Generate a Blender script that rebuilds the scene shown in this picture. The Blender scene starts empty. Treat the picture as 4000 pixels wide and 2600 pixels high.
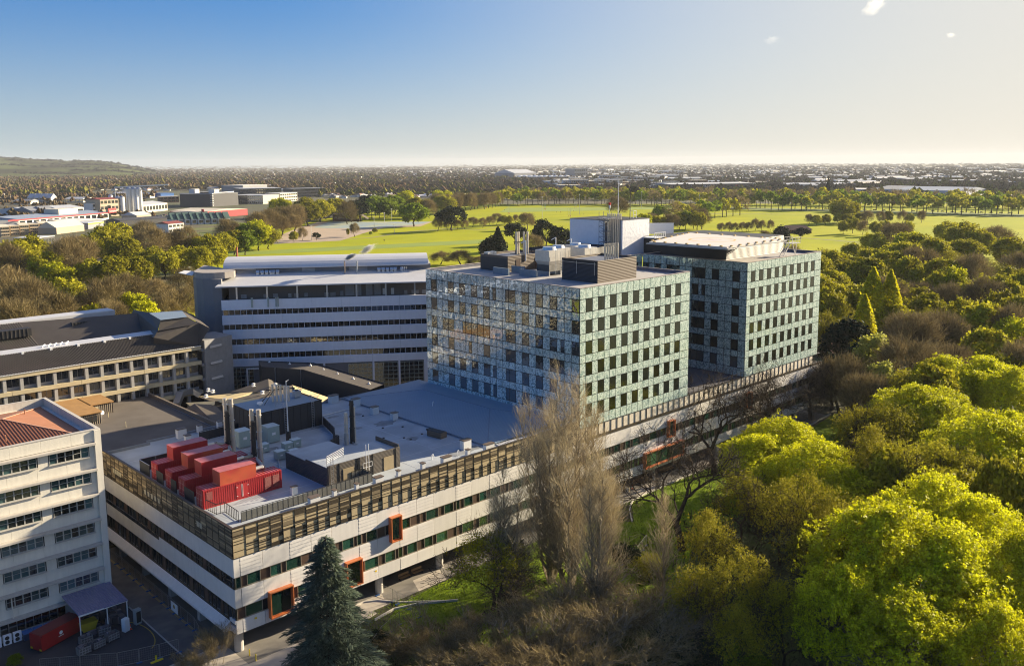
import bpy, math, random
import numpy as np
from mathutils import Vector, Matrix

scene = bpy.context.scene
COL = scene.collection
rad = math.radians

# ---------------------------------------------------------------- camera
CAM = np.array([-50.06, -104.6, 64.76])
YAW, PITCH, ROLL, FPX, PPY = rad(45.95), rad(-8.11), rad(-0.39), 3467.78, 1130.0
_fw = np.array([math.cos(PITCH)*math.cos(YAW), math.cos(PITCH)*math.sin(YAW), math.sin(PITCH)])
_rt = np.array([math.sin(YAW), -math.cos(YAW), 0.0])
_up = np.cross(_rt, _fw)
_R = math.cos(ROLL)*_rt + math.sin(ROLL)*_up
_U = -math.sin(ROLL)*_rt + math.cos(ROLL)*_up
cam_data = bpy.data.cameras.new('camera')
cam_data.sensor_fit = 'HORIZONTAL'
cam_data.sensor_width = 36.0
cam_data.lens = 36.0*FPX/4000.0
cam_data.shift_y = -(1300.0-PPY)/4000.0
cam_data.clip_start = 1.0
cam_data.clip_end = 60000.0
cam = bpy.data.objects.new('camera', cam_data)
COL.objects.link(cam)
cam.matrix_world = Matrix(((_R[0], _U[0], -_fw[0], CAM[0]), (_R[1], _U[1], -_fw[1], CAM[1]), (_R[2], _U[2], -_fw[2], CAM[2]), (0, 0, 0, 1)))
scene.camera = cam

def G(u, v, z=0.0):
    """Ground (or height z) point of the place seen at pixel u, v of the 4000 px photograph."""
    d = _fw + (u-2000)/FPX*_R - (v-PPY)/FPX*_U
    q = CAM + d*(z-CAM[2])/d[2]
    return (float(q[0]), float(q[1]), z)

def depth(x, y):
    return float((np.array([x, y, 0.0])-CAM) @ _fw)

# ---------------------------------------------------------------- sky and sun
SUN_AZ, SUN_EL = rad(-12.3), rad(17.9)
sunvec = Vector((math.cos(SUN_AZ)*math.cos(SUN_EL), math.sin(SUN_AZ)*math.cos(SUN_EL), math.sin(SUN_EL)))
world = bpy.data.worlds.new('World')
scene.world = world
world.use_nodes = True
wn, wl = world.node_tree.nodes, world.node_tree.links
wn.clear()
sky = wn.new('ShaderNodeTexSky')
sky.sky_type = 'NISHITA'
sky.sun_disc = False
sky.sun_elevation = SUN_EL
sky.sun_rotation = rad(90)-SUN_AZ
sky.altitude = 0
sky.air_density = 1.0
sky.dust_density = 0.6
sky.ozone_density = 2.5
# the clear sky softly rolled off towards the sun, and paled by ground haze towards the whole horizon
def vmath(op, a, b):
    q = wn.new('ShaderNodeVectorMath'); q.operation = op
    for i, x in enumerate((a, b)):
        if isinstance(x, tuple): q.inputs[i].default_value = x
        else: wl.new(x, q.inputs[i])
    return q.outputs[0]
tinted = vmath('MULTIPLY', sky.outputs[0], (0.0195, 0.040, 0.085))
rolled = vmath('DIVIDE', tinted, vmath('ADD', vmath('MULTIPLY', tinted, (1.6, 1.6, 1.6)), (1.0, 1.0, 1.0)))
wtc = wn.new('ShaderNodeTexCoord'); wsx = wn.new('ShaderNodeSeparateXYZ'); wl.new(wtc.outputs['Generated'], wsx.inputs[0])
wmr = wn.new('ShaderNodeMapRange'); wpw = wn.new('ShaderNodeMath'); wpw.operation = 'POWER'; wpw.inputs[1].default_value = 1.7
wmr.inputs['From Min'].default_value = 0.0; wmr.inputs['From Max'].default_value = 0.18; wmr.inputs['To Min'].default_value = 0.98; wmr.inputs['To Max'].default_value = 0.0
wl.new(wsx.outputs['Z'], wmr.inputs['Value'])
wmx = wn.new('ShaderNodeMix'); wmx.data_type = 'RGBA'
wl.new(wmr.outputs[0], wpw.inputs[0]); wl.new(rolled, wmx.inputs[6]); wdt = wn.new('ShaderNodeVectorMath'); wdt.operation = 'DOT_PRODUCT'; wl.new(wtc.outputs['Generated'], wdt.inputs[0]); wdt.inputs[1].default_value = tuple(sunvec)
wm2 = wn.new('ShaderNodeMapRange'); wm2.inputs['From Min'].default_value = 0.1; wm2.inputs['From Max'].default_value = 1.0; wl.new(wdt.outputs['Value'], wm2.inputs['Value'])
whz = wn.new('ShaderNodeMix'); whz.data_type = 'RGBA'; whz.inputs[6].default_value = (0.215, 0.24, 0.245, 1); whz.inputs[7].default_value = (0.34, 0.31, 0.26, 1)
wl.new(wm2.outputs[0], whz.inputs['Factor'])
wm3 = wn.new('ShaderNodeMapRange'); wm3.interpolation_type = 'SMOOTHSTEP'; wm3.inputs['From Min'].default_value = 0.3; wm3.inputs['From Max'].default_value = 0.97; wm3.inputs['To Max'].default_value = 0.9; wl.new(wdt.outputs['Value'], wm3.inputs['Value'])
wa = wn.new('ShaderNodeMath'); wa.operation = 'SUBTRACT'; wa.inputs[0].default_value = 1.0; wl.new(wpw.outputs[0], wa.inputs[1])
wb_ = wn.new('ShaderNodeMath'); wb_.operation = 'SUBTRACT'; wb_.inputs[0].default_value = 1.0; wl.new(wm3.outputs[0], wb_.inputs[1])
wc_ = wn.new('ShaderNodeMath'); wc_.operation = 'MULTIPLY'; wl.new(wa.outputs[0], wc_.inputs[0]); wl.new(wb_.outputs[0], wc_.inputs[1])
wd_ = wn.new('ShaderNodeMath'); wd_.operation = 'SUBTRACT'; wd_.inputs[0].default_value = 1.0; wl.new(wc_.outputs[0], wd_.inputs[1]); wl.new(wd_.outputs[0], wmx.inputs['Factor']); wl.new(whz.outputs[2], wmx.inputs[7])
wgain = vmath('SCALE', wmx.outputs[2], (0, 0, 0)); wgain.node.inputs['Scale'].default_value = 10.0
bg = wn.new('ShaderNodeBackground')
bg.inputs['Strength'].default_value = 0.10
wo = wn.new('ShaderNodeOutputWorld')
wl.new(wgain, bg.inputs[0])
wl.new(bg.outputs[0], wo.inputs[0])
sun_data = bpy.data.lights.new('sun', 'SUN')
sun_data.energy = 5.0
sun_data.angle = rad(0.5)
sun_data.color = (1.0, 0.84, 0.6)
sun = bpy.data.objects.new('sun', sun_data)
COL.objects.link(sun)
sun.rotation_euler = sunvec.to_track_quat('Z', 'Y').to_euler()
scene.view_settings.view_transform = 'Standard'
scene.view_settings.look = 'None'
scene.view_settings.exposure = 1.45
scene.view_settings.gamma = 1
scene.view_settings.use_curve_mapping = False
scene.cycles.max_bounces = 6
scene.cycles.diffuse_bounces = 3
scene.cycles.glossy_bounces = 3
scene.cycles.transmission_bounces = 3
scene.cycles.transparent_max_bounces = 6
scene.cycles.volume_bounces = 0
scene.cycles.filter_width = 1.1

# ---------------------------------------------------------------- materials
MATS = {}
def mat(name, color, rough=0.7, metal=0.0, var=0.12, scale=1.5, bump=0.0, bscale=8.0, coat=0.0, island=0.0, objvar=0.0,
        spec=0.5, trans=0.0, wave=None, streak=0.0, alpha=None, col2=None, mixscale=None):
    """One procedural material: base colour broken up by world-space noise, optional ribs, bump, leaf translucency."""
    if name in MATS: return MATS[name]
    m = bpy.data.materials.new(name); MATS[name] = m
    m.use_nodes = True
    n, l = m.node_tree.nodes, m.node_tree.links
    n.clear()
    out = n.new('ShaderNodeOutputMaterial')
    p = n.new('ShaderNodeBsdfPrincipled')
    p.inputs['Roughness'].default_value = rough
    p.inputs['Metallic'].default_value = metal
    p.inputs['Specular IOR Level'].default_value = spec
    p.inputs['Coat Weight'].default_value = coat
    geo = n.new('ShaderNodeNewGeometry')
    pos = geo.outputs['Position']
    cur = None
    rgb = n.new('ShaderNodeRGB'); rgb.outputs[0].default_value = (*color, 1)
    cur = rgb.outputs[0]
    def scaled(sock, fac_sock, lo, hi):
        mr = n.new('ShaderNodeMapRange'); mr.inputs['To Min'].default_value = lo; mr.inputs['To Max'].default_value = hi
        l.new(fac_sock, mr.inputs['Value'])
        vm = n.new('ShaderNodeVectorMath'); vm.operation = 'SCALE'
        l.new(sock, vm.inputs[0]); l.new(mr.outputs[0], vm.inputs['Scale'])
        return vm.outputs[0]
    if col2 is not None:
        nt = n.new('ShaderNodeTexNoise'); nt.inputs['Scale'].default_value = mixscale or 0.05; nt.inputs['Detail'].default_value = 5
        l.new(pos, nt.inputs['Vector'])
        mr = n.new('ShaderNodeMapRange'); mr.inputs['From Min'].default_value = 0.4; mr.inputs['From Max'].default_value = 0.6
        l.new(nt.outputs['Fac'], mr.inputs['Value'])
        mx = n.new('ShaderNodeMix'); mx.data_type = 'RGBA'
        l.new(mr.outputs[0], mx.inputs['Factor']); l.new(cur, mx.inputs[6]); mx.inputs[7].default_value = (*col2, 1)
        cur = mx.outputs[2]
    if var > 0:
        nt = n.new('ShaderNodeTexNoise'); nt.inputs['Scale'].default_value = scale; nt.inputs['Detail'].default_value = 4
        l.new(pos, nt.inputs['Vector'])
        cur = scaled(cur, nt.outputs['Fac'], 1-var*1.6, 1+var*1.6)
    if streak > 0:
        mp = n.new('ShaderNodeVectorMath'); mp.operation = 'MULTIPLY'; mp.inputs[1].default_value = (1.3, 1.3, 0.12)
        l.new(pos, mp.inputs[0])
        nt = n.new('ShaderNodeTexNoise'); nt.inputs['Scale'].default_value = 1.6; nt.inputs['Detail'].default_value = 5
        l.new(mp.outputs[0], nt.inputs['Vector'])
        cur = scaled(cur, nt.outputs['Fac'], 1-streak, 1+streak*0.6)
    if island > 0:
        cur = scaled(cur, geo.outputs['Random Per Island'], 1-island, 1+island)
    if objvar > 0:
        oi = n.new('ShaderNodeObjectInfo')
        cur = scaled(cur, oi.outputs['Random'], 1-objvar, 1+objvar)
    l.new(cur, p.inputs['Base Color'])
    if bump > 0:
        nt = n.new('ShaderNodeTexNoise'); nt.inputs['Scale'].default_value = bscale; nt.inputs['Detail'].default_value = 3
        l.new(pos, nt.inputs['Vector'])
        b = n.new('ShaderNodeBump'); b.inputs['Strength'].default_value = bump; b.inputs['Distance'].default_value = 0.1
        l.new(nt.outputs['Fac'], b.inputs['Height']); l.new(b.outputs[0], p.inputs['Normal'])
    if wave is not None:
        ax, per, amt = wave
        sx = n.new('ShaderNodeSeparateXYZ'); l.new(pos, sx.inputs[0])
        ma = n.new('ShaderNodeMath'); ma.operation = 'MULTIPLY'; ma.inputs[1].default_value = 2*math.pi/per
        l.new(sx.outputs[ax], ma.inputs[0])
        mb = n.new('ShaderNodeMath'); mb.operation = 'SINE'; l.new(ma.outputs[0], mb.inputs[0])
        b = n.new('ShaderNodeBump'); b.inputs['Strength'].default_value = amt; b.inputs['Distance'].default_value = per*0.3
        l.new(mb.outputs[0], b.inputs['Height']); l.new(b.outputs[0], p.inputs['Normal'])
    if trans > 0:
        tr = n.new('ShaderNodeBsdfTranslucent'); l.new(cur, tr.inputs['Color'])
        ms = n.new('ShaderNodeMixShader'); ms.inputs[0].default_value = trans
        l.new(p.outputs[0], ms.inputs[1]); l.new(tr.outputs[0], ms.inputs[2]); l.new(ms.outputs[0], out.inputs[0])
    else:
        l.new(p.outputs[0], out.inputs[0])
    return m

def frit_mat(name, paint, dark, refl=0.22):
    """Glass panel printed with an organic web of pale lines over darker glass; coated so it mirrors a little."""
    m = bpy.data.materials.new(name); m.use_nodes = True
    n, l = m.node_tree.nodes, m.node_tree.links; n.clear()
    out = n.new('ShaderNodeOutputMaterial'); geo = n.new('ShaderNodeNewGeometry')
    nz = n.new('ShaderNodeTexNoise'); nz.inputs['Scale'].default_value = 0.55; nz.inputs['Detail'].default_value = 3
    l.new(geo.outputs['Position'], nz.inputs['Vector'])
    sc = n.new('ShaderNodeVectorMath'); sc.operation = 'SCALE'; sc.inputs['Scale'].default_value = 3.2
    l.new(nz.outputs['Color'], sc.inputs[0])
    ad = n.new('ShaderNodeVectorMath'); ad.operation = 'ADD'; l.new(geo.outputs['Position'], ad.inputs[0]); l.new(sc.outputs[0], ad.inputs[1])
    st = n.new('ShaderNodeVectorMath'); st.operation = 'MULTIPLY'; st.inputs[1].default_value = (1.0, 1.0, 0.55); l.new(ad.outputs[0], st.inputs[0])
    vo = n.new('ShaderNodeTexVoronoi'); vo.feature = 'DISTANCE_TO_EDGE'; vo.inputs['Scale'].default_value = 1.0; l.new(st.outputs[0], vo.inputs['Vector'])
    vo2 = n.new('ShaderNodeTexVoronoi'); vo2.feature = 'DISTANCE_TO_EDGE'; vo2.inputs['Scale'].default_value = 2.1; l.new(st.outputs[0], vo2.inputs['Vector'])
    mn = n.new('ShaderNodeMath'); mn.operation = 'MINIMUM'; l.new(vo.outputs['Distance'], mn.inputs[0]); l.new(vo2.outputs['Distance'], mn.inputs[1])
    mr = n.new('ShaderNodeMapRange'); mr.inputs['From Min'].default_value = 0.02; mr.inputs['From Max'].default_value = 0.1
    l.new(mn.outputs[0], mr.inputs['Value'])
    oi = n.new('ShaderNodeTexNoise'); oi.inputs['Scale'].default_value = 0.35; oi.inputs['Detail'].default_value = 2; l.new(geo.outputs['Position'], oi.inputs['Vector'])
    mx = n.new('ShaderNodeMix'); mx.data_type = 'RGBA'
    l.new(mr.outputs[0], mx.inputs['Factor']); mx.inputs[6].default_value = (*paint, 1); mx.inputs[7].default_value = (*dark, 1)
    p = n.new('ShaderNodeBsdfPrincipled'); l.new(mx.outputs[2], p.inputs['Base Color']); p.inputs['Roughness'].default_value = 0.25
    g = n.new('ShaderNodeBsdfGlossy'); g.inputs['Roughness'].default_value = 0.015; g.inputs['Color'].default_value = (0.85, 0.92, 0.95, 1)
    bn = n.new('ShaderNodeTexNoise'); bn.inputs['Scale'].default_value = 0.6; bn.inputs['Detail'].default_value = 1; l.new(geo.outputs['Position'], bn.inputs['Vector'])
    b = n.new('ShaderNodeBump'); b.inputs['Strength'].default_value = 0.035; b.inputs['Distance'].default_value = 1.0
    l.new(bn.outputs['Fac'], b.inputs['Height']); l.new(b.outputs[0], g.inputs['Normal'])
    ms = n.new('ShaderNodeMixShader'); ms.inputs[0].default_value = refl
    l.new(p.outputs[0], ms.inputs[1]); l.new(g.outputs[0], ms.inputs[2]); l.new(ms.outputs[0], out.inputs[0])
    return m

def glass_mat(name, tint, refl=0.3, rough=0.01, bump=0.03):
    m = bpy.data.materials.new(name); m.use_nodes = True
    n, l = m.node_tree.nodes, m.node_tree.links; n.clear()
    out = n.new('ShaderNodeOutputMaterial'); geo = n.new('ShaderNodeNewGeometry'); oi = n.new('ShaderNodeObjectInfo')
    p = n.new('ShaderNodeBsdfPrincipled'); p.inputs['Roughness'].default_value = 0.15
    rgb = n.new('ShaderNodeRGB'); rgb.outputs[0].default_value = (*tint, 1)
    mr = n.new('ShaderNodeMapRange'); mr.inputs['To Min'].default_value = 0.5; mr.inputs['To Max'].default_value = 1.9; l.new(oi.outputs['Random'], mr.inputs['Value'])
    vm = n.new('ShaderNodeVectorMath'); vm.operation = 'SCALE'; l.new(rgb.outputs[0], vm.inputs[0]); l.new(mr.outputs[0], vm.inputs['Scale'])
    l.new(vm.outputs[0], p.inputs['Base Color'])
    g = n.new('ShaderNodeBsdfGlossy'); g.inputs['Roughness'].default_value = rough; g.inputs['Color'].default_value = (0.85, 0.9, 0.9, 1)
    bn = n.new('ShaderNodeTexNoise'); bn.inputs['Scale'].default_value = 0.7; l.new(geo.outputs['Position'], bn.inputs['Vector'])
    b = n.new('ShaderNodeBump'); b.inputs['Strength'].default_value = bump; b.inputs['Distance'].default_value = 1.0
    l.new(bn.outputs['Fac'], b.inputs['Height']); l.new(b.outputs[0], g.inputs['Normal'])
    ms = n.new('ShaderNodeMixShader'); ms.inputs[0].default_value = refl
    l.new(p.outputs[0], ms.inputs[1]); l.new(g.outputs[0], ms.inputs[2]); l.new(ms.outputs[0], out.inputs[0])
    return m

# ---------------------------------------------------------------- mesh helpers
class MB:
    """Collects boxes, tubes, prisms; build() links them as ONE mesh object."""
    def __init__(s): s.v = []; s.f = []; s.m = []
    def add(s, vs, fs, mi=0):
        o = len(s.v); s.v += [tuple(q) for q in vs]; s.f += [tuple(o+i for i in f) for f in fs]; s.m += [mi]*len(fs); return s
    def box(s, x0, y0, z0, x1, y1, z1, mi=0):
        if x0 > x1: x0, x1 = x1, x0
        if y0 > y1: y0, y1 = y1, y0
        if z0 > z1: z0, z1 = z1, z0
        return s.add([(x0,y0,z0),(x1,y0,z0),(x1,y1,z0),(x0,y1,z0),(x0,y0,z1),(x1,y0,z1),(x1,y1,z1),(x0,y1,z1)],
                     [(0,3,2,1),(4,5,6,7),(0,1,5,4),(1,2,6,5),(2,3,7,6),(3,0,4,7)], mi)
    def bar(s, a, b, w, h=None, mi=0):
        """Box-section bar from a to b, w wide and h high."""
        h = h or w; a, b = Vector(a), Vector(b); d = (b-a)
        if d.length < 1e-6: return s
        d.normalize(); up = Vector((0,0,1)) if abs(d.z) < 0.95 else Vector((1,0,0))
        sx = d.cross(up).normalized()*(w/2); sy = sx.normalized().cross(d).normalized()*(h/2)
        vs = [a-sx-sy, a+sx-sy, a+sx+sy, a-sx+sy, b-sx-sy, b+sx-sy, b+sx+sy, b-sx+sy]
        return s.add(vs, [(0,3,2,1),(4,5,6,7),(0,1,5,4),(1,2,6,5),(2,3,7,6),(3,0,4,7)], mi)
    def tube(s, a, b, r0, r1=None, n=8, mi=0, cap=True):
        r1 = r0 if r1 is None else r1; a, b = Vector(a), Vector(b); d = (b-a).normalized()
        up = Vector((0,0,1)) if abs(d.z) < 0.95 else Vector((1,0,0))
        x = d.cross(up).normalized(); y = d.cross(x).normalized(); vs = []
        for c, r in ((a, r0), (b, r1)):
            for k in range(n):
                t = 2*math.pi*k/n; vs.append(c+x*(r*math.cos(t))+y*(r*math.sin(t)))
        fs = [(k, (k+1) % n, n+(k+1) % n, n+k) for k in range(n)]
        if cap: fs += [tuple(reversed(range(n))), tuple(range(n, 2*n))]
        return s.add(vs, fs, mi)
    def prism(s, pts, z0, z1, mi=0):
        n = len(pts); a = sum(pts[i][0]*pts[(i+1) % n][1]-pts[(i+1) % n][0]*pts[i][1] for i in range(n))
        if a < 0: pts = list(reversed(pts))
        vs = [(x, y, z0) for x, y in pts]+[(x, y, z1) for x, y in pts]
        return s.add(vs, [tuple(reversed(range(n))), tuple(range(n, 2*n))]+[(i, (i+1) % n, n+(i+1) % n, n+i) for i in range(n)], mi)
    def lathe(s, c, prof, n=12, mi=0):
        vs = []
        for r, z in prof:
            for k in range(n):
                t = 2*math.pi*k/n; vs.append((c[0]+r*math.cos(t), c[1]+r*math.sin(t), c[2]+z))
        fs = []
        for j in range(len(prof)-1):
            for k in range(n): fs.append((j*n+k, j*n+(k+1) % n, (j+1)*n+(k+1) % n, (j+1)*n+k))
        fs += [tuple(reversed(range(n))), tuple(range((len(prof)-1)*n, len(prof)*n))]
        return s.add(vs, fs, mi)
    def mesh(s, name, mats):
        me = bpy.data.meshes.new(name); me.from_pydata(s.v, [], s.f)
        for m in (mats if isinstance(mats, (list, tuple)) else [mats]): me.materials.append(m)
        if any(s.m): me.polygons.foreach_set('material_index', s.m)
        me.update(); return me
    def build(s, name, mats, parent=None, loc=(0,0,0), rz=0.0):
        return place(name, s.mesh(name, mats), parent, loc, rz)

def place(name, me, parent=None, loc=(0,0,0), rz=0.0, scale=None):
    o = bpy.data.objects.new(name, me); COL.objects.link(o)
    o.location = loc; o.rotation_euler = (0, 0, rz)
    if scale is not None: o.scale = scale if isinstance(scale, (tuple, list)) else (scale,)*3
    if parent is not None: o.parent = parent
    return o

def thing(name, label, cat, loc=(0,0,0), rz=0.0, group=None, scale=None):
    o = place(name, None, None, loc, rz, scale)
    o['label'] = label; o['category'] = cat
    if group: o['group'] = group
    return o

def tag(o, label, cat, group=None):
    o['label'] = label; o['category'] = cat
    if group: o['group'] = group
    return o

def structure(o): o['kind'] = 'structure'; return o
def stuff(o): o['kind'] = 'stuff'; return o

def fastmesh(name, verts, faces_n, mats, mi=None):
    """verts (N,3) with faces made of consecutive groups of faces_n vertices."""
    verts = np.ascontiguousarray(verts, dtype=np.float32); n = len(verts); k = n//faces_n
    me = bpy.data.meshes.new(name)
    me.vertices.add(n); me.vertices.foreach_set('co', verts.ravel())
    me.loops.add(n); me.loops.foreach_set('vertex_index', np.arange(n, dtype=np.int32))
    me.polygons.add(k); me.polygons.foreach_set('loop_start', np.arange(0, n, faces_n, dtype=np.int32))
    for m in (mats if isinstance(mats, (list, tuple)) else [mats]): me.materials.append(m)
    if mi is not None: me.polygons.foreach_set('material_index', np.asarray(mi, dtype=np.int32))
    me.update(calc_edges=True); return me

def fastmesh_idx(name, verts, quads, mats):
    verts = np.ascontiguousarray(verts, dtype=np.float32); quads = np.ascontiguousarray(quads, dtype=np.int32)
    me = bpy.data.meshes.new(name); me.vertices.add(len(verts)); me.vertices.foreach_set('co', verts.ravel())
    k, w = quads.shape
    me.loops.add(k*w); me.loops.foreach_set('vertex_index', quads.ravel())
    me.polygons.add(k); me.polygons.foreach_set('loop_start', np.arange(0, k*w, w, dtype=np.int32))
    for m in (mats if isinstance(mats, (list, tuple)) else [mats]): me.materials.append(m)
    me.update(calc_edges=True); return me

def sheet(name, pts, z, m):
    me = bpy.data.meshes.new(name)
    n = len(pts); a = sum(pts[i][0]*pts[(i+1) % n][1]-pts[(i+1) % n][0]*pts[i][1] for i in range(n))
    if a < 0: pts = list(reversed(pts))
    me.from_pydata([(p[0], p[1], z) for p in pts], [], [tuple(range(n))]); me.materials.append(m)
    return structure(place(name, me))

ORD = ['first', 'second', 'third', 'fourth', 'fifth', 'sixth', 'seventh', 'eighth', 'ninth', 'tenth', 'eleventh', 'twelfth', 'thirteenth', 'fourteenth', 'fifteenth', 'sixteenth']
# ---------------------------------------------------------------- building materials
WHITE = mat('white_cladding', (0.74, 0.71, 0.66), 0.5, var=0.05, scale=0.6, streak=0.13, bump=0.05, bscale=3)
WHITE2 = mat('painted_band', (0.84, 0.84, 0.86), 0.5, var=0.04, scale=0.5, streak=0.07)
CREAM = mat('cream_render', (0.74, 0.70, 0.60), 0.8, var=0.06, scale=0.5, streak=0.16, bump=0.1, bscale=5)
CREAM_LEDGE = mat('concrete_ledge', (0.50, 0.47, 0.42), 0.85, var=0.12, scale=1.2, streak=0.15)
BEAM = mat('yellowish_beam', (0.58, 0.49, 0.30), 0.8, var=0.07, scale=0.6, streak=0.15)
CONC = mat('concrete', (0.42, 0.41, 0.38), 0.85, var=0.12, scale=1.0, streak=0.12, bump=0.15)
CONC_D = mat('dark_concrete', (0.27, 0.27, 0.27), 0.85, var=0.12, scale=0.8, streak=0.12, bump=0.15)
GREYWALL = mat('grey_cladding', (0.20, 0.20, 0.205), 0.7, var=0.06, scale=0.4, streak=0.08)
BRONZE = mat('bronze_metal', (0.075, 0.06, 0.042), 0.45, metal=0.3, var=0.12)
BRONZE2 = mat('tan_mesh', (0.46, 0.37, 0.22), 0.6, var=0.14, scale=2.5)
BRONZE3 = mat('brown_mesh', (0.21, 0.165, 0.10), 0.55, var=0.12, scale=2.5)
TANPANEL = mat('cream_slat_panel', (0.70, 0.62, 0.48), 0.6, var=0.08, scale=1.5, wave=(2, 0.16, 0.4))
BLACKMET = mat('black_ribbed_cladding', (0.035, 0.036, 0.04), 0.5, var=0.1, scale=1.0, wave=(2, 0.25, 0.6))
BLACKV = mat('black_standing_seam', (0.030, 0.031, 0.034), 0.55, var=0.1, scale=1.0)
BROWNRIB = mat('brown_ribbed_cladding', (0.13, 0.095, 0.065), 0.5, var=0.08, wave=(2, 0.3, 0.25))
BLACK = mat('matt_black', (0.02, 0.02, 0.02), 0.6)
DARKVOID = mat('dark_interior', (0.022, 0.02, 0.018), 0.8, var=0.3, scale=0.4)
MEMB = mat('roof_membrane', (0.40, 0.44, 0.47), 0.8, var=0.05, scale=0.25, streak=0.05, col2=(0.33, 0.36, 0.385), mixscale=0.22)
MEMB_B = mat('blue_grey_metal_roof', (0.24, 0.31, 0.38), 0.45, metal=0.1, var=0.07, scale=0.3, wave=(1, 0.45, 0.5))
ASPH_ROOF = mat('felt_roof', (0.115, 0.098, 0.08), 0.9, var=0.14, scale=0.35, col2=(0.14, 0.12, 0.1), mixscale=0.12, bump=0.2, bscale=6)
BEIGE_LIT = mat('beige_roof_sunlit', (0.68, 0.54, 0.28), 0.8, var=0.08, scale=0.6)  # sunlit slopes of the folded roof, brightness put into the colour
BEIGE_SHADE = mat('beige_roof_shaded', (0.13, 0.11, 0.085), 0.8, var=0.1, scale=0.6)  # same folded roof, shade painted in as grey brown
RUSTROOF = mat('rust_brown_roof', (0.33, 0.14, 0.07), 0.7, var=0.12, scale=0.5, streak=0.05)
RUSTBOX = mat('orange_brown_roof', (0.36, 0.20, 0.07), 0.85, var=0.15, scale=0.8)
GALV = mat('galvanised_steel', (0.55, 0.56, 0.57), 0.35, metal=0.8, var=0.1, scale=2)
STAIN = mat('stainless_flue', (0.66, 0.60, 0.50), 0.3, metal=0.45, var=0.12, scale=1.5)
SILVERROOF = mat('silver_metal_roof', (0.62, 0.62, 0.62), 0.5, metal=0.15, var=0.06, scale=0.3, streak=0.06)
LIGHTBOX = mat('white_vent_box', (0.66, 0.66, 0.64), 0.6, var=0.05)
GREENBOX = mat('pale_green_cabinet', (0.34, 0.42, 0.38), 0.55, var=0.06)
REDC = mat('container_red', (0.42, 0.028, 0.03), 0.4, var=0.14, scale=1.2, streak=0.12)
REDC_LIT = mat('sunlit_orange_red', (0.50, 0.10, 0.045), 0.35, var=0.18, scale=1.0, col2=(0.42, 0.05, 0.04), mixscale=0.5)  # sunlight on two of the red air boxes, painted as orange
REDTOP = mat('faded_pink_red', (0.46, 0.13, 0.12), 0.4, var=0.22, scale=1.5)
ORANGE = mat('orange_metal', (0.50, 0.15, 0.045), 0.4, var=0.08, scale=2)
WHITEP = mat('white_paint', (0.78, 0.78, 0.76), 0.5, var=0.03)
DGLASS = glass_mat('dark_glass', (0.012, 0.014, 0.016), 0.16)
GGLASS = glass_mat('green_glass', (0.015, 0.055, 0.04), 0.2)
TGLASS_L = glass_mat('tower_side_window_glass', (0.02, 0.026, 0.028), 0.3)
TGLASS = glass_mat('tower_window_glass', (0.012, 0.015, 0.012), 0.07)
CGLASS = glass_mat('curtained_glass', (0.04, 0.085, 0.09), 0.12)
BROWNP = mat('brown_panel', (0.085, 0.05, 0.035), 0.5, var=0.12, scale=4)
MULL = mat('champagne_frame', (0.35, 0.30, 0.22), 0.45, metal=0.4)
FRIT = frit_mat('frosted_glass_panel', (0.76, 0.88, 0.78), (0.34, 0.47, 0.42), 0.12)
FRIT_S = frit_mat('frosted_glass_panel_mirror', (0.74, 0.92, 0.88), (0.26, 0.38, 0.38), 0.36)
WHITETILE = mat('white_textured_tile', (0.76, 0.77, 0.80), 0.55, var=0.05, scale=1, bump=0.6, bscale=1.6)
YELLOWSIGN = mat('yellow_sign', (0.8, 0.6, 0.02), 0.5)

H0, H1, H2, H3, H4, H5, HT = 3.15, 5.08, 6.76, 9.4, 11.04, 13.7, 17.87   # floor lines of the podium
DECK = 16.9
rnd = random.Random(4)

# ---------------------------------------------------------------- podium
pod = thing('hospital_podium', 'long low white and bronze podium block with ribbon windows along the garden', 'building')
core = MB(); core.box(0.3, 0.3, H0, 161, 47.5, H5+0.2); core.box(0.3, 0.3, H5, 67.9, 47.5, DECK-0.02); core.box(67.9, 0.45, H5, 156.3, 47.5, 16.2)
core.build('floor_slab_body', DARKVOID, pod)
MB().box(0.35, 0.35, DECK-0.02, 67.8, 47.4, DECK).build('roof', MEMB, pod)
MB().box(102.2, 0.5, 16.2, 123.8, 29, 16.3).box(67.9, 0.46, 16.2, 161, 47, 16.24).build('terrace', mat('dark_terrace', (0.10, 0.10, 0.115), 0.8), pod)
# undercroft walls set back from the facades
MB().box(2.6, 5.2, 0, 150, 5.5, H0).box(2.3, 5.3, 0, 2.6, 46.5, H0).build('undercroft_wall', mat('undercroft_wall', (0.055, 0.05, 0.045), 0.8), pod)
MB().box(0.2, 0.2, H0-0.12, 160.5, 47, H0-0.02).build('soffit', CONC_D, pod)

_pc = {}
def clad(w, h, rib):
    k = (round(w, 2), round(h, 2), rib)
    if k in _pc: return _pc[k]
    b = MB(); e = 0.03
    if not rib: b.box(e, -0.02, e, w-e, 0.2, h-e)
    else:
        b.box(e, 0.03, e, w-e, 0.2, h-e); nb = 5; bh = (h-0.1)/nb
        for i in range(nb):
            z0 = 0.05+i*bh; z1 = z0+bh-0.02
            b.add([(e, -0.06, z0), (w-e, -0.06, z0), (w-e, 0.03, z0), (e, 0.03, z0), (e, -0.01, z1), (w-e, -0.01, z1), (w-e, 0.03, z1), (e, 0.03, z1)],
                  [(0,3,2,1),(4,5,6,7),(0,1,5,4),(1,2,6,5),(2,3,7,6),(3,0,4,7)])
    _pc[k] = b.mesh('cladding_panel', WHITE); return _pc[k]

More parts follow.
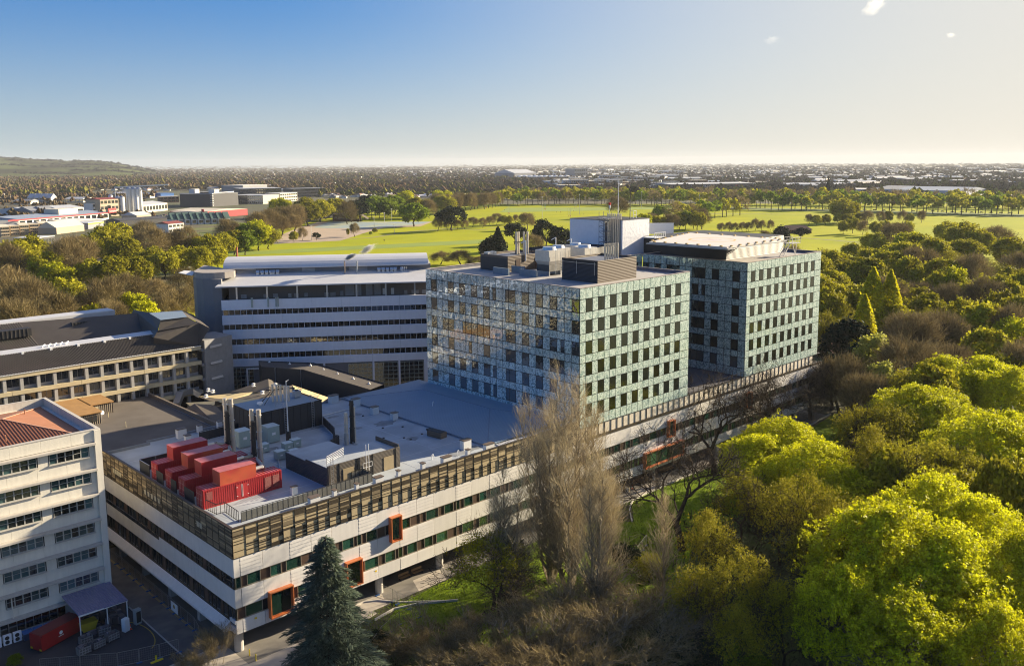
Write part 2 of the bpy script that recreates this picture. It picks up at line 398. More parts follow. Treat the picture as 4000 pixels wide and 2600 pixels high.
def band_front(z0, z1, xe):
    x = 0.0
    segs = []
    k = 0
    marks = []
    while 18.66*k < xe:
        o = 18.66*k
        marks += [(o+0.95, 3.25), (o+8.29, 6.7)]; k += 1
    for s, ln in marks:
        if s > x: segs.append((x, s, False))
        segs.append((s, s+ln, True)); x = s+ln
    segs.append((x, xe, False))
    for a, b, r in segs:
        b = min(b, xe)
        if b-a < 0.3: continue
        n = max(1, round((b-a)/3.7))
        for i in range(n):
            place('cladding_panel', clad((b-a)/n, z1-z0, r), pod, (a+i*(b-a)/n, 0, z0))
FRAMES = [(4.7, 8.25, 3.8, 7.55), (16.9, 19.65, 3.8, 7.7), (24.95, 26.95, 8.28, 12.2), (87.2, 100.3, 4.1, 7.3), (94.9, 97.05, 8.9, 12.35), (124.5, 126.95, 8.8, 12.6)]
for z0, z1 in ((H0, H1), (H2, H3), (H4, H5)): band_front(z0, z1, 161.0 if z1 < 13 else 161.0)

# ribbon windows of the garden facade: each pane a part
seq = [('b', 1.2), ('g', 2.45), ('b', 1.25), ('g', 1.9), ('b', 0.6), ('g', 0.75), ('b', 0.9), ('g', 1.9), ('b', 1.5), ('g', 1.6), ('b', 0.8), ('g', 2.3), ('b', 1.9)]
_win = {}
def pane_mesh(w, h, m, key, t=0.05):
    k = (round(w, 2), round(h, 2), key)
    if k not in _win: _win[k] = MB().box(0, 0, 0, w, t, h).mesh('window_pane', m)
    return _win[k]
frm = MB()
for z0, z1, off in ((H1, H2, 0), (H3, H4, 5)):
    x = 0.25; i = off
    frm.box(0.1, 0.02, z0-0.01, 161, 0.16, z0+0.07); frm.box(0.1, 0.02, z1-0.07, 161, 0.16, z1+0.01)
    while x < 160.5:
        t, w = seq[i % len(seq)]; i += 1; w = min(w, 160.8-x)
        if not any(fx0-0.2 < x+w/2 < fx1+0.2 and fz0 < z0+0.5 < fz1 for fx0, fx1, fz0, fz1 in FRAMES):
            place('window_pane' if t == 'g' else 'brown_panel', pane_mesh(w-0.09, z1-z0-0.14, GGLASS if t == 'g' else BROWNP, t), pod, (x+0.045, 0.14, z0+0.07))
        frm.box(x-0.04, 0.02, z0+0.05, x+0.04, 0.16, z1-0.05); x += w
frm.build('window_frame', MULL, pod)
for k, (x0, x1, z0, z1) in enumerate(FRAMES):
    b = MB(); d = 0.78; t = 0.15
    b.box(x0, -d, z0, x0+t, 0.12, z1).box(x1-t, -d, z0, x1, 0.12, z1).box(x0+t, -d, z1-t, x1-t, 0.12, z1).box(x0+t, -d, z0, x1-t, 0.12, z0+t)
    b.box(x0+t, -0.5, z0+t, x0+t+0.14, -0.35, z1-t).box(x1-t-0.14, -0.5, z0+t, x1-t, -0.35, z1-t).box(x0+t, -0.5, z0+t, x1-t, -0.35, z0+t+0.16)
    f = b.build('bay_window_frame', ORANGE, pod)
    nP = max(1, round((x1-x0)/1.9))
    for i in range(nP):
        w = (x1-x0-2*t-0.28)/nP
        MB().box(0.03, 0, 0, w-0.03, 0.05, z1-z0-2*t-0.2).build('pane', GGLASS if (i+k) % 2 == 0 else DGLASS, f, (x0+t+0.14+i*w, -0.42, z0+t+0.16))
# left facade (x = 0): white bands, dark ribbon windows
def band_left(z0, z1, y1=45.5, n=12):
    w = y1/n
    for i in range(n):
        b = MB().box(-0.02, i*w+0.012, z0+0.02, 0.2, (i+1)*w-0.012, z1-0.02)
        b.build('cladding_panel', WHITE, pod)
MB().box(-0.12, 0, 4.62, 0.22, 1.6, H1+0.0).build('corner_panel', WHITE, pod)
band_left(H2, H3); band_left(H4, H5)
MB().box(-0.03, 0, H0, 0.2, 45.5, 4.1).build('cladding_panel', WHITE, pod)
lb = MB().add([(-0.04, 1.6, 3.2), (-1.0, 1.6, 3.35), (-1.0, 1.6, 3.6), (-0.04, 1.6, 4.55), (-0.04, 45.5, 3.2), (-1.0, 45.5, 3.35), (-1.0, 45.5, 3.6), (-0.04, 45.5, 4.55)],
              [(0,1,2,3), (7,6,5,4), (0,4,5,1), (1,5,6,2), (2,6,7,3), (3,7,4,0)])
lb.build('sloping_canopy_ledge', WHITE, pod)
frm = MB()
for z0, z1 in ((4.6, H2), (H3, H4)):
    y = 0.1; i = 0
    frm.box(0.0, 0.1, z1-0.06, 0.14, 45.4, z1); frm.box(0.0, 0.1, z0, 0.14, 45.4, z0+0.06)
    while y < 45.2:
        w = min([0.95, 1.35, 1.35, 0.7, 1.5, 1.2][i % 6], 45.4-y); i += 1
        q = MB().box(0.1, y+0.03, z0+0.06, 0.15, y+w-0.03, z1-0.06).build('window_pane', DGLASS if i % 4 else BROWNP, pod)
        frm.box(0.02, y-0.03, z0+0.06, 0.12, y+0.03, z1-0.06); y += w
    if z0 > 8:
        frm.box(0.03, 0.2, (z0+z1)/2-0.03, 0.11, 20, (z0+z1)/2+0.03)
frm.build('window_frame', BRONZE, pod)
MB().box(-0.06, 24, H3-0.5, 0.22, 45.4, H3+0.02).build('dark_band_step', DGLASS, pod)

# bronze slatted screen above both facades
def screen_mesh(seed, w, h, glassy):
    r = random.Random(seed); b = MB(); z = 0.06
    b.box(0, -0.02, 0, w, 0.1, 0.06, 0); b.box(0, -0.02, h-0.1, w, 0.1, h, 0); b.box(0, -0.03, 0, 0.035, 0.1, h, 0)
    top = h-0.1; mid = h*0.52
    while z < top-0.05:
        t = r.choice([0.08, 0.1, 0.14, 0.2, 0.3]); t = min(t, top-z)
        lower = z < mid
        c = r.random()
        m = 1 if (c < (0.66 if (lower and glassy) else (0.24 if glassy else 0.13))) else (2 if c < 0.66 else 0)
        b.box(0.06, 0.0 if m == 0 else 0.03, z+0.012, w, 0.07, z+t, m); z += t
    return b.mesh('screen_panel', [BRONZE, BRONZE2, BRONZE3])
SCR = [screen_mesh(i, 1.83, HT-H5, True) for i in range(9)]
SCRD = [screen_mesh(20+i, 1.83, HT-H5, False) for i in range(7)]
FIN = MB().box(0.0, -0.2, 0, 0.07, -0.1, 2.05).mesh('screen_fin', BLACK)
n = 37
for i in range(n):
    place('screen_panel', SCR[rnd.randrange(9)], pod, (0.05+i*1.83, -0.08, H5))
    if i > 1: place('screen_fin', FIN, pod, (i*1.83, 0, H5))
for i in range(25):
    place('screen_panel', SCRD[rnd.randrange(7)], pod, (-0.08, 45.7-i*1.8288, H5), rz=-math.pi/2)
lp = mat('pale_louvre', (0.5, 0.46, 0.33), 0.5)
for y, zz in [(37.6+0.9*k, 15.2) for k in range(4)]+[(22.6+1.25*k, 15.0) for k in range(5)]+[(8.6, 15.3), (9.5, 15.3)]:
    MB().box(-0.14, y, zz, -0.08, y+0.65, zz+0.75).build('louvre_opening', lp, pod)
MB().box(-0.1, -0.12, HT, 67.8, 0.22, HT+0.06).box(-0.1, 0.22, HT, 0.3, 45.9, HT+0.06).build('parapet_capping', BRONZE, pod)
MB().box(0.12, 0.22, DECK, 67.8, 0.3, HT).box(0.2, 0.3, DECK, 0.3, 45.8, HT).box(0.3, 45.7, DECK, 8, 45.9, DECK+0.5).box(8, 47.2, DECK, 67.8, 47.5, DECK+0.35).build('parapet_inner', mat('parapet_inner', (0.2, 0.22, 0.24), 0.7), pod)
# lower cream screen under the towers, with thin dark posts
SL = MB().box(0.05, 0, 0, 1.79, 0.1, 2.1).mesh('screen_panel', TANPANEL)
posts = MB(); FIN2 = MB().box(-0.03, 0.02, 0, 0.05, 0.14, 2.25).mesh('screen_fin', BRONZE)
for i in range(48):
    x = 68.0+i*1.84
    place('screen_panel', SL, pod, (x, 0.12, 14.25)); place('screen_fin', FIN2, pod, (x, 0, 14.1))
posts.box(68, -0.05, 16.36, 156.4, 0.3, 16.44); posts.box(67.8, -0.1, 13.72, 161, 0.3, 14.2)
for i in range(12): posts.box(102.3+i*1.84, -0.05, 16.44, 102.36+i*1.84, 0.01, 17.6)
posts.box(102.2, -0.05, 17.56, 123.9, 0.01, 17.62)
posts.build('screen_rails', BRONZE, pod)
# round columns under the building
for x in (1.0, 12.8, 24.0, 35.9, 46.6, 58.2, 70.0, 81.9, 92.4, 103.5, 116, 129, 140, 150.9):
    MB().tube((x, 1.6, 0.0), (x, 1.6, H0-0.12), 0.62, n=16).build('column', CREAM_LEDGE, pod)
for y in (12.5, 22.5, 32.5, 42):
    MB().box(0.6, y, 0, 1.5, y+0.9, H0-0.12).build('column', CONC, pod)
for x, z in ((2.6, 4.3), (22.2, 4.3)): MB().box(x, -0.05, z, x+0.35, -0.021, z+0.35).build('warning_plate', YELLOWSIGN, pod)
# low ribbed metal roof between deck and tower
hr = MB()
A, B_, C_, D_ = (48.2, 3.2, 17.1), (48.2, 47.2, 17.1), (61, 37, 18.5), (61, 16.5, 18.5)
E_, F_ = (68.0, 47.2, 17.6), (68.0, 3.2, 17.6)
hr.add([A, B_, C_, D_, E_, F_], [(0,3,2,1), (1,2,4), (0,5,3), (3,5,4,2)])
hr.build('low_pitched_roof', MEMB_B, pod)
MB().bar(A, B_, 0.12, 0.25).bar(B_, C_, 0.2, 0.06).bar(C_, D_, 0.25, 0.08).bar(D_, A, 0.2, 0.06).bar(D_, F_, 0.2, 0.06).build('ridge_flashing', mat('flashing', (0.2, 0.24, 0.29), 0.5), pod)
sk = MB()
for i in range(28): sk.box(50+i*0.6, 0.9, DECK+0.02, 50.35+i*0.6, 3.2, DECK+0.12)
sk.build('ribbed_gutter_roof', SILVERROOF, pod)
SEAM = mat('seam', (0.56, 0.58, 0.60), 0.7); STAINM = mat('ponding_stain', (0.22, 0.235, 0.245), 0.75, var=0.3, scale=0.8)
for y in (9.3, 17.2, 25.4, 33.0, 38.9): MB().box(0.5, y, DECK, 48, y+0.07, DECK+0.015).build('roof_seam', SEAM, pod)
for x in (18.4, 33.2, 41): MB().box(x, 0.5, DECK, x+0.07, 47, DECK+0.02).build('roof_seam', SEAM, pod)
sr = random.Random(8)
def stain(cx_, cy_, rx_, ry_, z, par, m=None):
    n = 18; vs = [(cx_, cy_, z)]
    for k in range(n):
        a = 2*math.pi*k/n; q = 0.7+0.5*sr.random(); vs.append((cx_+rx_*q*math.cos(a), cy_+ry_*q*math.sin(a), z))
    MB().add(vs, [(0, 1+k, 1+(k+1) % n) for k in range(n)]).build('roof_stain', m or STAINM, par)
for k in range(16): stain(sr.uniform(20, 46), sr.uniform(3, 45), sr.uniform(0.6, 2.6), sr.uniform(0.5, 1.6), DECK+0.006+k*0.0004, pod)
for x0_, y0_, x1_, y1_ in ((19, 29.5, 24, 34), (22, 24, 30, 24.5), (33, 22, 33.5, 9), (17.5, 18.5, 22, 27.5), (36, 39, 46, 39.6)):
    MB().tube((x0_, y0_, DECK+0.25), (x1_, y1_, DECK+0.25), 0.09, n=6).build('roof_pipe', GALV, pod)
for k in range(9): q_ = (sr.uniform(34, 47), sr.uniform(6, 44)); MB().tube((*q_, DECK), (*q_, DECK+0.12), 0.22, n=8).build('roof_drain', BLACK, pod)

# ---------------------------------------------------------------- roof plant (each unit a thing)
def chimney_box(x, y, w, l, h, label):
    t = thing('roof_vent_box', label, 'vent', (x, y, DECK), group='capped vent boxes on the low roof')
    MB().box(-w/2, -l/2, 0, w/2, l/2, h).build('body', LIGHTBOX, t); MB().box(-w/2-.08, -l/2-.08, h, w/2+.08, l/2+.08, h+0.12).build('cap', BROWNRIB, t)
    return t
vb = [(13.5, 7.3, 0.9, 0.5, 1.2), (13.4, 1.7, 1.6, 0.8, 1.2), (16.9, 1.9, 0.5, 0.6, 1.2), (20.8, 2.0, 0.5, 0.6, 1.1), (24.4, 1.6, 1.4, 0.8, 1.3), (28.4, 1.9, 0.5, 0.6, 1.2),
      (33.0, 1.7, 0.6, 0.6, 1.3), (37.6, 1.5, 1.7, 0.8, 1.3), (42.4, 1.7, 0.6, 0.6, 1.3), (46.9, 1.5, 1.9, 0.8, 1.3), (45.0, 5.2, 1.7, 1.0, 1.6), (13.6, 45.9, 1.6, 1.0, 1.6), (13.0, 42.0, 0.9, 0.9, 1.4),
      (17.3, 46.6, 0.8, 0.8, 1.3), (21.0, 46.4, 0.8, 0.8, 1.3), (24.7, 46.3, 1.8, 1.0, 1.5), (45.5, 46.5, 1.9, 1.0, 1.5), (47.2, 41.0, 1.5, 1.0, 1.5), (46.6, 33.8, 1.4, 1.0, 1.4), (47.0, 28.0, 1.2, 0.9, 1.3)]
where = ['behind the rail, in line with the red container side', 'wide box in front of the walkway rail by the slatted screen', 'narrow box just right of the wide one at the screen', 'narrow box at the screen in front of the ribbed plant room',
         'wide box at the corner of the walkway rail', 'narrow box at the screen right of the walkway rail', 'small box right of the ribbed plant room edge', 'wide box halfway along the sunlit roof edge',
         'small box between two wide ones on the sunlit roof edge', 'wide box at the sunlit edge beside the ribbed gutter roof', 'tall box set back from the edge near the long dark skylight', 'tall wide box beside the ribbed felt roof',
         'lower box in front of the tall one on the far left edge', 'box on the far edge behind the first steel flues', 'box on the far edge between flues and the beige roof', 'wide box on the far edge left of the black plant room',
         'wide box below the sloping link roof end', 'box standing at the far end of the low pitched roof', 'box standing midway along the low pitched roof edge', 'box nearest the glass tower along the low pitched roof edge']
for (x, y, w, l, h), s in zip(vb, where): chimney_box(x, y, w, l, h, 'white vent box, '+s)

def container(y, idx):
    lab = ['red generator container nearest the camera with corrugated side and double doors in the sun', 'second red generator container from the camera, its side in shade', 'third red generator container, behind two others with its top box coloured sunlit orange',
           'red generator container farthest back, beside the black windbreak'][idx]
    t = thing('generator_container', lab, 'container', (1.5, y, DECK), group='red generator containers on the podium roof')
    b = MB(); L, W, H = 12.2, 2.4, 2.75
    b.box(0.06, 0.05, 0.12, L-0.06, W-0.05, H-0.05)
    k = 0
    x = 0.35
    while x < L-0.35:                                    # corrugation, both sides
        b.box(x, 0.0, 0.2, x+0.16, 0.05, H-0.14); b.box(x, W-0.05, 0.2, x+0.16, W, H-0.14); x += 0.33
    b.build('body', REDC, t)
    f = MB()
    for xx in (0, L-0.16):
        for yy in (0, W-0.16): f.box(xx, yy, 0, xx+0.16, yy+0.16, H)
    for yy in (0, W-0.12): f.box(0.16, yy, H-0.12, L-0.16, yy+0.12, H); f.box(0.16, yy, 0, L-0.16, yy+0.12, 0.16)
    for xx in (0, L-0.12): f.box(xx, 0.16, H-0.12, xx+0.12, W-0.16, H); f.box(xx, 0.16, 0, xx+0.12, W-0.16, 0.16)
    f.build('frame', REDC, t)
    r = MB()
    for i in range(24): r.box(0.4+i*0.49, 0.14, H-0.05, 0.62+i*0.49, W-0.14, H)
    r.build('roof_ribs', REDTOP, t)
    for s in (0, 1):                                     # end doors with locking bars
        d = MB().box(-0.05, 0.18+s*1.03, 0.16, 0.05, 1.18+s*1.03, H-0.14).build('door', REDC, t)
        g = MB()
        for q in (0.28, 0.72): g.tube((-0.09, 0.18+s*1.03+q, 0.18), (-0.09, 0.18+s*1.03+q, H-0.18), 0.03, n=5)
        for zz in (0.5, 1.2, 2.0): g.box(-0.1, 0.3+s*1.03, zz, -0.05, 1.1+s*1.03, zz+0.05)
        g.build('locking_bar', mat('pale_red_bar', (0.62, 0.32, 0.28), 0.4, metal=0.3), d)
    if idx == 0:
        for q in (4.9, 5.85):
            MB().box(q, -0.05, 0.3, q+0.88, 0.0, H-0.45).build('side_door', REDC, t)
        hg = MB()
        for q in (4.92, 6.62):
            for zz in (0.6, 1.9): hg.box(q, -0.08, zz, q+0.2, -0.05, zz+0.06)
        hg.box(5.72, -0.08, 0.4, 5.76, -0.05, H-0.5).box(5.88, -0.08, 0.4, 5.92, -0.05, H-0.5).build('hinges', WHITEP, t)
        for q in (9.4, 10.7): MB().box(q, -0.04, 0.4, q+1.05, 0.0, H-0.5).build('vent_panel', mat('dark_red_louvre', (0.25, 0.02, 0.02), 0.5, wave=(2, 0.1, 0.8)), t)
        MB().box(0.4, -0.04, 1.2, 1.3, 0.0, H-0.4).build('vent_panel', MATS['dark_red_louvre'], t)
    # air box on top
    a = MB(); x0, x1 = 2.55, 8.15
    a.box(x0, 0.05, H, x1, W-0.05, H+2.0)
    a.build('air_box', REDC_LIT if idx in (0, 2) else REDC, t)
    MB().box(x0-0.03, 0.02, H+2.0, x1+0.03, W-0.02, H+2.04).build('air_box_lid', REDTOP, t)
for i, y in enumerate((11.1, 16.9, 21.5, 26.7)): container(y, i)

# black windbreak around the containers
wb = thing('black_windbreak', 'black panelled windbreak around the red containers', 'windbreak', (1.3, 2.9, DECK))
def wpan(x0, y0, x1, y1, h=2.2):
    b = MB().bar((x0-1.3, y0-2.9, h/2), (x1-1.3, y1-2.9, h/2), 0.06, h); b.build('panel', BLACKV, wb)
for a, b in ((29.2, 33.0), (24.1, 26.6), (19.5, 21.4), (13.6, 16.8)): wpan(1.25, a, 1.25, b, 2.0)
for i in range(5): wpan(1.3+i*2.6, 33.2, 1.3+(i+1)*2.6-0.05, 33.2, 2.0)
cap = MB().bar((-0.05, 26.3, 2.05), (-0.05, 30.3, 2.05), 0.08).bar((0, 30.3, 2.05), (13, 30.3, 2.05), 0.08); cap.build('capping_rail', GALV, wb)
# walkway rail near the front edge
def railing(name, label, pts, h=1.15, step=0.75, m=BLACK, fill=None, z=DECK):
    t = thing(name, label, 'railing', (pts[0][0], pts[0][1], z)); ox, oy = pts[0]
    top = MB(); pst = []; fl = MB()
    for (xa, ya), (xb, yb) in zip(pts, pts[1:]):
        a, b = Vector((xa-ox, ya-oy, 0)), Vector((xb-ox, yb-oy, 0)); L = (b-a).length; n = max(1, round(L/step))
        top.bar(a+Vector((0,0,h)), b+Vector((0,0,h)), 0.07); top.bar(a+Vector((0,0,0.12)), b+Vector((0,0,0.12)), 0.05)
        if fill: fl.bar(a+Vector((0,0,h/2)), b+Vector((0,0,h/2)), 0.02, h*0.85)
        for i in range(n+1):
            p = a.lerp(b, i/n); pst.append(p)
    top.build('rail', m, t)
    pm = MB().box(-0.03, -0.03, 0, 0.03, 0.03, h).mesh('post', m)
    for p in pst: place('post', pm, t, p)
    if fill: fl.build('mesh_infill', fill, t)
    return t
MESHG = mat('grey_mesh_infill', (0.10, 0.10, 0.09), 0.6)
railing('roof_railing', 'black railing stepping down beside the nearest red container at the roof corner', [(1.7, 10.9), (1.9, 8.2), (3.1, 8.1), (2.9, 3.7)], 1.5, 0.55)
railing('roof_railing', 'long black meshed railing along the front walkway of the podium roof', [(3.1, 3.3), (24.6, 3.4), (24.6, 5.8), (22.6, 5.9)], 1.5, 0.8, fill=MESHG)
railing('roof_railing', 'black mesh fence around the roof well behind the ribbed plant room', [(21.2, 19.5), (22.5, 18.3), (31.2, 22.5), (31.0, 24.0)], 1.6, 0.8, fill=BLACKV)
railing('roof_railing', 'black fence from the black plant room towards the twin flues', [(35.6, 34.6), (33.2, 27.0), (31.5, 24.4)], 1.6, 1.5, fill=BLACKV)
railing('roof_railing', 'black fence strip left of the black plant room', [(14.8, 41.2), (22.3, 41.6)], 1.8, 1.8, fill=BLACKV)

# plant rooms
t = thing('plant_room', 'black standing seam plant room with a blue grey roof and ladders', 'plant room', (22.4, 34.8, DECK))
MB().box(0, 0, 0, 13.2, 9.6, 4.5).build('walls', BLACKV, t)
MB().box(0.15, 0.15, 4.5, 13.05, 9.45, 4.56).build('roof', MEMB_B, t)
b = MB()
for i in range(10): b.box(i*1.45, -0.05, 0, i*1.45+0.07, 0, 4.7)
for i in range(7): b.box(-0.05, i*1.55, 0, 0, i*1.55+0.07, 4.7)
b.box(-0.05, -0.05, 4.56, 13.3, 0.12, 4.75).box(-0.05, 0.12, 4.56, 0.12, 9.7, 4.75).box(13.1, 0.12, 4.56, 13.3, 9.7, 4.75); b.build('seams', BLACK, t)
def ladder(parent, x, y, z0, z1, w=0.5, ax='x', m=GALV):
    l = MB(); dx, dy = (w, 0) if ax == 'x' else (0, w)
    l.tube((x, y, z0), (x, y, z1), 0.035, n=5); l.tube((x+dx, y+dy, z0), (x+dx, y+dy, z1), 0.035, n=5)
    z = z0+0.3
    while z < z1: l.bar((x, y, z), (x+dx, y+dy, z), 0.04); z += 0.32
    return l.build('ladder', m, parent)
ladder(t, 5.3, -0.25, 0, 5.6); ladder(t, 10.9, -0.25, 0, 5.8)
b = MB()
for x0 in (4.6, 11.6): b.bar((x0, 0.3, 5.6), (x0+1.4, 0.3, 5.6), 0.06).bar((x0, 0.3, 4.6), (x0+1.2, 0.3, 5.6), 0.06).bar((x0, 1.6, 5.6), (x0+1.4, 1.6, 5.6), 0.06).bar((x0, 0.3, 5.6), (x0, 1.6, 5.6), 0.06).bar((x0, 1.6, 4.6), (x0, 1.6, 5.6), 0.06)
b.build('ladder_guard', GALV, t)
t2 = thing('flue_cluster', 'five short stainless flues braced by black frame on the black plant room', 'flues', (28.8, 40.5, DECK+4.56))
for i in range(5): MB().tube((i*0.62, -i*0.35, 0), (i*0.62, -i*0.35, 3.3-0.12*i), 0.22, n=10).build('flue', STAIN, t2)
MB().bar((-1, 0.6, 2.3), (3.6, -1.8, 2.3), 0.1, 0.2).bar((-2.6, 0.2, 0), (-0.1, 0, 2.3), 0.08).bar((-2.2, -0.8, 0), (0.2, -.2, 2.3), 0.08).bar((-1.6, 1.2, 0), (0.2, 0.3, 2.3), 0.08).build('brace_frame', BLACK, t2)
t2 = thing('roof_unit', 'small grey air unit on the black plant room roof beside the short flues', 'air unit', (33.0, 39.8, DECK+4.56))
MB().box(0, 0, 0.15, 1.3, 1.0, 1.3).build('casing', GALV, t2); MB().tube((0.65, 0.5, 1.3), (0.65, 0.5, 1.45), 0.35, n=10).build('fan_cowl', BLACK, t2)
t2 = thing('roof_vent', 'round white vent cowl on the left end of the black plant room', 'vent', (25.9, 40, DECK+4.56))
MB().lathe((0,0,0), [(0.25, 0), (0.25, 0.3), (0.55, 0.35), (0.5, 0.6), (0.15, 0.7)], 10).build('cowl', WHITEP, t2)

t = thing('plant_room', 'dark ribbed plant room with pale flat roof and two tan doors', 'plant room', (17.6, 5.9, DECK))
MB().box(0.9, 0.4, 0, 14, 6.4, 2.9).box(0.9, 6.4, 0, 9, 12.4, 2.6).build('walls', BLACKMET, t)
b = MB(); b.box(0.95, -0.05, 0, 1.05, 0.4, 3.2)
b.box(0.9, 0.2, 0, 14.3, 0.38, 3.25).box(14.15, 0.38, 0, 14.3, 6.6, 3.6); b.build('ribbed_screen_wall', mat('brown_black_louvre', (0.085, 0.07, 0.055), 0.5, wave=(2, 0.2, 0.35)), t)
MB().box(1.0, 0.5, 2.9, 14.0, 6.3, 2.98).box(1.0, 6.5, 2.6, 8.9, 12.3, 2.68).build('roof', MEMB, t)
for x in (3.6, 11.1): MB().box(x, 0.12, 0.05, x+1.9, 0.2, 2.2).build('door', mat('tan_door', (0.33, 0.26, 0.15), 0.6), t)
b = MB()
for x in (2.9, 6.2, 9.0, 13.4): b.box(x, 0.1, 0, x+0.12, 0.2, 3.25)
b.build('posts', BLACK, t)
b = MB()
for k in range(5): b.tube((1.3, 1.0, 3.5+k*0.25), (5.6, 2.9, 3.5+k*0.25), 0.03, n=4)
for k in range(4): b.bar((1.3+k*1.4, 1.0+k*0.62, 2.95), (1.3+k*1.4, 1.0+k*0.62, 4.5), 0.05)
b.build('guard_rail', GALV, t)
ladder(t, 1.4, 0.05, 0, 4.4, 0.45)
b = MB().tube((7.6, -0.15, 1.0), (7.6, -0.15, 5.2), 0.05, n=5).tube((8.1, -0.15, 1.0), (8.1, -0.15, 5.2), 0.05, n=5).bar((7.0, -0.15, 1.6), (8.7, -0.15, 1.6), 0.05).bar((7.0, -0.15, 2.3), (8.7, -0.15, 2.3), 0.05).bar((7.0, -.15, 1.6), (7.0, -.15, 2.3), 0.05).bar((8.7, -.15, 1.6), (8.7, -.15, 2.3), 0.05)
b.build('access_hatch_rail', WHITEP, t)
# flues
def flue_group(x, y, hts, label):
    t = thing('flue_stack', label, 'flues', (x, y, DECK), group='tall flues beside the containers')
    for dx, dy, r, h, blk in hts:
        f = MB().tube((dx, dy, 0), (dx, dy, h*0.35), r*1.0, n=12).tube((dx, dy, h*0.35), (dx, dy, h), r*0.86, n=12).build('flue', BLACK if blk else STAIN, t)
        b = MB()
        for z in (h*0.35, h*0.62, h*0.9): b.tube((dx, dy, z), (dx, dy, z+0.08), r*1.15, n=12)
        b.build('collar', GALV if not blk else BLACK, f)
    return t
flue_group(14.3, 29.2, [(0, 0, 0.42, 8.0, True), (0.25, 1.1, 0.4, 9.9, False), (1.2, 0.9, 0.44, 9.7, False)], 'tall pair of steel flues with a black one behind the farther containers')
flue_group(14.5, 20.9, [(0, 0, 0.42, 8.0, True), (0.3, 0.9, 0.4, 9.7, False), (1.2, 0.3, 0.44, 9.6, False)], 'tall pair of steel flues with a black one behind the nearer containers')
flue_group(32.1, 21.6, [(0, 0, 0.38, 5.7, False), (1.15, -0.1, 0.42, 7.6, True), (2.0, 0.5, 0.28, 6.2, False)], 'black flue between two steel flues near the middle of the low roof')
for k, (ya, xb, yb) in enumerate(((27.9, 14.2, 29.6), (22.7, 14.0, 28.4), (18.1, 14.5, 21.3), (12.3, 14.2, 20.0))):
    t = thing('exhaust_duct', 'bent silver exhaust duct from the %s container to the flues' % ['farthest', 'third', 'second', 'nearest'][k], 'duct', (9.7, ya, DECK+3.5))
    b = MB().tube((0, 0, 0), (1.6, 0.2, 0), 0.3, n=10).tube((1.6, 0.2, 0), (2.1, 0.7, -0.3), 0.3, n=10).tube((2.1, 0.7, -0.3), (xb-9.7, yb-ya, -1.2), 0.3, n=10)
    b.build('pipe', mat('duct_silver', (0.42, 0.42, 0.42), 0.35, metal=0.6, var=0.15), t)
t = thing('lattice_mast', 'thin white mast standing in front of the black plant room', 'mast', (24.6, 28.0, DECK))
MB().tube((0,0,0), (0,0,11.5), 0.11, 0.06, n=6).tube((0, 0, 11.3), (0.5, 0, 11.6), 0.05, n=5).build('pole', WHITEP, t); MB().box(-0.3, -0.3, 0, 0.3, 0.3, 2.6).build('base_box', BLACK, t)
def unit(x, y, w, l, h, label, m=GREENBOX):
    t = thing('air_unit', label, 'air unit', (x, y, DECK), group='roof air units and tanks')
    MB().box(0, 0, 0.15, w, l, h).build('casing', m, t); MB().box(-0.05, -0.05, h, w+0.05, l+0.05, h+0.08).build('lid', mat('pale_lid', (0.5, 0.58, 0.58), 0.5), t)
    MB().box(w*0.35, -0.03, h*0.5, w*0.65, 0.0, h*0.65).build('label_plate', WHITEP, t); return t
unit(17.8, 32.4, 2.2, 2.2, 2.9, 'pale green tank cabinet right of the farther steel flues')
unit(22.6, 31.3, 2.2, 2.2, 2.9, 'pale green tank cabinet in front of the black plant room corner')
for k, (x, y, s) in enumerate(((19.3, 22.3, 'beside the nearer steel flues'), (21.2, 21.0, 'nearest the ribbed plant room corner'), (22.4, 25.3, 'in front of the mast'), (24.4, 26.0, 'just behind the mast'), (19.2, 27.5, 'between both flue stacks'), (21.0, 19.3, 'tucked against the ribbed plant room'))):
    unit(x, y, 1.5, 1.3, 1.4, 'low pale green condenser unit '+s)
t = thing('roof_skylight', 'long dark box skylight on the blue roof near the pitched part', 'skylight', (45.4, 12.3, DECK), rz=rad(8))
MB().box(0, 0, 0, 1.6, 3.3, 1.0).build('sides', BROWNRIB, t); MB().box(0.06, 0.06, 1.0, 1.54, 3.24, 1.05).build('lid', BLACK, t)
t = thing('roof_hatch', 'flat dark hatch lying behind the long dark skylight', 'hatch', (47.0, 16.6, DECK)); MB().box(0, 0, 0, 0.9, 1.8, 0.25).build('lid', BLACK, t)
t = thing('roof_vent', 'low white roof vent near the back left corner of the podium', 'vent', (9.8, 41.0, DECK)); MB().lathe((0,0,0), [(0.35, 0), (0.3, 0.25), (0.6, 0.3), (0.5, 0.5)], 10).build('cowl', WHITEP, t)
for x, y in ((55.5, 27), (37.5, 5.0), (41.8, 3.6)):
    t = thing('pipe_vent', ['bent white pipe vent on the shaded pitched roof', 'bent white pipe vent on the sunny edge left of a wide vent box', 'bent white pipe vent by the tall vent box near the pitched roof'][(x > 40)+(x < 45) if x < 50 else 0], 'pipe', (x, y, DECK if x < 50 else 18.0))
    MB().tube((0,0,0), (0,0,0.8), 0.06, n=6).tube((0,0,0.8), (0.25,0,0.9), 0.06, n=6).tube((0.25,0,0.9), (0.3,0,0.6), 0.06, n=6).build('pipe', WHITEP, t)

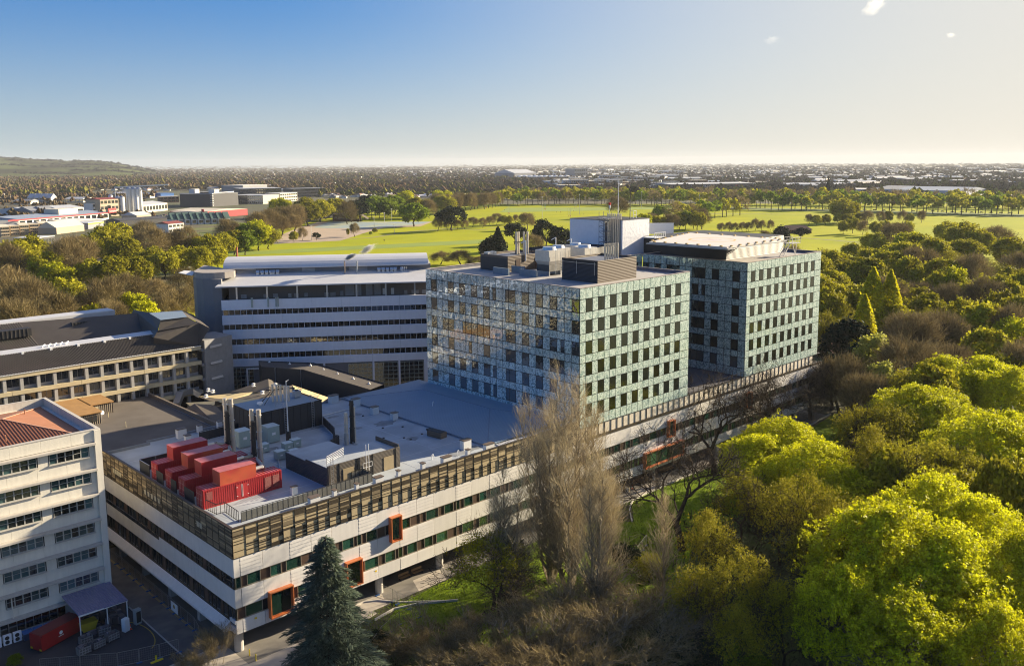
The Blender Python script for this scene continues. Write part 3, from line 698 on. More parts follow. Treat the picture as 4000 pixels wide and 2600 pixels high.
# ---------------------------------------------------------------- glass towers
_tp = {}
def tower_panel(w, h, m, key, axis):
    k = (round(w, 2), round(h, 2), key, axis)
    if k not in _tp:
        b = MB(); g = 0.07
        if axis == 'y': b.box(g, -0.07, g, w-g, 0.0, h-g)
        else: b.box(-0.07, g, g, 0.0, w-g, h-g)
        _tp[k] = b.mesh('panel', m)
    return _tp[k]
ZT = 42.4
rows = [(ZT-2.05, ZT, False)]
for k in range(6):
    zt = ZT-2.05-3.92*k; rows.append((zt-2.42, zt, True))
    rows.append((zt-3.92, zt-2.42, False) if k < 5 else (16.38, zt-2.42, False))
def tower(name, label, x0, x1, y1, right_windows, left_windows, ymax_back):
    t = thing(name, label, 'building', (x0, 0, 16.36))
    MB().box(0.02, 0.02, 0.0, x1-x0-0.02, y1, ZT-16.36-0.7).build('core', DARKVOID, t)
    MB().box(0.3, 0.3, ZT-16.36-0.7, x1-x0-0.3, y1-0.3, ZT-16.36-0.62).build('roof', mat('tower_roof', (0.40, 0.38, 0.36), 0.8, var=0.1, scale=0.4, streak=0.1), t)
    MB().box(-0.12, -0.12, ZT-16.36, x1-x0+0.1, 0.28, ZT-16.36+0.08).box(-0.12, 0.28, ZT-16.36, 0.28, y1, ZT-16.36+0.08).box(x1-x0-0.3, 0.28, ZT-16.36, x1-x0+0.1, y1, ZT-16.36+0.08).box(0.28, y1-0.3, ZT-16.36, x1-x0-0.3, y1+0.1, ZT-16.36+0.08).build('parapet_capping', mat('pale_capping', (0.46, 0.40, 0.35), 0.5), t)
    MB().box(0.02, 0.02, ZT-17.1, x1-x0, 0.2, ZT-16.36).box(0.02, 0.2, ZT-17.1, 0.2, y1, ZT-16.36).box(x1-x0-0.2, 0.2, ZT-17.1, x1-x0, y1, ZT-16.36).box(0.2, y1-0.2, ZT-17.1, x1-x0-0.2, y1, ZT-16.36).build('parapet', mat('parapet_blue', (0.13, 0.14, 0.18), 0.6), t)
    W = x1-x0; cnt = 0; rest = MB()
    # right (garden) face columns: panel, window, panel ...
    edges = [0.0]; 
    nw = 9; p0 = 1.62; pitch = (W-p0-0.0-1.6)/nw; x = p0; cols = [(0, p0, False)]
    for k in range(nw):
        cols.append((x, x+1.82, True)); cols.append((x+1.82, x+pitch if k < nw-1 else W, False)); x += pitch
    for z0, z1, wr in rows:
        for a, b, w in cols:
            isw = w and wr
            pm = tower_panel(b-a, z1-z0, TGLASS if isw else FRIT, 'w' if isw else 'p', 'y')
            place('window' if isw else 'facade_panel', pm, t, (a, 0, z0-16.36)); cnt += (not isw)
    # left face: columns of 1.833 m counted from the far end
    N = round(y1/1.833); cw = y1/N; order = sorted(range(N), reverse=True)
    for ri, (z0, z1, wr) in enumerate(rows):
        row_i = (ri-1)//2 if wr else None
        for c in order:
            ya = y1-(c+1)*cw
            kind = left_windows.get(row_i, {}).get(c) if wr else None
            if kind == 1:
                place('window', tower_panel(cw, z1-z0, TGLASS_L, 'w', 'x'), t, (0, ya, z0-16.36))
            elif kind == 2:
                place('window', tower_panel(cw*0.5, z1-z0, TGLASS_L, 'w', 'x'), t, (0, ya, z0-16.36))
                place('facade_panel', tower_panel(cw*0.5, z1-z0, FRIT_S, 'ps', 'x'), t, (0, ya+cw*0.5, z0-16.36)); cnt += 1
            elif cnt < 298:
                place('facade_panel', tower_panel(cw, z1-z0, FRIT_S, 'ps', 'x'), t, (0, ya, z0-16.36)); cnt += 1
            else:
                g = 0.07; rest.box(-0.07, ya+g, z0-16.36+g, 0.0, ya+cw-g, z1-16.36-g)
    if rest.v: stuff(rest.build('facade_panels', FRIT_S, t))
    return t
LW1 = {0: {1:1,4:1,6:1,8:1,10:1,11:2,13:2,14:1,16:1,18:1,20:1,23:1}, 1: {1:1,4:1,6:1,8:1,10:1,13:2,14:1,16:1,18:1,20:1,23:1}, 2: {1:1,3:1,4:1,6:2,7:1,8:1,9:1,10:1,13:2,14:1,16:1,18:1,20:1,21:2,23:1},
       3: {1:1,4:1,7:2,10:1,13:2,14:1,16:1,18:1,20:1,21:1}, 4: {1:1,4:1,6:1,8:1,10:1,11:2,13:2,14:1,16:1,18:1,20:1,23:1}, 5: {1:1,4:1,6:1,8:1,10:1,11:2,13:2,14:1,16:1,18:1,20:1,23:1}}
T1 = tower('glass_tower', 'nearer green glass tower with patterned panels and dark windows, rising beside the bare poplar', 68.0, 102.0, 44.0, None, LW1, 44)
LW2 = {0: {0:1,2:1,4:1,5:1,8:1,9:1,11:1,14:1}, 1: {0:1,5:1,8:1,9:2,14:1}, 2: {2:1,6:1,8:1,9:1,11:1,14:1}, 3: {0:1,2:1,6:1,8:1,9:1,11:1,14:1}, 4: {0:1,5:1,7:1,8:1,9:1,11:1,14:1}, 5: {2:1,7:1,8:1,9:1,11:1,14:1}}
T2 = tower('glass_tower', 'farther green glass tower under the white rooftop helipad', 124.0, 158.3, 29.0, None, LW2, 29)
# block linking both towers at the back
t = thing('link_block', 'recessed green glass block joining the two glass towers at the back', 'building', (102.0, 29.2, 16.36))
MB().box(0, 0.02, 0, 22, 17, ZT-16.36-0.7).build('core', DARKVOID, t)
MB().box(0.0, 0.3, ZT-16.36-0.7, 36, 20, ZT-16.36-0.6).build('roof', MATS['tower_roof'], t)
for z0, z1, wr in rows:
    for c in range(12):
        isw = wr and c in (1, 3, 5, 6, 8, 10)
        place('window' if isw else 'facade_panel', tower_panel(22/12, z1-z0, TGLASS if isw else FRIT, 'wl' if isw else 'pl', 'y'), t, (c*22/12, 0, z0-16.36))
MB().box(0, -0.1, ZT-16.36, 22, 0.3, ZT-16.3).build('parapet_capping', MATS['pale_capping'], t)

# ---------------------------------------------------------------- plant on the nearer tower
TR = 41.78
def roofbox(name, label, x0, y0, x1, y1, h, mats, extra=None):
    t = thing(name, label, 'plant room', (x0, y0, TR)); w, l = x1-x0, y1-y0
    MB().box(0, 0.0, 0, w, l, h-0.5).build('walls', mats[0], t)
    MB().box(0.2, 0.2, h-0.5, w-0.2, l-0.2, h-0.44).build('roof', mat('plant_roof_blue', (0.12, 0.14, 0.19), 0.7), t)
    MB().box(0, -0.06, 0, w, 0.0, h).box(0, 0.0, h-0.5, 0.15, l, h).box(w-0.15, 0, h-0.5, w, l, h).box(0.15, l-0.15, h-0.5, w-0.15, l, h).build('screen_wall', mats[1], t)
    return t
b1 = roofbox('rooftop_plant_room', 'black and tan plant room at the far left of the glass tower roof', 79.3, 30.4, 91.5, 39.0, 3.4, (BLACKV, BROWNRIB))
for x in (2.4, 8.2, 9.6): MB().box(x, -0.12, 0, x+1.3, -0.06, 2.5).build('door', BROWNP, b1)
for k in range(3): 
    q = MB().box(0.4+k*0.9, 6.6, 2.96, 1.2+k*0.9, 7.9, 3.8).build('roof_fan_box', GALV, b1)
b2 = roofbox('rooftop_plant_room', 'large black and tan ribbed enclosure at the front of the glass tower roof', 78.7, 5.0, 90.6, 14.2, 4.35, (BLACKMET, BROWNRIB))
MB().box(-0.06, 0, 3.8, 0.0, 9.2, 4.35).build('corner_trim', BLACK, b2)
q = MB().bar((-0.2, 0.2, 3.7), (-0.2, 9.0, 3.7), 0.06)
for y in (0.6, 5.2, 8.8): q.tube((-0.2, y, 1.5), (-0.2, y, 4.0), 0.05, n=5)
q.build('pipe_rail', GALV, b2)
b3 = roofbox('rooftop_plant_room', 'low black roof enclosure behind the cooling towers', 101.0, 34.5, 119.5, 47, 2.6, (BLACKV, BLACKMET))
wc = thing('lift_core', 'tall white textured lift core with corner cut away for flues', 'plant tower', (119.6, 34.0, TR))
WC = 8.7
MB().box(0, 3.6, 0, 13.4, 15.2, WC).box(2.6, 0, 0, 13.4, 3.6, WC).build('walls', WHITETILE, wc)
MB().box(-0.06, 3.5, WC, 13.5, 15.3, WC+0.12).box(2.5, -0.06, WC, 13.5, 3.5, WC+0.12).build('capping', BLACK, wc)
MB().box(0.1, 3.54, 0, 2.6, 3.58, WC).box(2.54, 0.5, 0, 2.58, 3.5, WC).build('flue_recess_wall', CONC_D, wc)
fl = thing('flue_stack', 'row of eight tall silver flues on the corner of the white lift core', 'flues', (119.9, 34.6, TR))
for i in range(8):
    MB().tube((i*0.36, 2.1-i*0.28, 0.4), (i*0.36, 2.1-i*0.28, WC+1.6), 0.17, n=8).build('flue', STAIN, fl)
MB().bar((-0.1, 2.3, 3), (2.7, 0.0, 3), 0.08).bar((-0.1, 2.3, 6), (2.7, 0.0, 6), 0.08).build('bracket', CONC_D, fl)
sc = thing('scaffold_stair', 'grey scaffold stair tower clinging to the white lift core', 'scaffold', (117.7, 35.2, TR))
b = MB()
for x in (0, 1.7):
    for y in (0, 2.6): b.tube((x, y, 0), (x, y, WC+2.2), 0.06, n=5)
for k in range(7):
    z = 1.3*k+0.9; b.box(0, 0, z, 1.7, 2.6, z+0.05) if k % 2 == 0 else None
    b.bar((0, 0, z), (1.7, 0, z), 0.06).bar((0, 2.6, z), (1.7, 2.6, z), 0.06).bar((0, 0, z), (0, 2.6, z), 0.06).bar((0, 0, z), (0, 2.6, z+1.2), 0.07)
b.build('frame', mat('scaffold_grey', (0.16, 0.17, 0.19), 0.5, metal=0.4), sc)
MB().box(-0.5, -0.5, WC+0.6, 2.6, 2.9, WC+0.7).bar((-0.5, -0.5, WC+1.8), (2.6, -0.5, WC+1.8), 0.05).build('top_platform', CONC_D, sc)
ws = thing('windsock', 'small red and white windsock on the white lift core', 'windsock', (121.4, 37.5, TR+WC))
MB().tube((0,0,0), (0,0,4.2), 0.05, n=5).build('pole', WHITEP, ws)
MB().lathe((0.0,0,2.9), [(0.16, 0), (0.2, 0.4), (0.26, 0.8)], 8).build('white_sleeve', WHITEP, ws); MB().lathe((0.0,0,3.7), [(0.26, 0), (0.3, 0.35), (0.34, 0.6)], 8).build('red_sleeve', mat('sock_red', (0.6, 0.03, 0.03), 0.6), ws)
for k, (x, y) in enumerate(((123.6, 36.6), (126.6, 35.2))):
    m_ = thing('rooftop_pole', ['thin pale pole just right of the windsock', 'thin dark pole right of the tall flues'][k], 'pole', (x, y, TR+WC)); MB().tube((0,0,0), (0,0,[9.8, 8.6][k]), 0.12, 0.07, n=6).build('pole', [WHITEP, BLACK][k], m_)
lg = thing('ladder_guard', 'white ladder guard on the right corner of the lift core roof', 'guard rail', (129.0, 36.0, TR+WC))
MB().bar((0,0,0), (0,0,2), 0.08).bar((1.2,0,0), (1.2,0,2), 0.08).bar((0,0,2), (1.2,0,2), 0.08).bar((0,0,1), (1.2,0,1), 0.08).bar((0,1,0), (0,1,2), 0.08).bar((0,0,2), (0,1,2), 0.08).build('frame', WHITEP, lg)
# cooling towers
def cooling(x, y, s, label):
    t = thing('cooling_tower', label, 'cooling tower', (x, y, TR+0.9), group='cooling towers on the glass tower roof')
    MB().box(0, 0, 0, 3.4*s, 3.2*s, 1.2*s).build('base_louvres', mat('louvre_dark', (0.06, 0.06, 0.06), 0.5, wave=(2, 0.2, 0.35)), t)
    c = MB(); c.add([(0.1*s,0.1*s,1.2*s),(3.3*s,0.1*s,1.2*s),(3.3*s,3.1*s,1.2*s),(0.1*s,3.1*s,1.2*s),(-0.25*s,-0.2*s,1.9*s),(3.6*s,-0.2*s,1.9*s),(3.6*s,3.4*s,1.9*s),(-0.25*s,3.4*s,1.9*s)],
          [(0,3,2,1),(4,5,6,7),(0,1,5,4),(1,2,6,5),(2,3,7,6),(3,0,4,7)])
    c.box(-0.25*s, -0.2*s, 1.9*s, 3.6*s, 3.4*s, 3.9*s); c.build('casing', mat('casing_silver', (0.55, 0.53, 0.48), 0.45, metal=0.4, var=0.12), t)
    MB().tube((1.7*s, 1.6*s, 3.9*s), (1.7*s, 1.6*s, 4.45*s), 1.35*s, 1.2*s, n=20).build('fan_ring', GALV, t)
    b = MB().box(0, 0, -0.9, 0.25, 3.2*s, 0).box(3.1*s, 0, -0.9, 3.4*s, 3.2*s, 0); b.build('supports', GALV, t)
    ladder(t, 1.0*s, -0.7, -0.5, 4.2*s, 0.5); ladder(t, 2.2*s, -0.9, -0.5, 3.6*s, 0.5)
    return t
cooling(80.6, 19.5, 1.1, 'front left silver cooling tower with leaning ladders')
cooling(88.2, 24.0, 1.0, 'rear silver cooling tower behind the front one')
cooling(91.0, 19.0, 1.05, 'right silver cooling tower beside the black enclosure')
cooling(97.0, 27.0, 0.95, 'farthest silver cooling tower in front of the lift core')
for k, (x0, y0, x1, y1) in enumerate(((77.2, 19.8, 77.6, 24.8), (75.6, 26.4, 76.0, 31.0), (80.0, 26.2, 80.4, 30.0))):
    t = thing('acoustic_screen', ['low blue grey screen wall in front of the cooling towers', 'low blue grey screen wall left of the cooling towers', 'low blue grey screen wall behind the left one'][k], 'screen', (x0, y0, TR)); MB().box(0, 0, 0, x1-x0, y1-y0, 1.4).build('panel', mat('bluegrey_panel', (0.17, 0.22, 0.26), 0.6), t)
fs = thing('flue_stack', 'six short silver flues standing in the front black enclosure', 'flues', (83.4, 6.2, TR+2))
for i in range(6): MB().tube((i*0.62, 0.9-0.12*i, 0), (i*0.62, 0.9-0.12*i, 5.2), 0.2, n=8).build('flue', STAIN, fs)
fs = thing('flue_stack', 'four tall silver flues in a black frame on the far left plant room', 'flues', (87.2, 35.0, TR+2.9))
for i, (dx, dy) in enumerate(((0, 0.8), (0.8, 0.9), (1.4, -0.2), (2.3, -0.4))): MB().tube((dx, dy, 0), (dx, dy, 4.9), 0.24, n=8).build('flue', STAIN, fs)
MB().bar((-0.5, 0.6, 2.7), (3.2, -0.6, 2.7), 0.1).bar((-0.5, 1.2, 2.7), (3.0, 0, 2.7), 0.1).bar((-0.5, .8, 0), (0.2, .6, 2.7), 0.08).bar((3.4, -.8, 0), (2.6, -.4, 2.7), 0.08).box(-1.2, -1.2, 0, 3.6, 1.6, 0.12).build('frame', BLACK, fs)
for k, (x, y) in enumerate(((84.5, 30.2), (97.5, 33.5), (100.0, 31.0))):
    t = thing('davit_arm', ['white davit arm left of the cooling towers', 'white davit arm behind the cooling towers', 'white davit arm left of the lift core'][k], 'davit', (x, y, TR+2)); MB().tube((0,0,0), (0,0,4.4-k*0.3), 0.12, n=6).bar((0,0,4.4-k*0.3), (-1.0, 0.4, 3.9-k*0.3), 0.14).build('arm', WHITEP, t)

# helipad
hp = thing('helipad', 'white rooftop helipad deck with faint orange circle on black walls', 'helipad', (124.2, 0.2, TR))
MB().box(6.6, 9.6, 0, 33.0, 34, 4.3).build('support_walls', BLACKV, hp)
MB().box(6.6, 9.5, 0, 33.0, 9.6, 4.3).build('ribbed_wall', BLACKMET, hp)
Z0 = 4.5
hpm = mat('helipad_deck', (0.66, 0.60, 0.54), 0.6, var=0.05, scale=0.3)
px = [(-10.2, 19.6), (-9.4, -0.6), (16.0, 0.2), (17.6, 27.2)]
# square deck turned a little, as photographed from below its own level
deckc = [G(*c, 46.5) for c in ((2536, 945.8), (2840, 966.8), (3059, 936), (2698, 910.9))]
dpts = [(q[0]-124.2, q[1]-0.2) for q in deckc]
MB().prism(dpts, Z0, Z0+0.35).build('deck', hpm, hp)
cx = sum(p[0] for p in dpts)/4; cy = sum(p[1] for p in dpts)/4
b = MB()
def ring(b, r0, r1, n=40, z=Z0+0.356, m=0):
    vs = []; 
    for k in range(n):
        t = 2*math.pi*k/n; vs += [(cx+r0*math.cos(t), cy+r0*math.sin(t), z), (cx+r1*math.cos(t), cy+r1*math.sin(t), z)]
    b.add(vs, [(2*k, 2*k+1, (2*k+3) % (2*n), (2*k+2) % (2*n)) for k in range(n)], m)
ring(b, 5.0, 5.5); b.build('orange_circle', mat('orange_line', (0.75, 0.42, 0.12), 0.6), hp)
b = MB()
for q in (-1.3, 0.9): b.box(cx+q, cy-2, Z0+0.352, cx+q+0.4, cy+2, Z0+0.36)
b.box(cx-0.9, cy-0.2, Z0+0.352, cx+0.9, cy+0.2, Z0+0.36); b.build('letter_h', mat('faded_pink_line', (0.62, 0.42, 0.42), 0.6), hp)
b = MB()
for a, c in zip(dpts, dpts[1:]+dpts[:1]):
    a, c = Vector((*a, Z0-0.1)), Vector((*c, Z0-0.1)); mid = Vector((cx, cy, Z0-0.1))
    a2, c2 = mid+(a-mid)*1.045, mid+(c-mid)*1.045
    b.bar(a2, c2, 0.18)
    n = 12
    for i in range(n):
        p, q = a.lerp(c, (i+.5)/n), a2.lerp(c2, (i+.5)/n); b.bar(p, q, 0.1); 
b.build('edge_frame', mat('pale_steel', (0.5, 0.5, 0.48), 0.5), hp)
lt = MB()
for a, c in zip(dpts, dpts[1:]+dpts[:1]):
    for i in range(7):
        p = Vector((*a, 0)).lerp(Vector((*c, 0)), (i+.5)/7); lt.box(p.x-0.25, p.y-0.25, Z0+0.35, p.x+0.25, p.y+0.25, Z0+0.6)
lt.build('edge_lights', mat('amber_fitting', (0.5, 0.33, 0.1), 0.5), hp)
st = thing('rooftop_stair', 'grey steel stair and landing at the right corner of the helipad', 'stair', (148.5, 3.2, TR))
b = MB()
for s in (0, 1.0):
    b.bar((-3.0, s, 0), (0, s, 3.0), 0.1, 0.25)
    b.bar((-3.0, s, 1.0), (0, s, 4.0), 0.06)
for i in range(12): b.box(-3.0+i*0.25, 0, i*0.25+0.1, -2.7+i*0.25, 1.0, i*0.25+0.15)
b.box(0, -0.6, 3.0, 4.2, 1.6, 3.1)
for x in (0, 1.4, 2.8, 4.2):
    for y in (-0.6, 1.6): b.bar((x, y, 3.1), (x, y, 4.5), 0.07)
for y in (-0.6, 1.6): b.bar((0, y, 4.5), (4.2, y, 4.5), 0.07); b.bar((0, y, 3.8), (4.2, y, 3.8), 0.05)
b.bar((3.8, 0.5, 0), (2.0, 0.5, 3.0), 0.14).bar((3.8, 0.5, 0), (4.1, 0.5, 3.0), 0.14)
b.build('steelwork', mat('stair_steel', (0.55, 0.53, 0.5), 0.5, metal=0.3), st)
bp = thing('approach_bridge', 'pale ribbed walkway between lift core and helipad', 'walkway', (128.5, 31.2, TR+4.2)); b = MB().box(-1, -3, 0, 3.5, 0.6, 0.2)
for i in range(6): b.bar((-1+i*0.9, -3, 0.2), (-1+i*0.9, -3, 1.4), 0.1)
b.bar((-1, -3, 1.4), (3.5, -3, 1.4), 0.1); b.build('deck', WHITEP, bp)
sg = thing('rooftop_sign_board', 'white blank board standing behind the helipad', 'board', (146.5, 47.0, TR+3.2)); MB().box(0, 0, 0, 9, 0.3, 3.0).build('board', WHITEP, sg, rz=rad(-44))
# ---------------------------------------------------------------- banded white ward block behind (own axis along its facade)
BAZ = rad(-35.6)
BP = Vector((95.21, 78.33, 0)); BL = 52.3
be = Vector((math.cos(BAZ), math.sin(BAZ), 0))
bo = BP-be*BL
bb = thing('banded_ward_block', 'wide white ward block with four black ribbon window bands and a curved silver roof', 'building', tuple(bo), rz=BAZ)
MB().box(0.0, 0.25, 0, BL+3, 22, 30.0).box(-4.5, 3.5, 0, 0, 22, 34).build('core', GREYWALL, bb)
zb = [(30.4, 27.8), (26.4, 24.0), (22.6, 20.2), (18.6, 16.4), (14.9, 12.95)]
for z1, z0 in zb:
    for i in range(7):
        w = (BL+0.6)/7
        MB().box(i*w+0.02, -0.18, z0, (i+1)*w-0.02, 0.25, z1).build('spandrel_panel', WHITE2, bb)
PM = MB().box(0.05, 0.05, 0.05, 1.40, 0.1, 1.36).mesh('window_pane', DGLASS)
fr = MB()
for k in range(4):
    z0 = zb[k+1][0]; z1 = zb[k][1]
    for i in range(36):
        place('window_pane', PM, bb, (0.3+i*1.447, 0, z0)); fr.box(0.27+i*1.447, 0.0, z0, 0.35+i*1.447, 0.14, z1)
    fr.box(0.2, 0.0, z0, BL, 0.12, z0+0.06)
fr.build('window_frame', WHITE2, bb)
# ground storey with big gridded windows
for i, x in enumerate((1.8, 31.5, 38.2, 45.0)):
    w = 6.2 if i else 5.4
    if i == 0:
        f = MB()
    f = MB().box(x, -0.02, 6.0, x+w, 0.2, 12.6).build('window', DGLASS, bb)
    g = MB()
    for q in range(6): g.box(x+q*w/5-0.05, -0.1, 6.0, x+q*w/5+0.05, -0.03, 12.6)
    for q in range(7): g.box(x, -0.1, 6.0+q*1.08, x+w, -0.03, 6.0+q*1.08+0.08)
    g.build('window_grid', mat('pale_green_frame', (0.42, 0.45, 0.38), 0.5), f)
for x in (25, 37.8, 44.6, 51.4): MB().box(x, -0.25, 0, x+0.5 if x < 50 else x+1.6, 0.24, 12.9).build('pilaster', WHITE2, bb)
b = MB(); b.box(5.4, -0.5, 6.6, 5.8, -0.05, 12.4).box(8.6, -0.5, 6.6, 8.9, -0.05, 12.4).box(5.8, -0.5, 12.1, 8.6, -0.05, 12.4).box(5.8, -0.5, 6.6, 8.6, -0.05, 6.9); b.build('white_portal_frame', WHITEP, bb)
# recessed penthouse under the eaves
MB().box(1.5, 3.0, 29.9, BL+3, 20, 34.0).build('penthouse_wall', mat('dark_taupe_wall', (0.13, 0.115, 0.105), 0.7, var=0.06), bb)
for i in range(7): MB().box(3.6+i*7.6, 0.6, 30.3, 4.0+i*7.6, 1.0, 34).build('eaves_post', GALV, bb)
LV = mat('slatted_louvre', (0.45, 0.45, 0.45), 0.5)
r = random.Random(7)
for x, w, h in ((4.5, 1.4, 1.0), (10.2, 1.2, 1.0), (12.6, 1.2, 1.0), (16.5, 0.8, 0.9), (18, 1.2, 0.9), (20.6, .9, .9), (25.8, 1.2, 0.9), (27.3, 1.4, .9), (29.9, .8, 1.1), (31.2, 2.4, 3.2), (33.8, 1.6, 3.2), (36.6, 1.7, 3.2), (38.8, 1.7, 3.2), (46.7, .8, .9), (48.6, .8, .9), (49.7, .8, .9), (51.4, 1.3, 1.0)):
    b = MB(); q = 0
    while q < h: b.box(x, 2.85, 30.35+q, x+w, 2.98, 30.35+q+0.13); q += 0.26
    b.build('louvre', LV, bb)
for x in (41.0, 43.2): MB().box(x, 2.9, 30.3, x+0.8, 2.98, 32.0).build('door', GALV, bb)
# roof: eave slab, upper barrel
MB().add([(-1.2, -0.9, 33.75), (BL+2.2, -0.9, 33.75), (BL+2.2, 13, 35.7), (-1.2+2.5, 13, 35.7), (-1.2, -0.9, 34.05), (BL+2.2, -0.9, 34.05), (BL+2.2, 13, 36.0), (1.3, 13, 36.0)],
         [(0,3,2,1),(4,5,6,7),(0,1,5,4),(1,2,6,5),(2,3,7,6),(3,0,4,7)]).build('lower_roof', SILVERROOF, bb)
MB().box(-0.5, 12.0, 35, BL+2, 24, 37.3).build('upper_wall', GREYWALL, bb)
br = MB(); ns = 10; pr_ = []
for i in range(ns+1):
    a = math.pi*(0.0+i/ns); pr_.append((18-6.9*math.cos(a), 37.35+2.3*math.sin(a)))
for i in range(ns):
    (ya, za), (yb, zb_) = pr_[i], pr_[i+1]; br.add([(-1, ya, za), (BL+1.3, ya, za), (BL+1.3, yb, zb_), (-1, yb, zb_)], [(0,1,2,3)])
br.add([(-1, y, z) for y, z in pr_], [tuple(range(ns+1))]).add([(BL+1.3, y, z) for y, z in pr_], [tuple(reversed(range(ns+1)))])
br.box(-1.1, 10.9, 37.1, BL+1.4, 11.2, 37.4); br.build('barrel_roof', SILVERROOF, bb)
b = MB()
for i in range(110): b.box(-1.0+i*0.5, 11.15, 37.44, -0.97+i*0.5, 11.18, 37.46)
for x, w in ((2.4, 5), (19.5, 3.4), (32, 5)):
    for k in range(4): b.box(x, 11.85, 35.9+k*0.33, x+w, 11.99, 35.9+k*0.33+0.17)
b.build('louvre', LV, bb)
# curved grey end wall
cw = MB(); pts = []
for i in range(11):
    t = i/10; a = rad(100+80*t)
    pts.append((1.8+6.6*math.cos(a)*1.3, 9.5-8.6*math.sin(a-rad(90))*0+9.0*(1-t)*0, 0))
outer = [(-8.0, 7.0), (-6.8, 4.6), (-4.8, 2.8), (-2.2, 1.9), (0.0, 1.6)]
prev = None
poly = outer+[(0.0, 3.0), (-6, 22), (-8.0, 22)]
MB().prism(poly, 0, 35.6).build('curved_stair_wall', GREYWALL, bb)
up = [(-7.9, 7.2), (-6.8, 4.9), (-4.8, 3.2), (-1.8, 2.8), (0.6, 3.6), (2.6, 5.4), (2.8, 5.8), (2.6, 8), (-7.9, 22)]
MB().prism(up, 35.6, 37.2).build('curved_parapet', mat('taupe_brick', (0.33, 0.30, 0.27), 0.8), bb)
MB().add([(-12, 9, 36.6), (-8, 5.8, 36.2), (-8, 14, 36.2), (-11.5, 14, 36.6), (-12, 9, 36.75), (-8, 5.8, 36.35), (-8, 14, 36.35), (-11.5, 14, 36.75)], [(0,3,2,1),(4,5,6,7),(0,1,5,4),(1,2,6,5),(2,3,7,6),(3,0,4,7)]).build('wing_canopy', SILVERROOF, bb)
MB().box(-7.9, 21.8, 22, -7.5, 22.3, 33).build('white_corner_fin', WHITEP, bb)
for x, w, lab in ((7.4, 0.5, 'left'), (11.5, 0.4, 'mid'), (13.5, 0.35, 'right'), (14.0, 0.35, 'right')):
    MB().box(x, -0.5, 28.4, x+w, -0.2, 30.9).build('aerial_panel', mat('pale_green_box', (0.42, 0.46, 0.40), 0.6), bb)
dm = bb
def L(x, y, z): return (bo.x+be.x*x-be.y*y, bo.y+be.y*x+be.x*y, z)
for k, (x, n, s) in enumerate(((7.5, 4, 'left of the steaming chimney'), (11.5, 2, 'nearest the chimney on its left'), (39.6, 4, 'right of the chimneys'), (44, 1, 'small, second from the right'), (45.8, 1, 'small, rightmost by the thin pipes'))):
    t = thing('roof_fan_unit', 'row of rounded silver fan housings, %s on the silver roof' % s if n > 1 else 'single rounded silver fan housing, %s' % s, 'fan unit', L(x, 10.4, 35.5), rz=BAZ, group='silver fan housings on the ward block roof')
    for i in range(n):
        MB().tube((0.1+i*1.15, 0, 0.75), (1.0+i*1.15, 0, 0.75), 0.5, n=12).box(0.2+i*1.15, -0.4, 0, 0.9+i*1.15, 0.4, 0.5).build('housing', GALV, t)
ch = thing('chimney', 'steaming rusty chimney on the silver roof with scorch marks', 'chimney', L(31.0, 8.8, 35.3), rz=BAZ)
MB().tube((0,0,0), (0,0,3.6), 0.14, n=8).build('pipe', mat('rusty_pipe', (0.35, 0.28, 0.22), 0.5, metal=0.4, var=0.3), ch); MB().tube((0,1.6,0.4), (0,1.6,3.4), 0.12, n=8).build('pipe', mat('rust_pipe', (0.16, 0.06, 0.03), 0.8), ch)
ch = thing('chimney', 'clean silver chimney right of the steaming one', 'chimney', L(34.3, 9.6, 35.3), rz=BAZ); MB().tube((0,0,0), (0,0,3.4), 0.22, n=8).build('pipe', GALV, ch)
for k, x in enumerate((46.4, 47.0, 47.5)):
    t = thing('pipe_vent', ['left', 'middle', 'right'][k]+' of three thin white pipes at the right end of the silver roof', 'pipe', L(x, 9.6, 35.3)); MB().tube((0,0,0), (0,0,1.5), 0.07, n=6).build('pipe', WHITEP, t)
bc = thing('brick_chimney', 'tall rust red chimney rising behind the left end of the barrel roof', 'chimney', L(0.3, 27, 30)); MB().tube((0,0,0), (0,0,11.6), 0.36, 0.3, n=8).build('stack', mat('brick_red_pipe', (0.36, 0.11, 0.05), 0.7), bc)
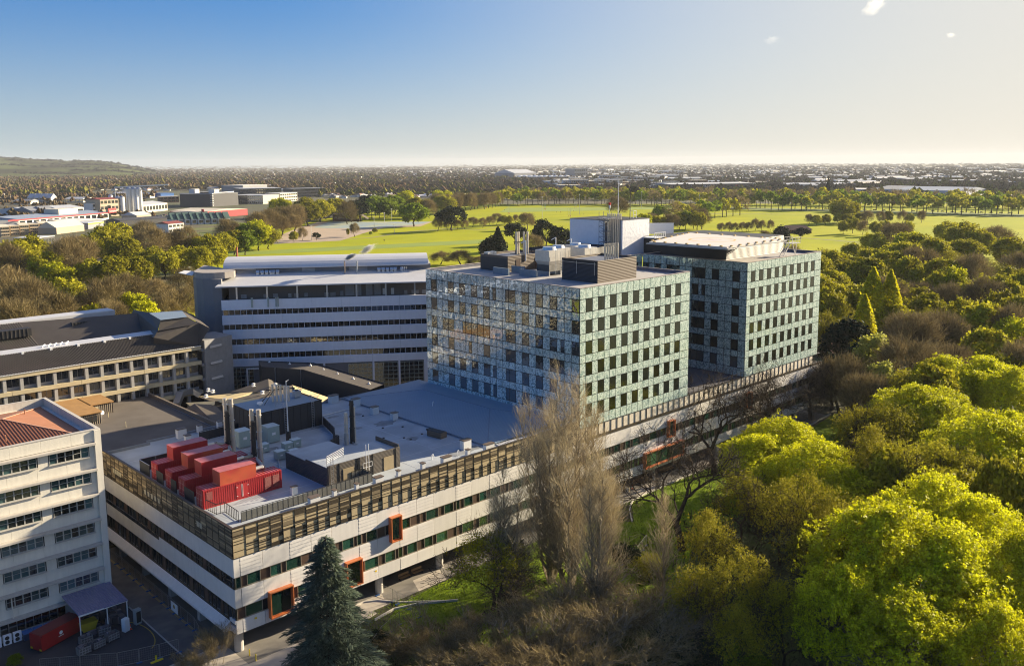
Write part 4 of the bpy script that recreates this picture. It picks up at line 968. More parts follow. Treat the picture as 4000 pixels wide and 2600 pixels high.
# steam from the chimney
def volume_box(name, label, cat, loc, size, dens, color=(1,1,1), nscale=1.2, thr=0.5, drift=(0,0,0), soft=0.2, tilt=(0,0,0)):
    o = MB().box(-1, -1, -1, 1, 1, 1).build(name, [], None, loc)
    o.scale = size; o.rotation_euler = tilt
    m = bpy.data.materials.new(name); m.use_nodes = True; n, l = m.node_tree.nodes, m.node_tree.links; n.clear()
    out = n.new('ShaderNodeOutputMaterial'); pv = n.new('ShaderNodeVolumePrincipled'); pv.inputs['Color'].default_value = (*color, 1)
    tc = n.new('ShaderNodeTexCoord'); nz = n.new('ShaderNodeTexNoise'); nz.inputs['Scale'].default_value = nscale; nz.inputs['Detail'].default_value = 4
    l.new(tc.outputs['Object'], nz.inputs['Vector'])
    ln = n.new('ShaderNodeVectorMath'); ln.operation = 'LENGTH'; l.new(tc.outputs['Object'], ln.inputs[0])
    mr = n.new('ShaderNodeMapRange'); mr.inputs['From Min'].default_value = 0.25; mr.inputs['From Max'].default_value = 1.0; mr.inputs['To Min'].default_value = soft; mr.inputs['To Max'].default_value = -0.35
    l.new(ln.outputs['Value'], mr.inputs['Value'])
    ad = n.new('ShaderNodeMath'); ad.operation = 'ADD'; l.new(nz.outputs['Fac'], ad.inputs[0]); l.new(mr.outputs[0], ad.inputs[1])
    m2 = n.new('ShaderNodeMapRange'); m2.inputs['From Min'].default_value = thr; m2.inputs['From Max'].default_value = thr+0.25; m2.inputs['To Max'].default_value = dens
    l.new(ad.outputs[0], m2.inputs['Value']); l.new(m2.outputs[0], pv.inputs['Density']); l.new(pv.outputs[0], out.inputs['Volume'])
    o.data.materials.append(m)
    if cat: tag(o, label, cat)
    return o
sp = L(31.0, 8.8, 40.2)
st1 = volume_box('steam_plume', None, None, (sp[0]+1.4, sp[1]-0.8, 40.0), (2.8, 1.2, 1.1), 6.0, nscale=1.6, thr=0.45, soft=0.25, tilt=(0, rad(-22), BAZ)); stuff(st1)
st2 = volume_box('steam_plume', None, None, (sp[0]+5.2, sp[1]-3.4, 42.0), (4.4, 2.0, 1.7), 2.2, nscale=1.8, thr=0.5, soft=0.2, tilt=(0, rad(-25), BAZ)); stuff(st2)

# ---------------------------------------------------------------- riverside block (left, behind)
RY = 97.0
rb = thing('brown_roofed_block', 'long low block with yellowish concrete beams and dark ribbed mansard roof', 'building', (0, RY, 0))
MB().box(-42, 1.4, 0, 43.5, 30, 21.5).build('core', DARKVOID, rb)
LEV = [21.95, 18.4, 14.8, 11.2]
for z in LEV:
    for i in range(6):
        a = -41+i*13.7
        MB().box(a+0.03, -0.25, z-0.85, min(a+13.67, 41.2), 1.4, z).build('concrete_beam', BEAM, rb)
colx = [-1.1+3.24*i for i in range(-12, 13)]
for li, z in enumerate(LEV):
    for x in colx[(6 if li > 1 else 3):]:
        MB().box(x-0.32, -0.05, z-3.6, x+0.32, 0.9, z-0.85).build('column', CONC, rb)
for li, z in enumerate(LEV[:3]):
    for i, x in enumerate(colx[6:]):
        f = MB().box(x+0.34, 1.0, z-3.55, x+2.88, 1.15, z-0.87).build('window', DGLASS, rb)
        MB().box(x+0.34, 0.9, z-3.55, x+2.88, 0.99, z-2.85).box(x+1.58, 0.93, z-2.85, x+1.64, 0.99, z-0.87).build('sill_panel', CONC_D, f)
for z in (21.4, 17.8, 14.2): MB().box(41.2, -0.3, z-0.8, 41.8, 1.2, z-0.1).build('beam_end', CONC_D, rb)
RIB = mat('dark_ribbed_mansard', (0.085, 0.073, 0.062), 0.6, var=0.1, scale=0.5)
def sloped(name, p, m, parent, ribs=0, axis=0):
    b = MB().add(p, [(0,1,2,3)])
    if ribs:
        a, c, d, e = [Vector(q) for q in p]
        n_ = (c-a).cross(e-a).normalized()
        if n_.z < 0: n_ = -n_
        for i in range(ribs):
            t = (i+.5)/ribs; s0, s1 = a.lerp(c, t), e.lerp(d, t); b.bar(s0+n_*0.04, s1+n_*0.04, 0.16, 0.1)
    return b.build(name, m, parent)
sloped('mansard_roof', [(-41, -0.35, 22.05), (41, -0.35, 22.05), (33.5, 3.6, 25.6), (-41, 3.6, 25.6)], RIB, rb, ribs=150)
MB().box(-41, -0.42, 21.95, 41.2, -0.2, 22.12).build('gutter', WHITEP, rb)
MB().box(-41, 3.6, 25.4, 33.2, 8.2, 25.75).build('walkway_roof', SILVERROOF, rb)
b = MB()
for k in range(7): b.box(-2.2+k*5.6, 3.2, 25.0, -1.7+k*5.6, 3.8, 25.8)
for k in range(5): b.bar((8+k*1.2, 5.4, 25.9), (8.9+k*1.2, 6.2, 26.2), 0.25)
b.build('roof_fittings', WHITEP, rb)
# inner courtyard mansards
MB().box(-41, 8.2, 21, 33, 28, 23.0).build('courtyard_floor', RIB, rb)
sloped('mansard_roof', [(-41, 20, 23), (12, 20, 23), (10, 28, 28.2), (-41, 28, 28.2)], RIB, rb, ribs=100)
sloped('mansard_roof', [(12, 20, 23), (36, 12, 23), (38, 20, 28.2), (10, 28, 28.2)], RIB, rb)
def rface(name, pts, m):
    v = [(lambda q, z: (q[0], q[1]-RY, z))(G(a*0.42017, 1150+b_*0.42017, z), z) for a, b_, z in pts]
    return MB().add(v, [tuple(range(len(v)))]).build(name, m, rb)
rface('hip_roof_end', [(1445, 522, 22), (1845, 478, 22), (1950, 312, 26.5), (1850, 262, 27.5), (1470, 330, 26.6), (1430, 400, 25.4)], RIB)
rface('hip_roof_upper', [(1470, 338, 26.55), (1850, 270, 27.4), (1740, 208, 29), (1495, 237, 29)], RIB)
rface('inner_roof_slope', [(1340, 378, 23.5), (1430, 400, 25.5), (1470, 330, 26.7), (1495, 237, 29), (1385, 172, 29), (1240, 140, 28.6), (1200, 235, 25.5), (1225, 330, 23.5)], RIB)
rface('flat_roof', [(1495, 237, 29.05), (1740, 208, 29.05), (1690, 147, 29.05), (1385, 172, 29.05)], MEMB_B)
rface('end_roof_slope', [(1740, 208, 29), (1690, 147, 29), (1800, 190, 27), (1950, 312, 26.5), (1850, 262, 27.5)], RIB)
MB().box(-41, 28, 24, 32, 33, 28.5).build('far_roof_ridge', SILVERROOF, rb)
for x0, x1 in ((-14, -6.5), (0.5, 11.0), (20, 29)):
    b = MB(); b.box(x0, 22.8, 25.6, x1, 25.5, 27.4, 0)
    b.build('dormer_louvre', BLACK, rb)
    b = MB()
    for q in range(12): b.box(x0+(x1-x0)*q/12, 22.7, 25.6, x0+(x1-x0)*q/12+0.12, 22.8, 27.4)
    b.build('dormer_slats', RIB, rb)
b = MB(); b.prism([(41.8, -0.9), (50, 1.5), (49, 9), (42.5, 8)], 0, 23.2); b.build('stair_tower_wall', CONC_D, rb)
for k, z in enumerate((21.2, 17.2, 13.4)):
    MB().add([(43.2, -0.95, z), (46.6, 0.05, z), (46.6, 0.35, z+0.5), (43.2, -0.65, z+0.5), (43.2, -0.55, z), (46.6, .45, z)], [(0,1,2,3), (0,4,5,1), (3,2,5,4)]).build('ledge', CREAM_LEDGE, rb)
t = thing('low_white_wall', 'short white wall at the foot of the brown roofed block', 'wall', G(575, 1555, 11)); MB().box(0, 0, -11, 11, 0.3, 1.6).build('wall', WHITE2, t, rz=rad(2))

# ---------------------------------------------------------------- dark felt roof block and its brown boxes
fb = thing('felt_roof_block', 'flat grey brown felt roof with dark edge between the white ward building and the podium', 'building', (0, 0, 0))
zf = 12.0
c_ = [G(*q, zf) for q in ((300, 1520), (545, 1520), (805, 1652), (820, 1700), (120, 1810), (120, 1560))]
c_ = [(8, 106), (28.3, 105.5), (27.9, 66.8), (27.9, 61.0), (-2, 61.0), (-2, 106)]
MB().prism([(x, y) for x, y in c_], 0, zf).build('body', CONC_D, fb)
MB().prism([(x+(.3 if x < 10 else -.3), y+(.3 if y < 80 else -.3)) for x, y in c_], zf, zf+0.05).build('roof', ASPH_ROOF, fb)
MB().box(28.0, 61.0, zf, 28.5, 105.7, zf+0.9).box(-2, 105.2, zf, 28.0, 105.7, zf+0.9).build('parapet', mat('brown_parapet', (0.16, 0.13, 0.1), 0.7), fb)
MB().add([(-2, 60.9, zf+0.1), (28.0, 60.9, zf+0.1), (28, 49.5, zf-1.2), (-2, 49.5, zf-1.2)], [(0,3,2,1)]).build('lower_ribbed_roof', mat('dark_ribbed_roof', (0.06, 0.055, 0.05), 0.7, wave=(0, 0.35, 1)), fb)
MB().box(-2, 48.2, 0, 28, 60.9, zf-1.3).build('lower_body', DARKVOID, fb)
bx = thing('roof_cabin', 'brown ribbed roof cabin with orange brown top and long window', 'roof cabin', (6.2, 82.6, zf))
MB().box(0, 0, 0, 6.4, 15, 2.4).build('walls', mat('brown_rib_wall', (0.12, 0.095, 0.07), 0.6, wave=(0, 0.4, 1)), bx); MB().box(-0.2, -0.3, 2.4, 6.6, 15.2, 2.6).build('roof', RUSTBOX, bx)
MB().box(0.6, -0.08, 0.7, 5.6, 0, 1.9).build('window', DGLASS, bx)
for x in (1.6, 2.6, 3.6, 4.6): MB().box(x, -0.12, 0.7, x+0.06, -0.08, 1.9).build('mullion', BROWNP, bx)
bx2 = thing('roof_cabin', 'smaller brown roof cabin with a pale framed window behind', 'roof cabin', (12.7, 89.0, zf)); MB().box(0, 0, 0, 4.6, 9, 2.4).build('walls', MATS['brown_rib_wall'], bx2); MB().box(-0.2, -0.2, 2.4, 4.8, 9.2, 2.6).build('roof', RUSTBOX, bx2); MB().box(0.4, -0.08, 0.8, 1.6, 0, 2.0).build('window', BEAM, bx2)
dsh = thing('satellite_dish', 'white satellite dish beside the brown roof cabins', 'dish', (13.6, 85.4, zf)); MB().tube((0,0,0), (0,0,1.2), 0.06, n=6).build('pole', GALV, dsh); MB().tube((0.1,-0.12,1.5), (0.12,-0.2,1.53), 0.42, 0.46, n=16).build('dish', WHITEP, dsh)
def vent(x, y, z, lab, s=1.0, m=WHITEP):
    t = thing('roof_vent', lab, 'vent', (x, y, z)); MB().box(-0.5*s, -0.5*s, 0, 0.5*s, 0.5*s, 0.12).tube((0,0,0.1), (0,0,0.55*s), 0.28*s, n=10).build('base', m, t); MB().lathe((0,0,0.5*s), [(0.5*s, 0), (0.55*s, 0.25*s), (0.2*s, 0.4*s)], 12).build('cowl', m, t)
for (u, v, z), lab in (((265, 1548, 14.8), 'left of two white vents on the orange brown cabin roof'), ((290, 1543, 14.8), 'right of two white vents on the orange brown cabin roof'), ((466, 1553, zf), 'white vent at the back of the felt roof'),
                       ((644, 1565, 8), 'left of two low white vents beyond the felt roof'), ((668, 1565, 8), 'right of two low white vents beyond the felt roof')):
    q = G(u, v, z); vent(q[0], q[1], z, lab, 0.85)
for k, (u, v) in enumerate(((424, 1630), (492, 1668))):
    q = G(u, v, zf); t = thing('vent_pipe', ['farther', 'nearer'][k]+' short pipe standing on the felt roof', 'pipe', q); MB().tube((0,0,0), (0,0,1.2), 0.06, n=6).build('pipe', BEAM, t)
t = thing('aerial_mast', 'thin white aerial mast behind the brown cabins', 'mast', G(331, 1545, zf)); MB().tube((0,0,0), (0,0,6.5), 0.05, n=5).bar((-0.8, 0, 5.5), (1.0, 0, 5.6), 0.12).build('mast', WHITEP, t)
# silver bent duct
q = G(690, 1590, 9); t = thing('roof_duct', 'big bent silver duct beside the beige roof', 'duct', q)
MB().bar((0,0,0.6), (2.2, 2.2, 2.6), 1.5, 1.2).bar((2.2, 2.2, 2.6), (5.2, 2.6, 2.6), 1.5, 1.2).bar((5.2, 2.6, 2.6), (6.6, 1.6, 1.4), 1.5, 1.2).build('duct', GALV, t)

# ---------------------------------------------------------------- beige hipped roof and black sloping link
bg_ = thing('beige_roofed_block', 'low block with folded beige hipped roofs, their shaded slopes coloured brown, behind the black plant room', 'building', (0, 0, 0))
zz = 10.0
def R(u, v, z): 
    q = G(u, v, z); return (q[0], q[1], z)
pA = [R(905, 1522, 9), R(985, 1527, 9), R(1060, 1480, 12.2), R(1125, 1506, 9.5), R(1145, 1500, 11.5), R(1283, 1556, 9), R(1120, 1660, 9), R(950, 1610, 9), R(1007, 1580, 12), R(1026, 1555, 11)]
MB().prism([(x, y) for x, y, z in (R(715, 1600, 11.2), R(905, 1522, 11.2), R(1060, 1478, 11.2), R(1290, 1556, 11.2), R(1250, 1640, 11.2), R(900, 1700, 11.2))], 0, 10.9).build('body', BEIGE_SHADE, bg_)
def face(name, pts, m): 
    v = [R(p[0], p[1], p[2]+2.3) for p in pts]; a, b_, c3_ = Vector(v[0]), Vector(v[1]), Vector(v[2]); 
    if (b_-a).cross(c3_-a).z < 0: v = v[::-1]
    return MB().add(v, [tuple(range(len(v)))]).build(name, m, bg_)
face('roof_slope', [(900, 1530, 9.6), (1048, 1479, 11.6), (1120, 1508, 9.6), (1052, 1532, 10.6)], BEIGE_SHADE)
face('roof_slope', [(770, 1548, 9.2), (990, 1530, 10.2), (1080, 1500, 10.6), (1120, 1508, 9.9), (900, 1560, 9.7)], BEIGE_LIT)
face('roof_slope', [(780, 1552, 9.3), (900, 1560, 9.8), (1120, 1508, 10.0), (1140, 1504, 10.9), (1010, 1558, 11.0), (830, 1566, 9.7)], BEIGE_SHADE)
face('roof_slope', [(840, 1562, 9.8), (1020, 1557, 11.4), (1000, 1582, 11.2), (950, 1608, 9.8)], BEIGE_LIT)
face('roof_slope', [(1020, 1557, 11.4), (1142, 1503, 11.4), (1180, 1520, 11), (1120, 1640, 9.6), (1000, 1582, 11.2)], BEIGE_SHADE)
face('roof_slope', [(1142, 1503, 11.4), (1285, 1552, 9.6), (1250, 1575, 9.6), (1160, 1535, 11.2)], BEIGE_LIT)
face('roof_slope', [(725, 1572, 9.4), (840, 1566, 10.6), (838, 1580, 11.2), (762, 1600, 9.4)], BEIGE_LIT)
face('roof_slope', [(718, 1598, 9.2), (760, 1576, 10.8), (838, 1580, 11.0), (900, 1640, 9.6), (880, 1690, 9.0)], BEIGE_SHADE)
for (u, v, z), lab in (((813, 1528, 12.3), 'left rear white vent on the beige roof'), ((831, 1533, 12.3), 'right rear white vent on the beige roof'), ((805, 1552, 12.3), 'small white vent at the left edge of the beige roof'), ((990, 1508, 13.3), 'white vent at the top of the beige roof'), ((1076, 1508, 13.3), 'white box vent on the beige roof near its peak'), ((1025, 1538, 13.3), 'white box vent in the middle of the dark roof slope')):
    q = G(u, v, z); vent(q[0], q[1], z, lab, 0.85)
lk = thing('sloping_link_roof', 'black walled link with a long felt roof sloping down towards the podium', 'building', (0, 0, 0))
zA = 14.5
a0, a1, a2 = R(1010, 1412, 15.5), R(1225, 1420, 15.5), R(1500, 1500, 13.2)
b0, b1, b2 = R(1022, 1432, 15.5), R(1183, 1442, 15.5), R(1447, 1521, 13.2)
mdl = mat('dark_felt', (0.10, 0.088, 0.078), 0.85, var=0.1)
MB().add([a0, a1, b1, b0], [(0,1,2,3)]).add([a1, a2, b2, b1], [(0,1,2,3)]).build('roof', mdl, lk)
w = MB()
for p, q in ((b0, b1), (b1, b2)): w.add([(p[0], p[1], 0), (q[0], q[1], 0), q, p], [(0,1,2,3)])
for p, q in ((a0, a1), (a1, a2)): w.add([(p[0], p[1], 0), (q[0], q[1], 0), (q[0], q[1], q[2]+0.25), (p[0], p[1], p[2]+0.25)], [(0,1,2,3)])
w.add([(a0[0], a0[1], 0), (b0[0], b0[1], 0), b0, a0], [(0,1,2,3)]); w.build('walls', BLACKV, lk)
w = MB()
for t_ in (0.33, 0.95):
    p = Vector(b0).lerp(Vector(b1), t_); w.bar((p.x-0.1, p.y-0.15, 7), (p.x-0.1, p.y-0.15, p.z), 0.14)
w.build('downpipe', GALV, lk)
for k in range(7):
    t_ = (k+0.5)/7; p = (Vector(a0)+Vector(b0))/2 if k < 0 else None
    u = [1052, 1132, 1213, 1264, 1319, 1380, 1442][k]; v = [1415, 1422, 1428, 1445, 1461, 1480, 1499][k]; z = 15.5 if k < 3 else 15.3-(k-2)*0.45
    q = G(u, v, z); t = thing('roof_vent', ORD[k]+' small white vent counted from the left along the sloping felt roof', 'vent', q, group='small vents on the link roof'); MB().lathe((0,0,0), [(0.35, 0), (0.3, 0.15), (0.08, 0.3)], 8).tube((0,0,0.1), (0,0,0.6), 0.07, n=6).build('cowl', WHITEP, t)

# ---------------------------------------------------------------- cream tower block at the left edge (facade plane y = 26)
WY = 26.0
cb = thing('cream_tower_block', 'tall cream block with stacked ledges and window rows at the left edge', 'building', (0, WY, 0))
X0, X1 = -46.0, -6.7
TOPZ = 27.2
MB().box(X0, 0.5, 0, X1-0.4, 24.3, 26.0).build('core', CREAM, cb)
led = [25.3, 21.45, 17.7, 13.95, 10.25, 6.5, 3.0]
# top parapet band
for i in range(10):
    w = (X1-0.05-X0)/10; MB().box(X0+i*w+0.01, -0.05, 25.55, X0+(i+1)*w-0.01, 0.5, TOPZ).build('parapet_panel', CREAM, cb)
MB().box(X1-0.9, -0.35, 0, X1, 0.6, 25.3).box(X1-0.9, -0.35, 25.3, X1, 0.6, TOPZ).build('corner_pier', CREAM, cb)
for z in led: MB().box(X0, -0.75, z-0.12, X1-0.9, 0.5, z+0.18).build('ledge', CREAM_LEDGE, cb)
MB().box(X0, -0.1, TOPZ, X1+0.05, 0.45, TOPZ+0.12).box(X1-0.45, 0.45, TOPZ, X1+0.05, 24.3, TOPZ+0.12).box(X0, 23.9, TOPZ, X1-0.45, 24.3, TOPZ+0.12).build('parapet_capping', CREAM_LEDGE, cb)
MB().box(X1-0.4, 0.5, 0, X1, 24.3, TOPZ).box(X0, 23.9, 26, X1-0.4, 24.3, TOPZ).build('side_wall', mat('weathered_parapet', (0.62, 0.58, 0.50), 0.85, streak=0.3, var=0.1), cb)
# hipped rusty roof inside the parapet
rf = MB(); e0, e1, f0, f1 = X0, X1-1.0, 0.8, 23.6; zr0, zr1 = 26.0, 28.1; mid = 12.0
rf.add([(e0, f0, zr0), (e1, f0, zr0), (e1, f1, zr0), (e0, f1, zr0), (e1-8.5, mid, zr1), (e0, mid, zr1)], [(0,1,4,5), (1,2,4), (2,3,5,4)])
roof = rf.build('hipped_roof', RUSTROOF, cb)
rf = MB()
for i in range(90):
    x = e1-0.25-i*0.43; 
    t_ = min(1.0, (e1-x)/8.5); rf.bar((x, f0, zr0+0.04), (x, f0+(mid-f0)*t_, zr0+(zr1-zr0)*t_+0.04), 0.12, 0.08)
rf.build('roof_ribs', mat('dark_rust_rib', (0.17, 0.06, 0.035), 0.7), roof)
MB().bar((e1, f0, zr0+0.08), (e1-8.5, mid, zr1+0.08), 0.25, 0.08).bar((e1-8.5, mid, zr1+0.08), (e0, mid, zr1+0.08), 0.25, 0.08).bar((e1, f1, zr0+0.08), (e1-8.5, mid, zr1+0.08), 0.25, 0.08).build('ridge', mat('pink_ridge', (0.45, 0.25, 0.17), 0.6), roof)
# storeys: rows of panels, windows of five casements
FRW = mat('grey_window_frame', (0.42, 0.42, 0.38), 0.6)
wmesh = {}
def casement(kind):
    if kind in wmesh: return wmesh[kind]
    b = MB(); w, h = 1.04, 1.5
    b.box(0, 0.1, 0, 0.07, 0.2, h).box(w-0.07, 0.1, 0, w, 0.2, h).box(0.07, 0.1, 0, w-0.07, 0.2, 0.07).box(0.07, 0.1, h-0.07, w-0.07, 0.2, h).box(0.07, 0.1, h*0.52, w-0.07, 0.2, h*0.52+0.05)
    wmesh[kind] = b.mesh('window', FRW); return wmesh[kind]
PD = MB().box(0.07, 0.16, 0.07, 0.97, 0.18, 1.43).mesh('pane', DGLASS); PC = MB().box(0.07, 0.16, 0.07, 0.97, 0.18, 1.43).mesh('pane', CGLASS)
r = random.Random(11)
for si in range(6):
    zt = led[si]; zbm = led[si+1]; zw = zt-1.9+0.0
    for g, gx in enumerate((-13.65, -20.5, -27.4, -34.2)):
        for i in range(5):
            o = place('window', casement(0), cb, (gx+i*1.05, -0.05, zw+0.05))
            place('pane', PC if (i in (0, 4) and r.random() < 0.75) or r.random() < 0.3 else PD, o)
        MB().box(gx-0.1, -0.18, zw-0.06, gx+5.35, 0.08, zw+0.04).build('window_sill', CREAM_LEDGE, cb)
        MB().box(gx-0.15, 0.12, zw, gx+5.4, 0.46, zw+1.6).build('window_reveal', DARKVOID, cb)
    # spandrel panels and piers
    for i in range(10):
        w = (X1-0.9-X0)/10; MB().box(X0+i*w+0.012, 0.1, zbm+0.19, X0+(i+1)*w-0.012, 0.5, zw-0.07).build('spandrel_panel', CREAM, cb)
    gxs = [-13.65, -20.5, -27.4, -34.2]
    MB().box(gxs[0]+5.35, 0.1, zw-0.06, X1-0.9, 0.5, zt-0.13).build('wall_panel', CREAM, cb)
    for a, b_ in zip(gxs[1:], gxs[:-1]): MB().box(a+5.4, 0.1, zw-0.06, b_-0.12, 0.5, zt-0.13).build('wall_panel', CREAM, cb)
    MB().box(X0, 0.1, zw+1.58, X1-0.9, 0.5, zt-0.13).build('lintel', CREAM, cb)
MB().box(X0, 0.1, 0, X1-0.9, 0.5, 2.8).build('ground_wall', CREAM_LEDGE, cb)
b = MB()
for i in range(8): b.box(-21.5+i*1.05, -0.02, 1.1, -20.55+i*1.05, 0.1, 2.5)
b.build('ground_windows', DGLASS, cb)
MB().tube((-19.9, -0.25, 3.2), (-19.9, -0.25, 6.2), 0.08, n=6).build('downpipe', CREAM, cb)
for k, (u, v) in enumerate(((97, 1600), (22, 1702))):
    t = thing('roof_pipe', ['small pipe on the smooth rusty roof slope', 'small pipe on the ribbed rusty roof slope'][k], 'pipe', G(u, v+12, 27.2)); MB().tube((0,0,-0.3), (0,0,0.6), 0.08, n=6).build('pipe', RUSTROOF, t)

# ---------------------------------------------------------------- service yard
cn = thing('yard_canopy', 'mauve corrugated canopy over the cluttered yard beside the cream block', 'canopy', (-13.6, 18.9, 0))
zc = 3.7
cc = [(0, 0), (6.6, -0.2), (6.6, 6.9), (0, 6.9)]
MB().add([(x, y, zc+(0.35 if y > 3 else 0)) for x, y in cc]+[(x, y, zc+0.1+(0.35 if y > 3 else 0)) for x, y in cc], [(0,3,2,1),(4,5,6,7),(0,1,5,4),(1,2,6,5),(2,3,7,6),(3,0,4,7)]).build('roof', mat('mauve_sheet', (0.25, 0.24, 0.36), 0.55, wave=(0, 0.3, 0.7)), cn)
for x, y in ((0.1, 0.1), (6.4, -0.05), (3.7, 0.0), (6.4, 6.6)): MB().box(x, y, 0, x+0.12, y+0.12, zc).build('post', WHITEP, cn)
MB().box(-0.02, -0.1, zc-0.12, 6.6, 0.0, zc+0.08).build('fascia', WHITEP, cn)
sk = thing('skip_container', 'dark red skip container with round white logo and yellow corner bumpers', 'container', (-18.3, 19.5, 0), rz=rad(21))
MB().box(0, 0, 0.2, 6.2, 2.3, 2.4).build('body', mat('skip_red', (0.36, 0.02, 0.02), 0.45, var=0.1), sk); MB().box(0.05, 0.05, 2.4, 6.1, 2.25, 2.46).build('lid', mat('skip_dark_red', (0.16, 0.03, 0.03), 0.6), sk)
b = MB()
for x in (0, 6.0):
    for z in (0.2, 2.2): b.box(x, -0.04, z, x+0.2, 0.0, z+0.2)
b.build('corner_castings', MATS['skip_dark_red'], sk)
MB().tube((3.0, -0.03, 1.5), (3.0, -0.01, 1.5), 0.26, n=16).box(2.6, -0.025, 1.02, 3.4, -0.01, 1.12).build('white_logo', WHITEP, sk)
for x in (0.0, 0.0):
    pass
MB().box(-0.04, 0.1, 0.25, 0.0, 0.45, 0.5).box(-0.04, 1.85, 0.25, 0, 2.2, 0.5).build('yellow_bumpers', YELLOWSIGN, sk)
for k in range(4):
    x, y = -19.2+k*1.35, 25.0
    t = thing('wheelie_bin', ORD[k]+' large blue lidded bin from the left against the cream wall', 'bin', (x, y-0.9, 0), group='blue lidded bins by the cream wall')
    MB().add([(0.08,0.08,0.15),(1.12,0.08,0.15),(1.12,0.82,0.15),(0.08,0.82,0.15),(0,0,1.1),(1.2,0,1.1),(1.2,0.9,1.1),(0,0.9,1.1)], [(0,3,2,1),(4,5,6,7),(0,1,5,4),(1,2,6,5),(2,3,7,6),(3,0,4,7)]).build('body', mat('bin_dark_blue', (0.02, 0.05, 0.12), 0.5), t)
    MB().add([(-0.03,-0.03,1.1),(1.23,-0.03,1.1),(1.23,0.93,1.3),(-0.03,0.93,1.3),(-0.03,-0.03,1.16),(1.23,-0.03,1.16),(1.23,0.93,1.36),(-0.03,0.93,1.36)], [(0,3,2,1),(4,5,6,7),(0,1,5,4),(1,2,6,5),(2,3,7,6),(3,0,4,7)]).build('lid', mat('bin_blue', (0.03, 0.12, 0.33), 0.45), t)
    MB().tube((0.1, 0.1, 0.09), (0.1, 0.18, 0.09), 0.09, n=8).tube((1.1, 0.1, 0.09), (1.1, 0.18, 0.09), 0.09, n=8).build('wheels', BLACK, t)
def cage(x, y, rz, lab):
    t = thing('waste_cage', lab, 'trolley', (x, y, 0), rz=rz, group='grey waste cages in the yard')
    MB().box(0, 0, 0.2, 1.6, 1.0, 0.3).box(0.02, 0, 0.3, 1.58, 0.04, 1.15).box(0, 0, 0.3, 0.04, 1, 1.15).box(1.56, 0, 0.3, 1.6, 1, 1.15).box(0.04, 0.96, 0.3, 1.56, 1.0, 1.15).build('cage', mat('cage_grey', (0.2, 0.19, 0.18), 0.6, var=0.2, scale=3), t)
    b = MB()
    for q in range(3): b.box(0.0, -0.03, 0.3+q*0.36, 1.6, 0.0, 0.38+q*0.36)
    for q in range(5): b.box(q*0.38, -0.03, 0.2, q*0.38+0.06, 0.0, 1.2)
    b.build('rails', GALV, t)
    b = MB(); r = random.Random(int(x*10)+3)
    for q in range(5): a_ = r.random()*1.0; c2 = r.random()*0.5; b.box(a_+0.1, c2+0.1, 0.4, a_+0.5, c2+0.45, 0.9+r.random()*0.5)
    b.build('contents', mat('rubbish', (0.12, 0.11, 0.12), 0.7, island=0.8), t)
    c_ = MB()
    for q in (0.15, 1.45): c_.tube((q, 0.15, 0.1), (q, 0.22, 0.1), 0.1, n=8).tube((q, 0.85, 0.1), (q, 0.92, 0.1), 0.1, n=8)
    c_.build('castors', BLACK, t)
cage(-15.1, 14.7, rad(8), 'grey waste cage nearest the camera in the yard'); cage(-13.1, 15.0, rad(10), 'grey waste cage in the middle of the row in the yard')
cage(-11.0, 15.6, rad(12), 'grey waste cage heaped with pale scrap, right end of the yard row'); cage(-14.0, 17.3, rad(5), 'grey waste cage behind the others under the canopy edge'); cage(-11.4, 18.2, rad(-10), 'grey waste cage heaped with scrap deep under the canopy')
t = thing('white_fridge', 'tall white fridge standing beside the cluttered canopy', 'fridge', (-8.3, 16.9, 0), rz=rad(20)); MB().box(0, 0, 0.05, 0.8, 0.7, 1.9).build('body', WHITEP, t); MB().box(0.04, -0.05, 0.1, 0.76, 0, 1.85).build('door', WHITEP, t)
t = thing('vending_cabinet', 'grey cabinet with a dark front at the canopy corner post', 'cabinet', (-6.4, 17.9, 0), rz=rad(10)); MB().box(0, 0, 0, 0.9, 0.7, 2.2).build('body', mat('cabinet_grey', (0.35, 0.38, 0.36), 0.6), t); MB().box(0.12, -0.03, 0.3, 0.78, 0, 1.9).build('front', BLACK, t)
def cone(x, y, lab):
    t = thing('traffic_cone', lab, 'cone', (x, y, 0)); MB().box(-0.2, -0.2, 0, 0.2, 0.2, 0.05).lathe((0,0,0.05), [(0.15, 0), (0.10, 0.25)], 8).build('base', mat('cone_orange', (0.8, 0.12, 0.03), 0.5), t); MB().lathe((0,0,0), [(0.102, 0.3), (0.08, 0.45)], 8).build('white_band', WHITEP, t); MB().lathe((0,0,0), [(0.08, 0.45), (0.03, 0.75)], 8).build('tip', MATS['cone_orange'], t)
cone(-7.4, 17.4, 'orange and white cone between fridge and grey cabinet')
cone(85.5, 1.3, 'orange cone at the foot of the slatted benches'); cone(148.0, 1.2, 'orange cone far along the garden path')
b = MB(); r = random.Random(5)
for i in range(26):
    x, y = -13+r.random()*5.5, 19.5+r.random()*4.5; w, d_, h = 0.3+r.random()*0.9, 0.3+r.random()*0.8, 0.3+r.random()*1.4; b.box(x, y, 0.0, x+w, y+d_, h)
o = stuff(b.build('yard_clutter', MATS['rubbish'])); o['label'] = 'heap of dark boxes and scrap under the mauve canopy'
t = thing('yellow_skip', 'yellow skip half hidden under the canopy beside the red container', 'skip', (-12.9, 20.6, 0)); MB().add([(0.3,0.1,0.2),(1.9,0.1,0.2),(1.9,1.5,0.2),(0.3,1.5,0.2),(0,0,1.4),(2.3,0,1.4),(2.3,1.6,1.4),(0,1.6,1.4)], [(0,3,2,1),(4,5,6,7),(0,1,5,4),(1,2,6,5),(2,3,7,6),(3,0,4,7)]).build('body', mat('skip_yellow', (0.55, 0.4, 0.03), 0.5), t)
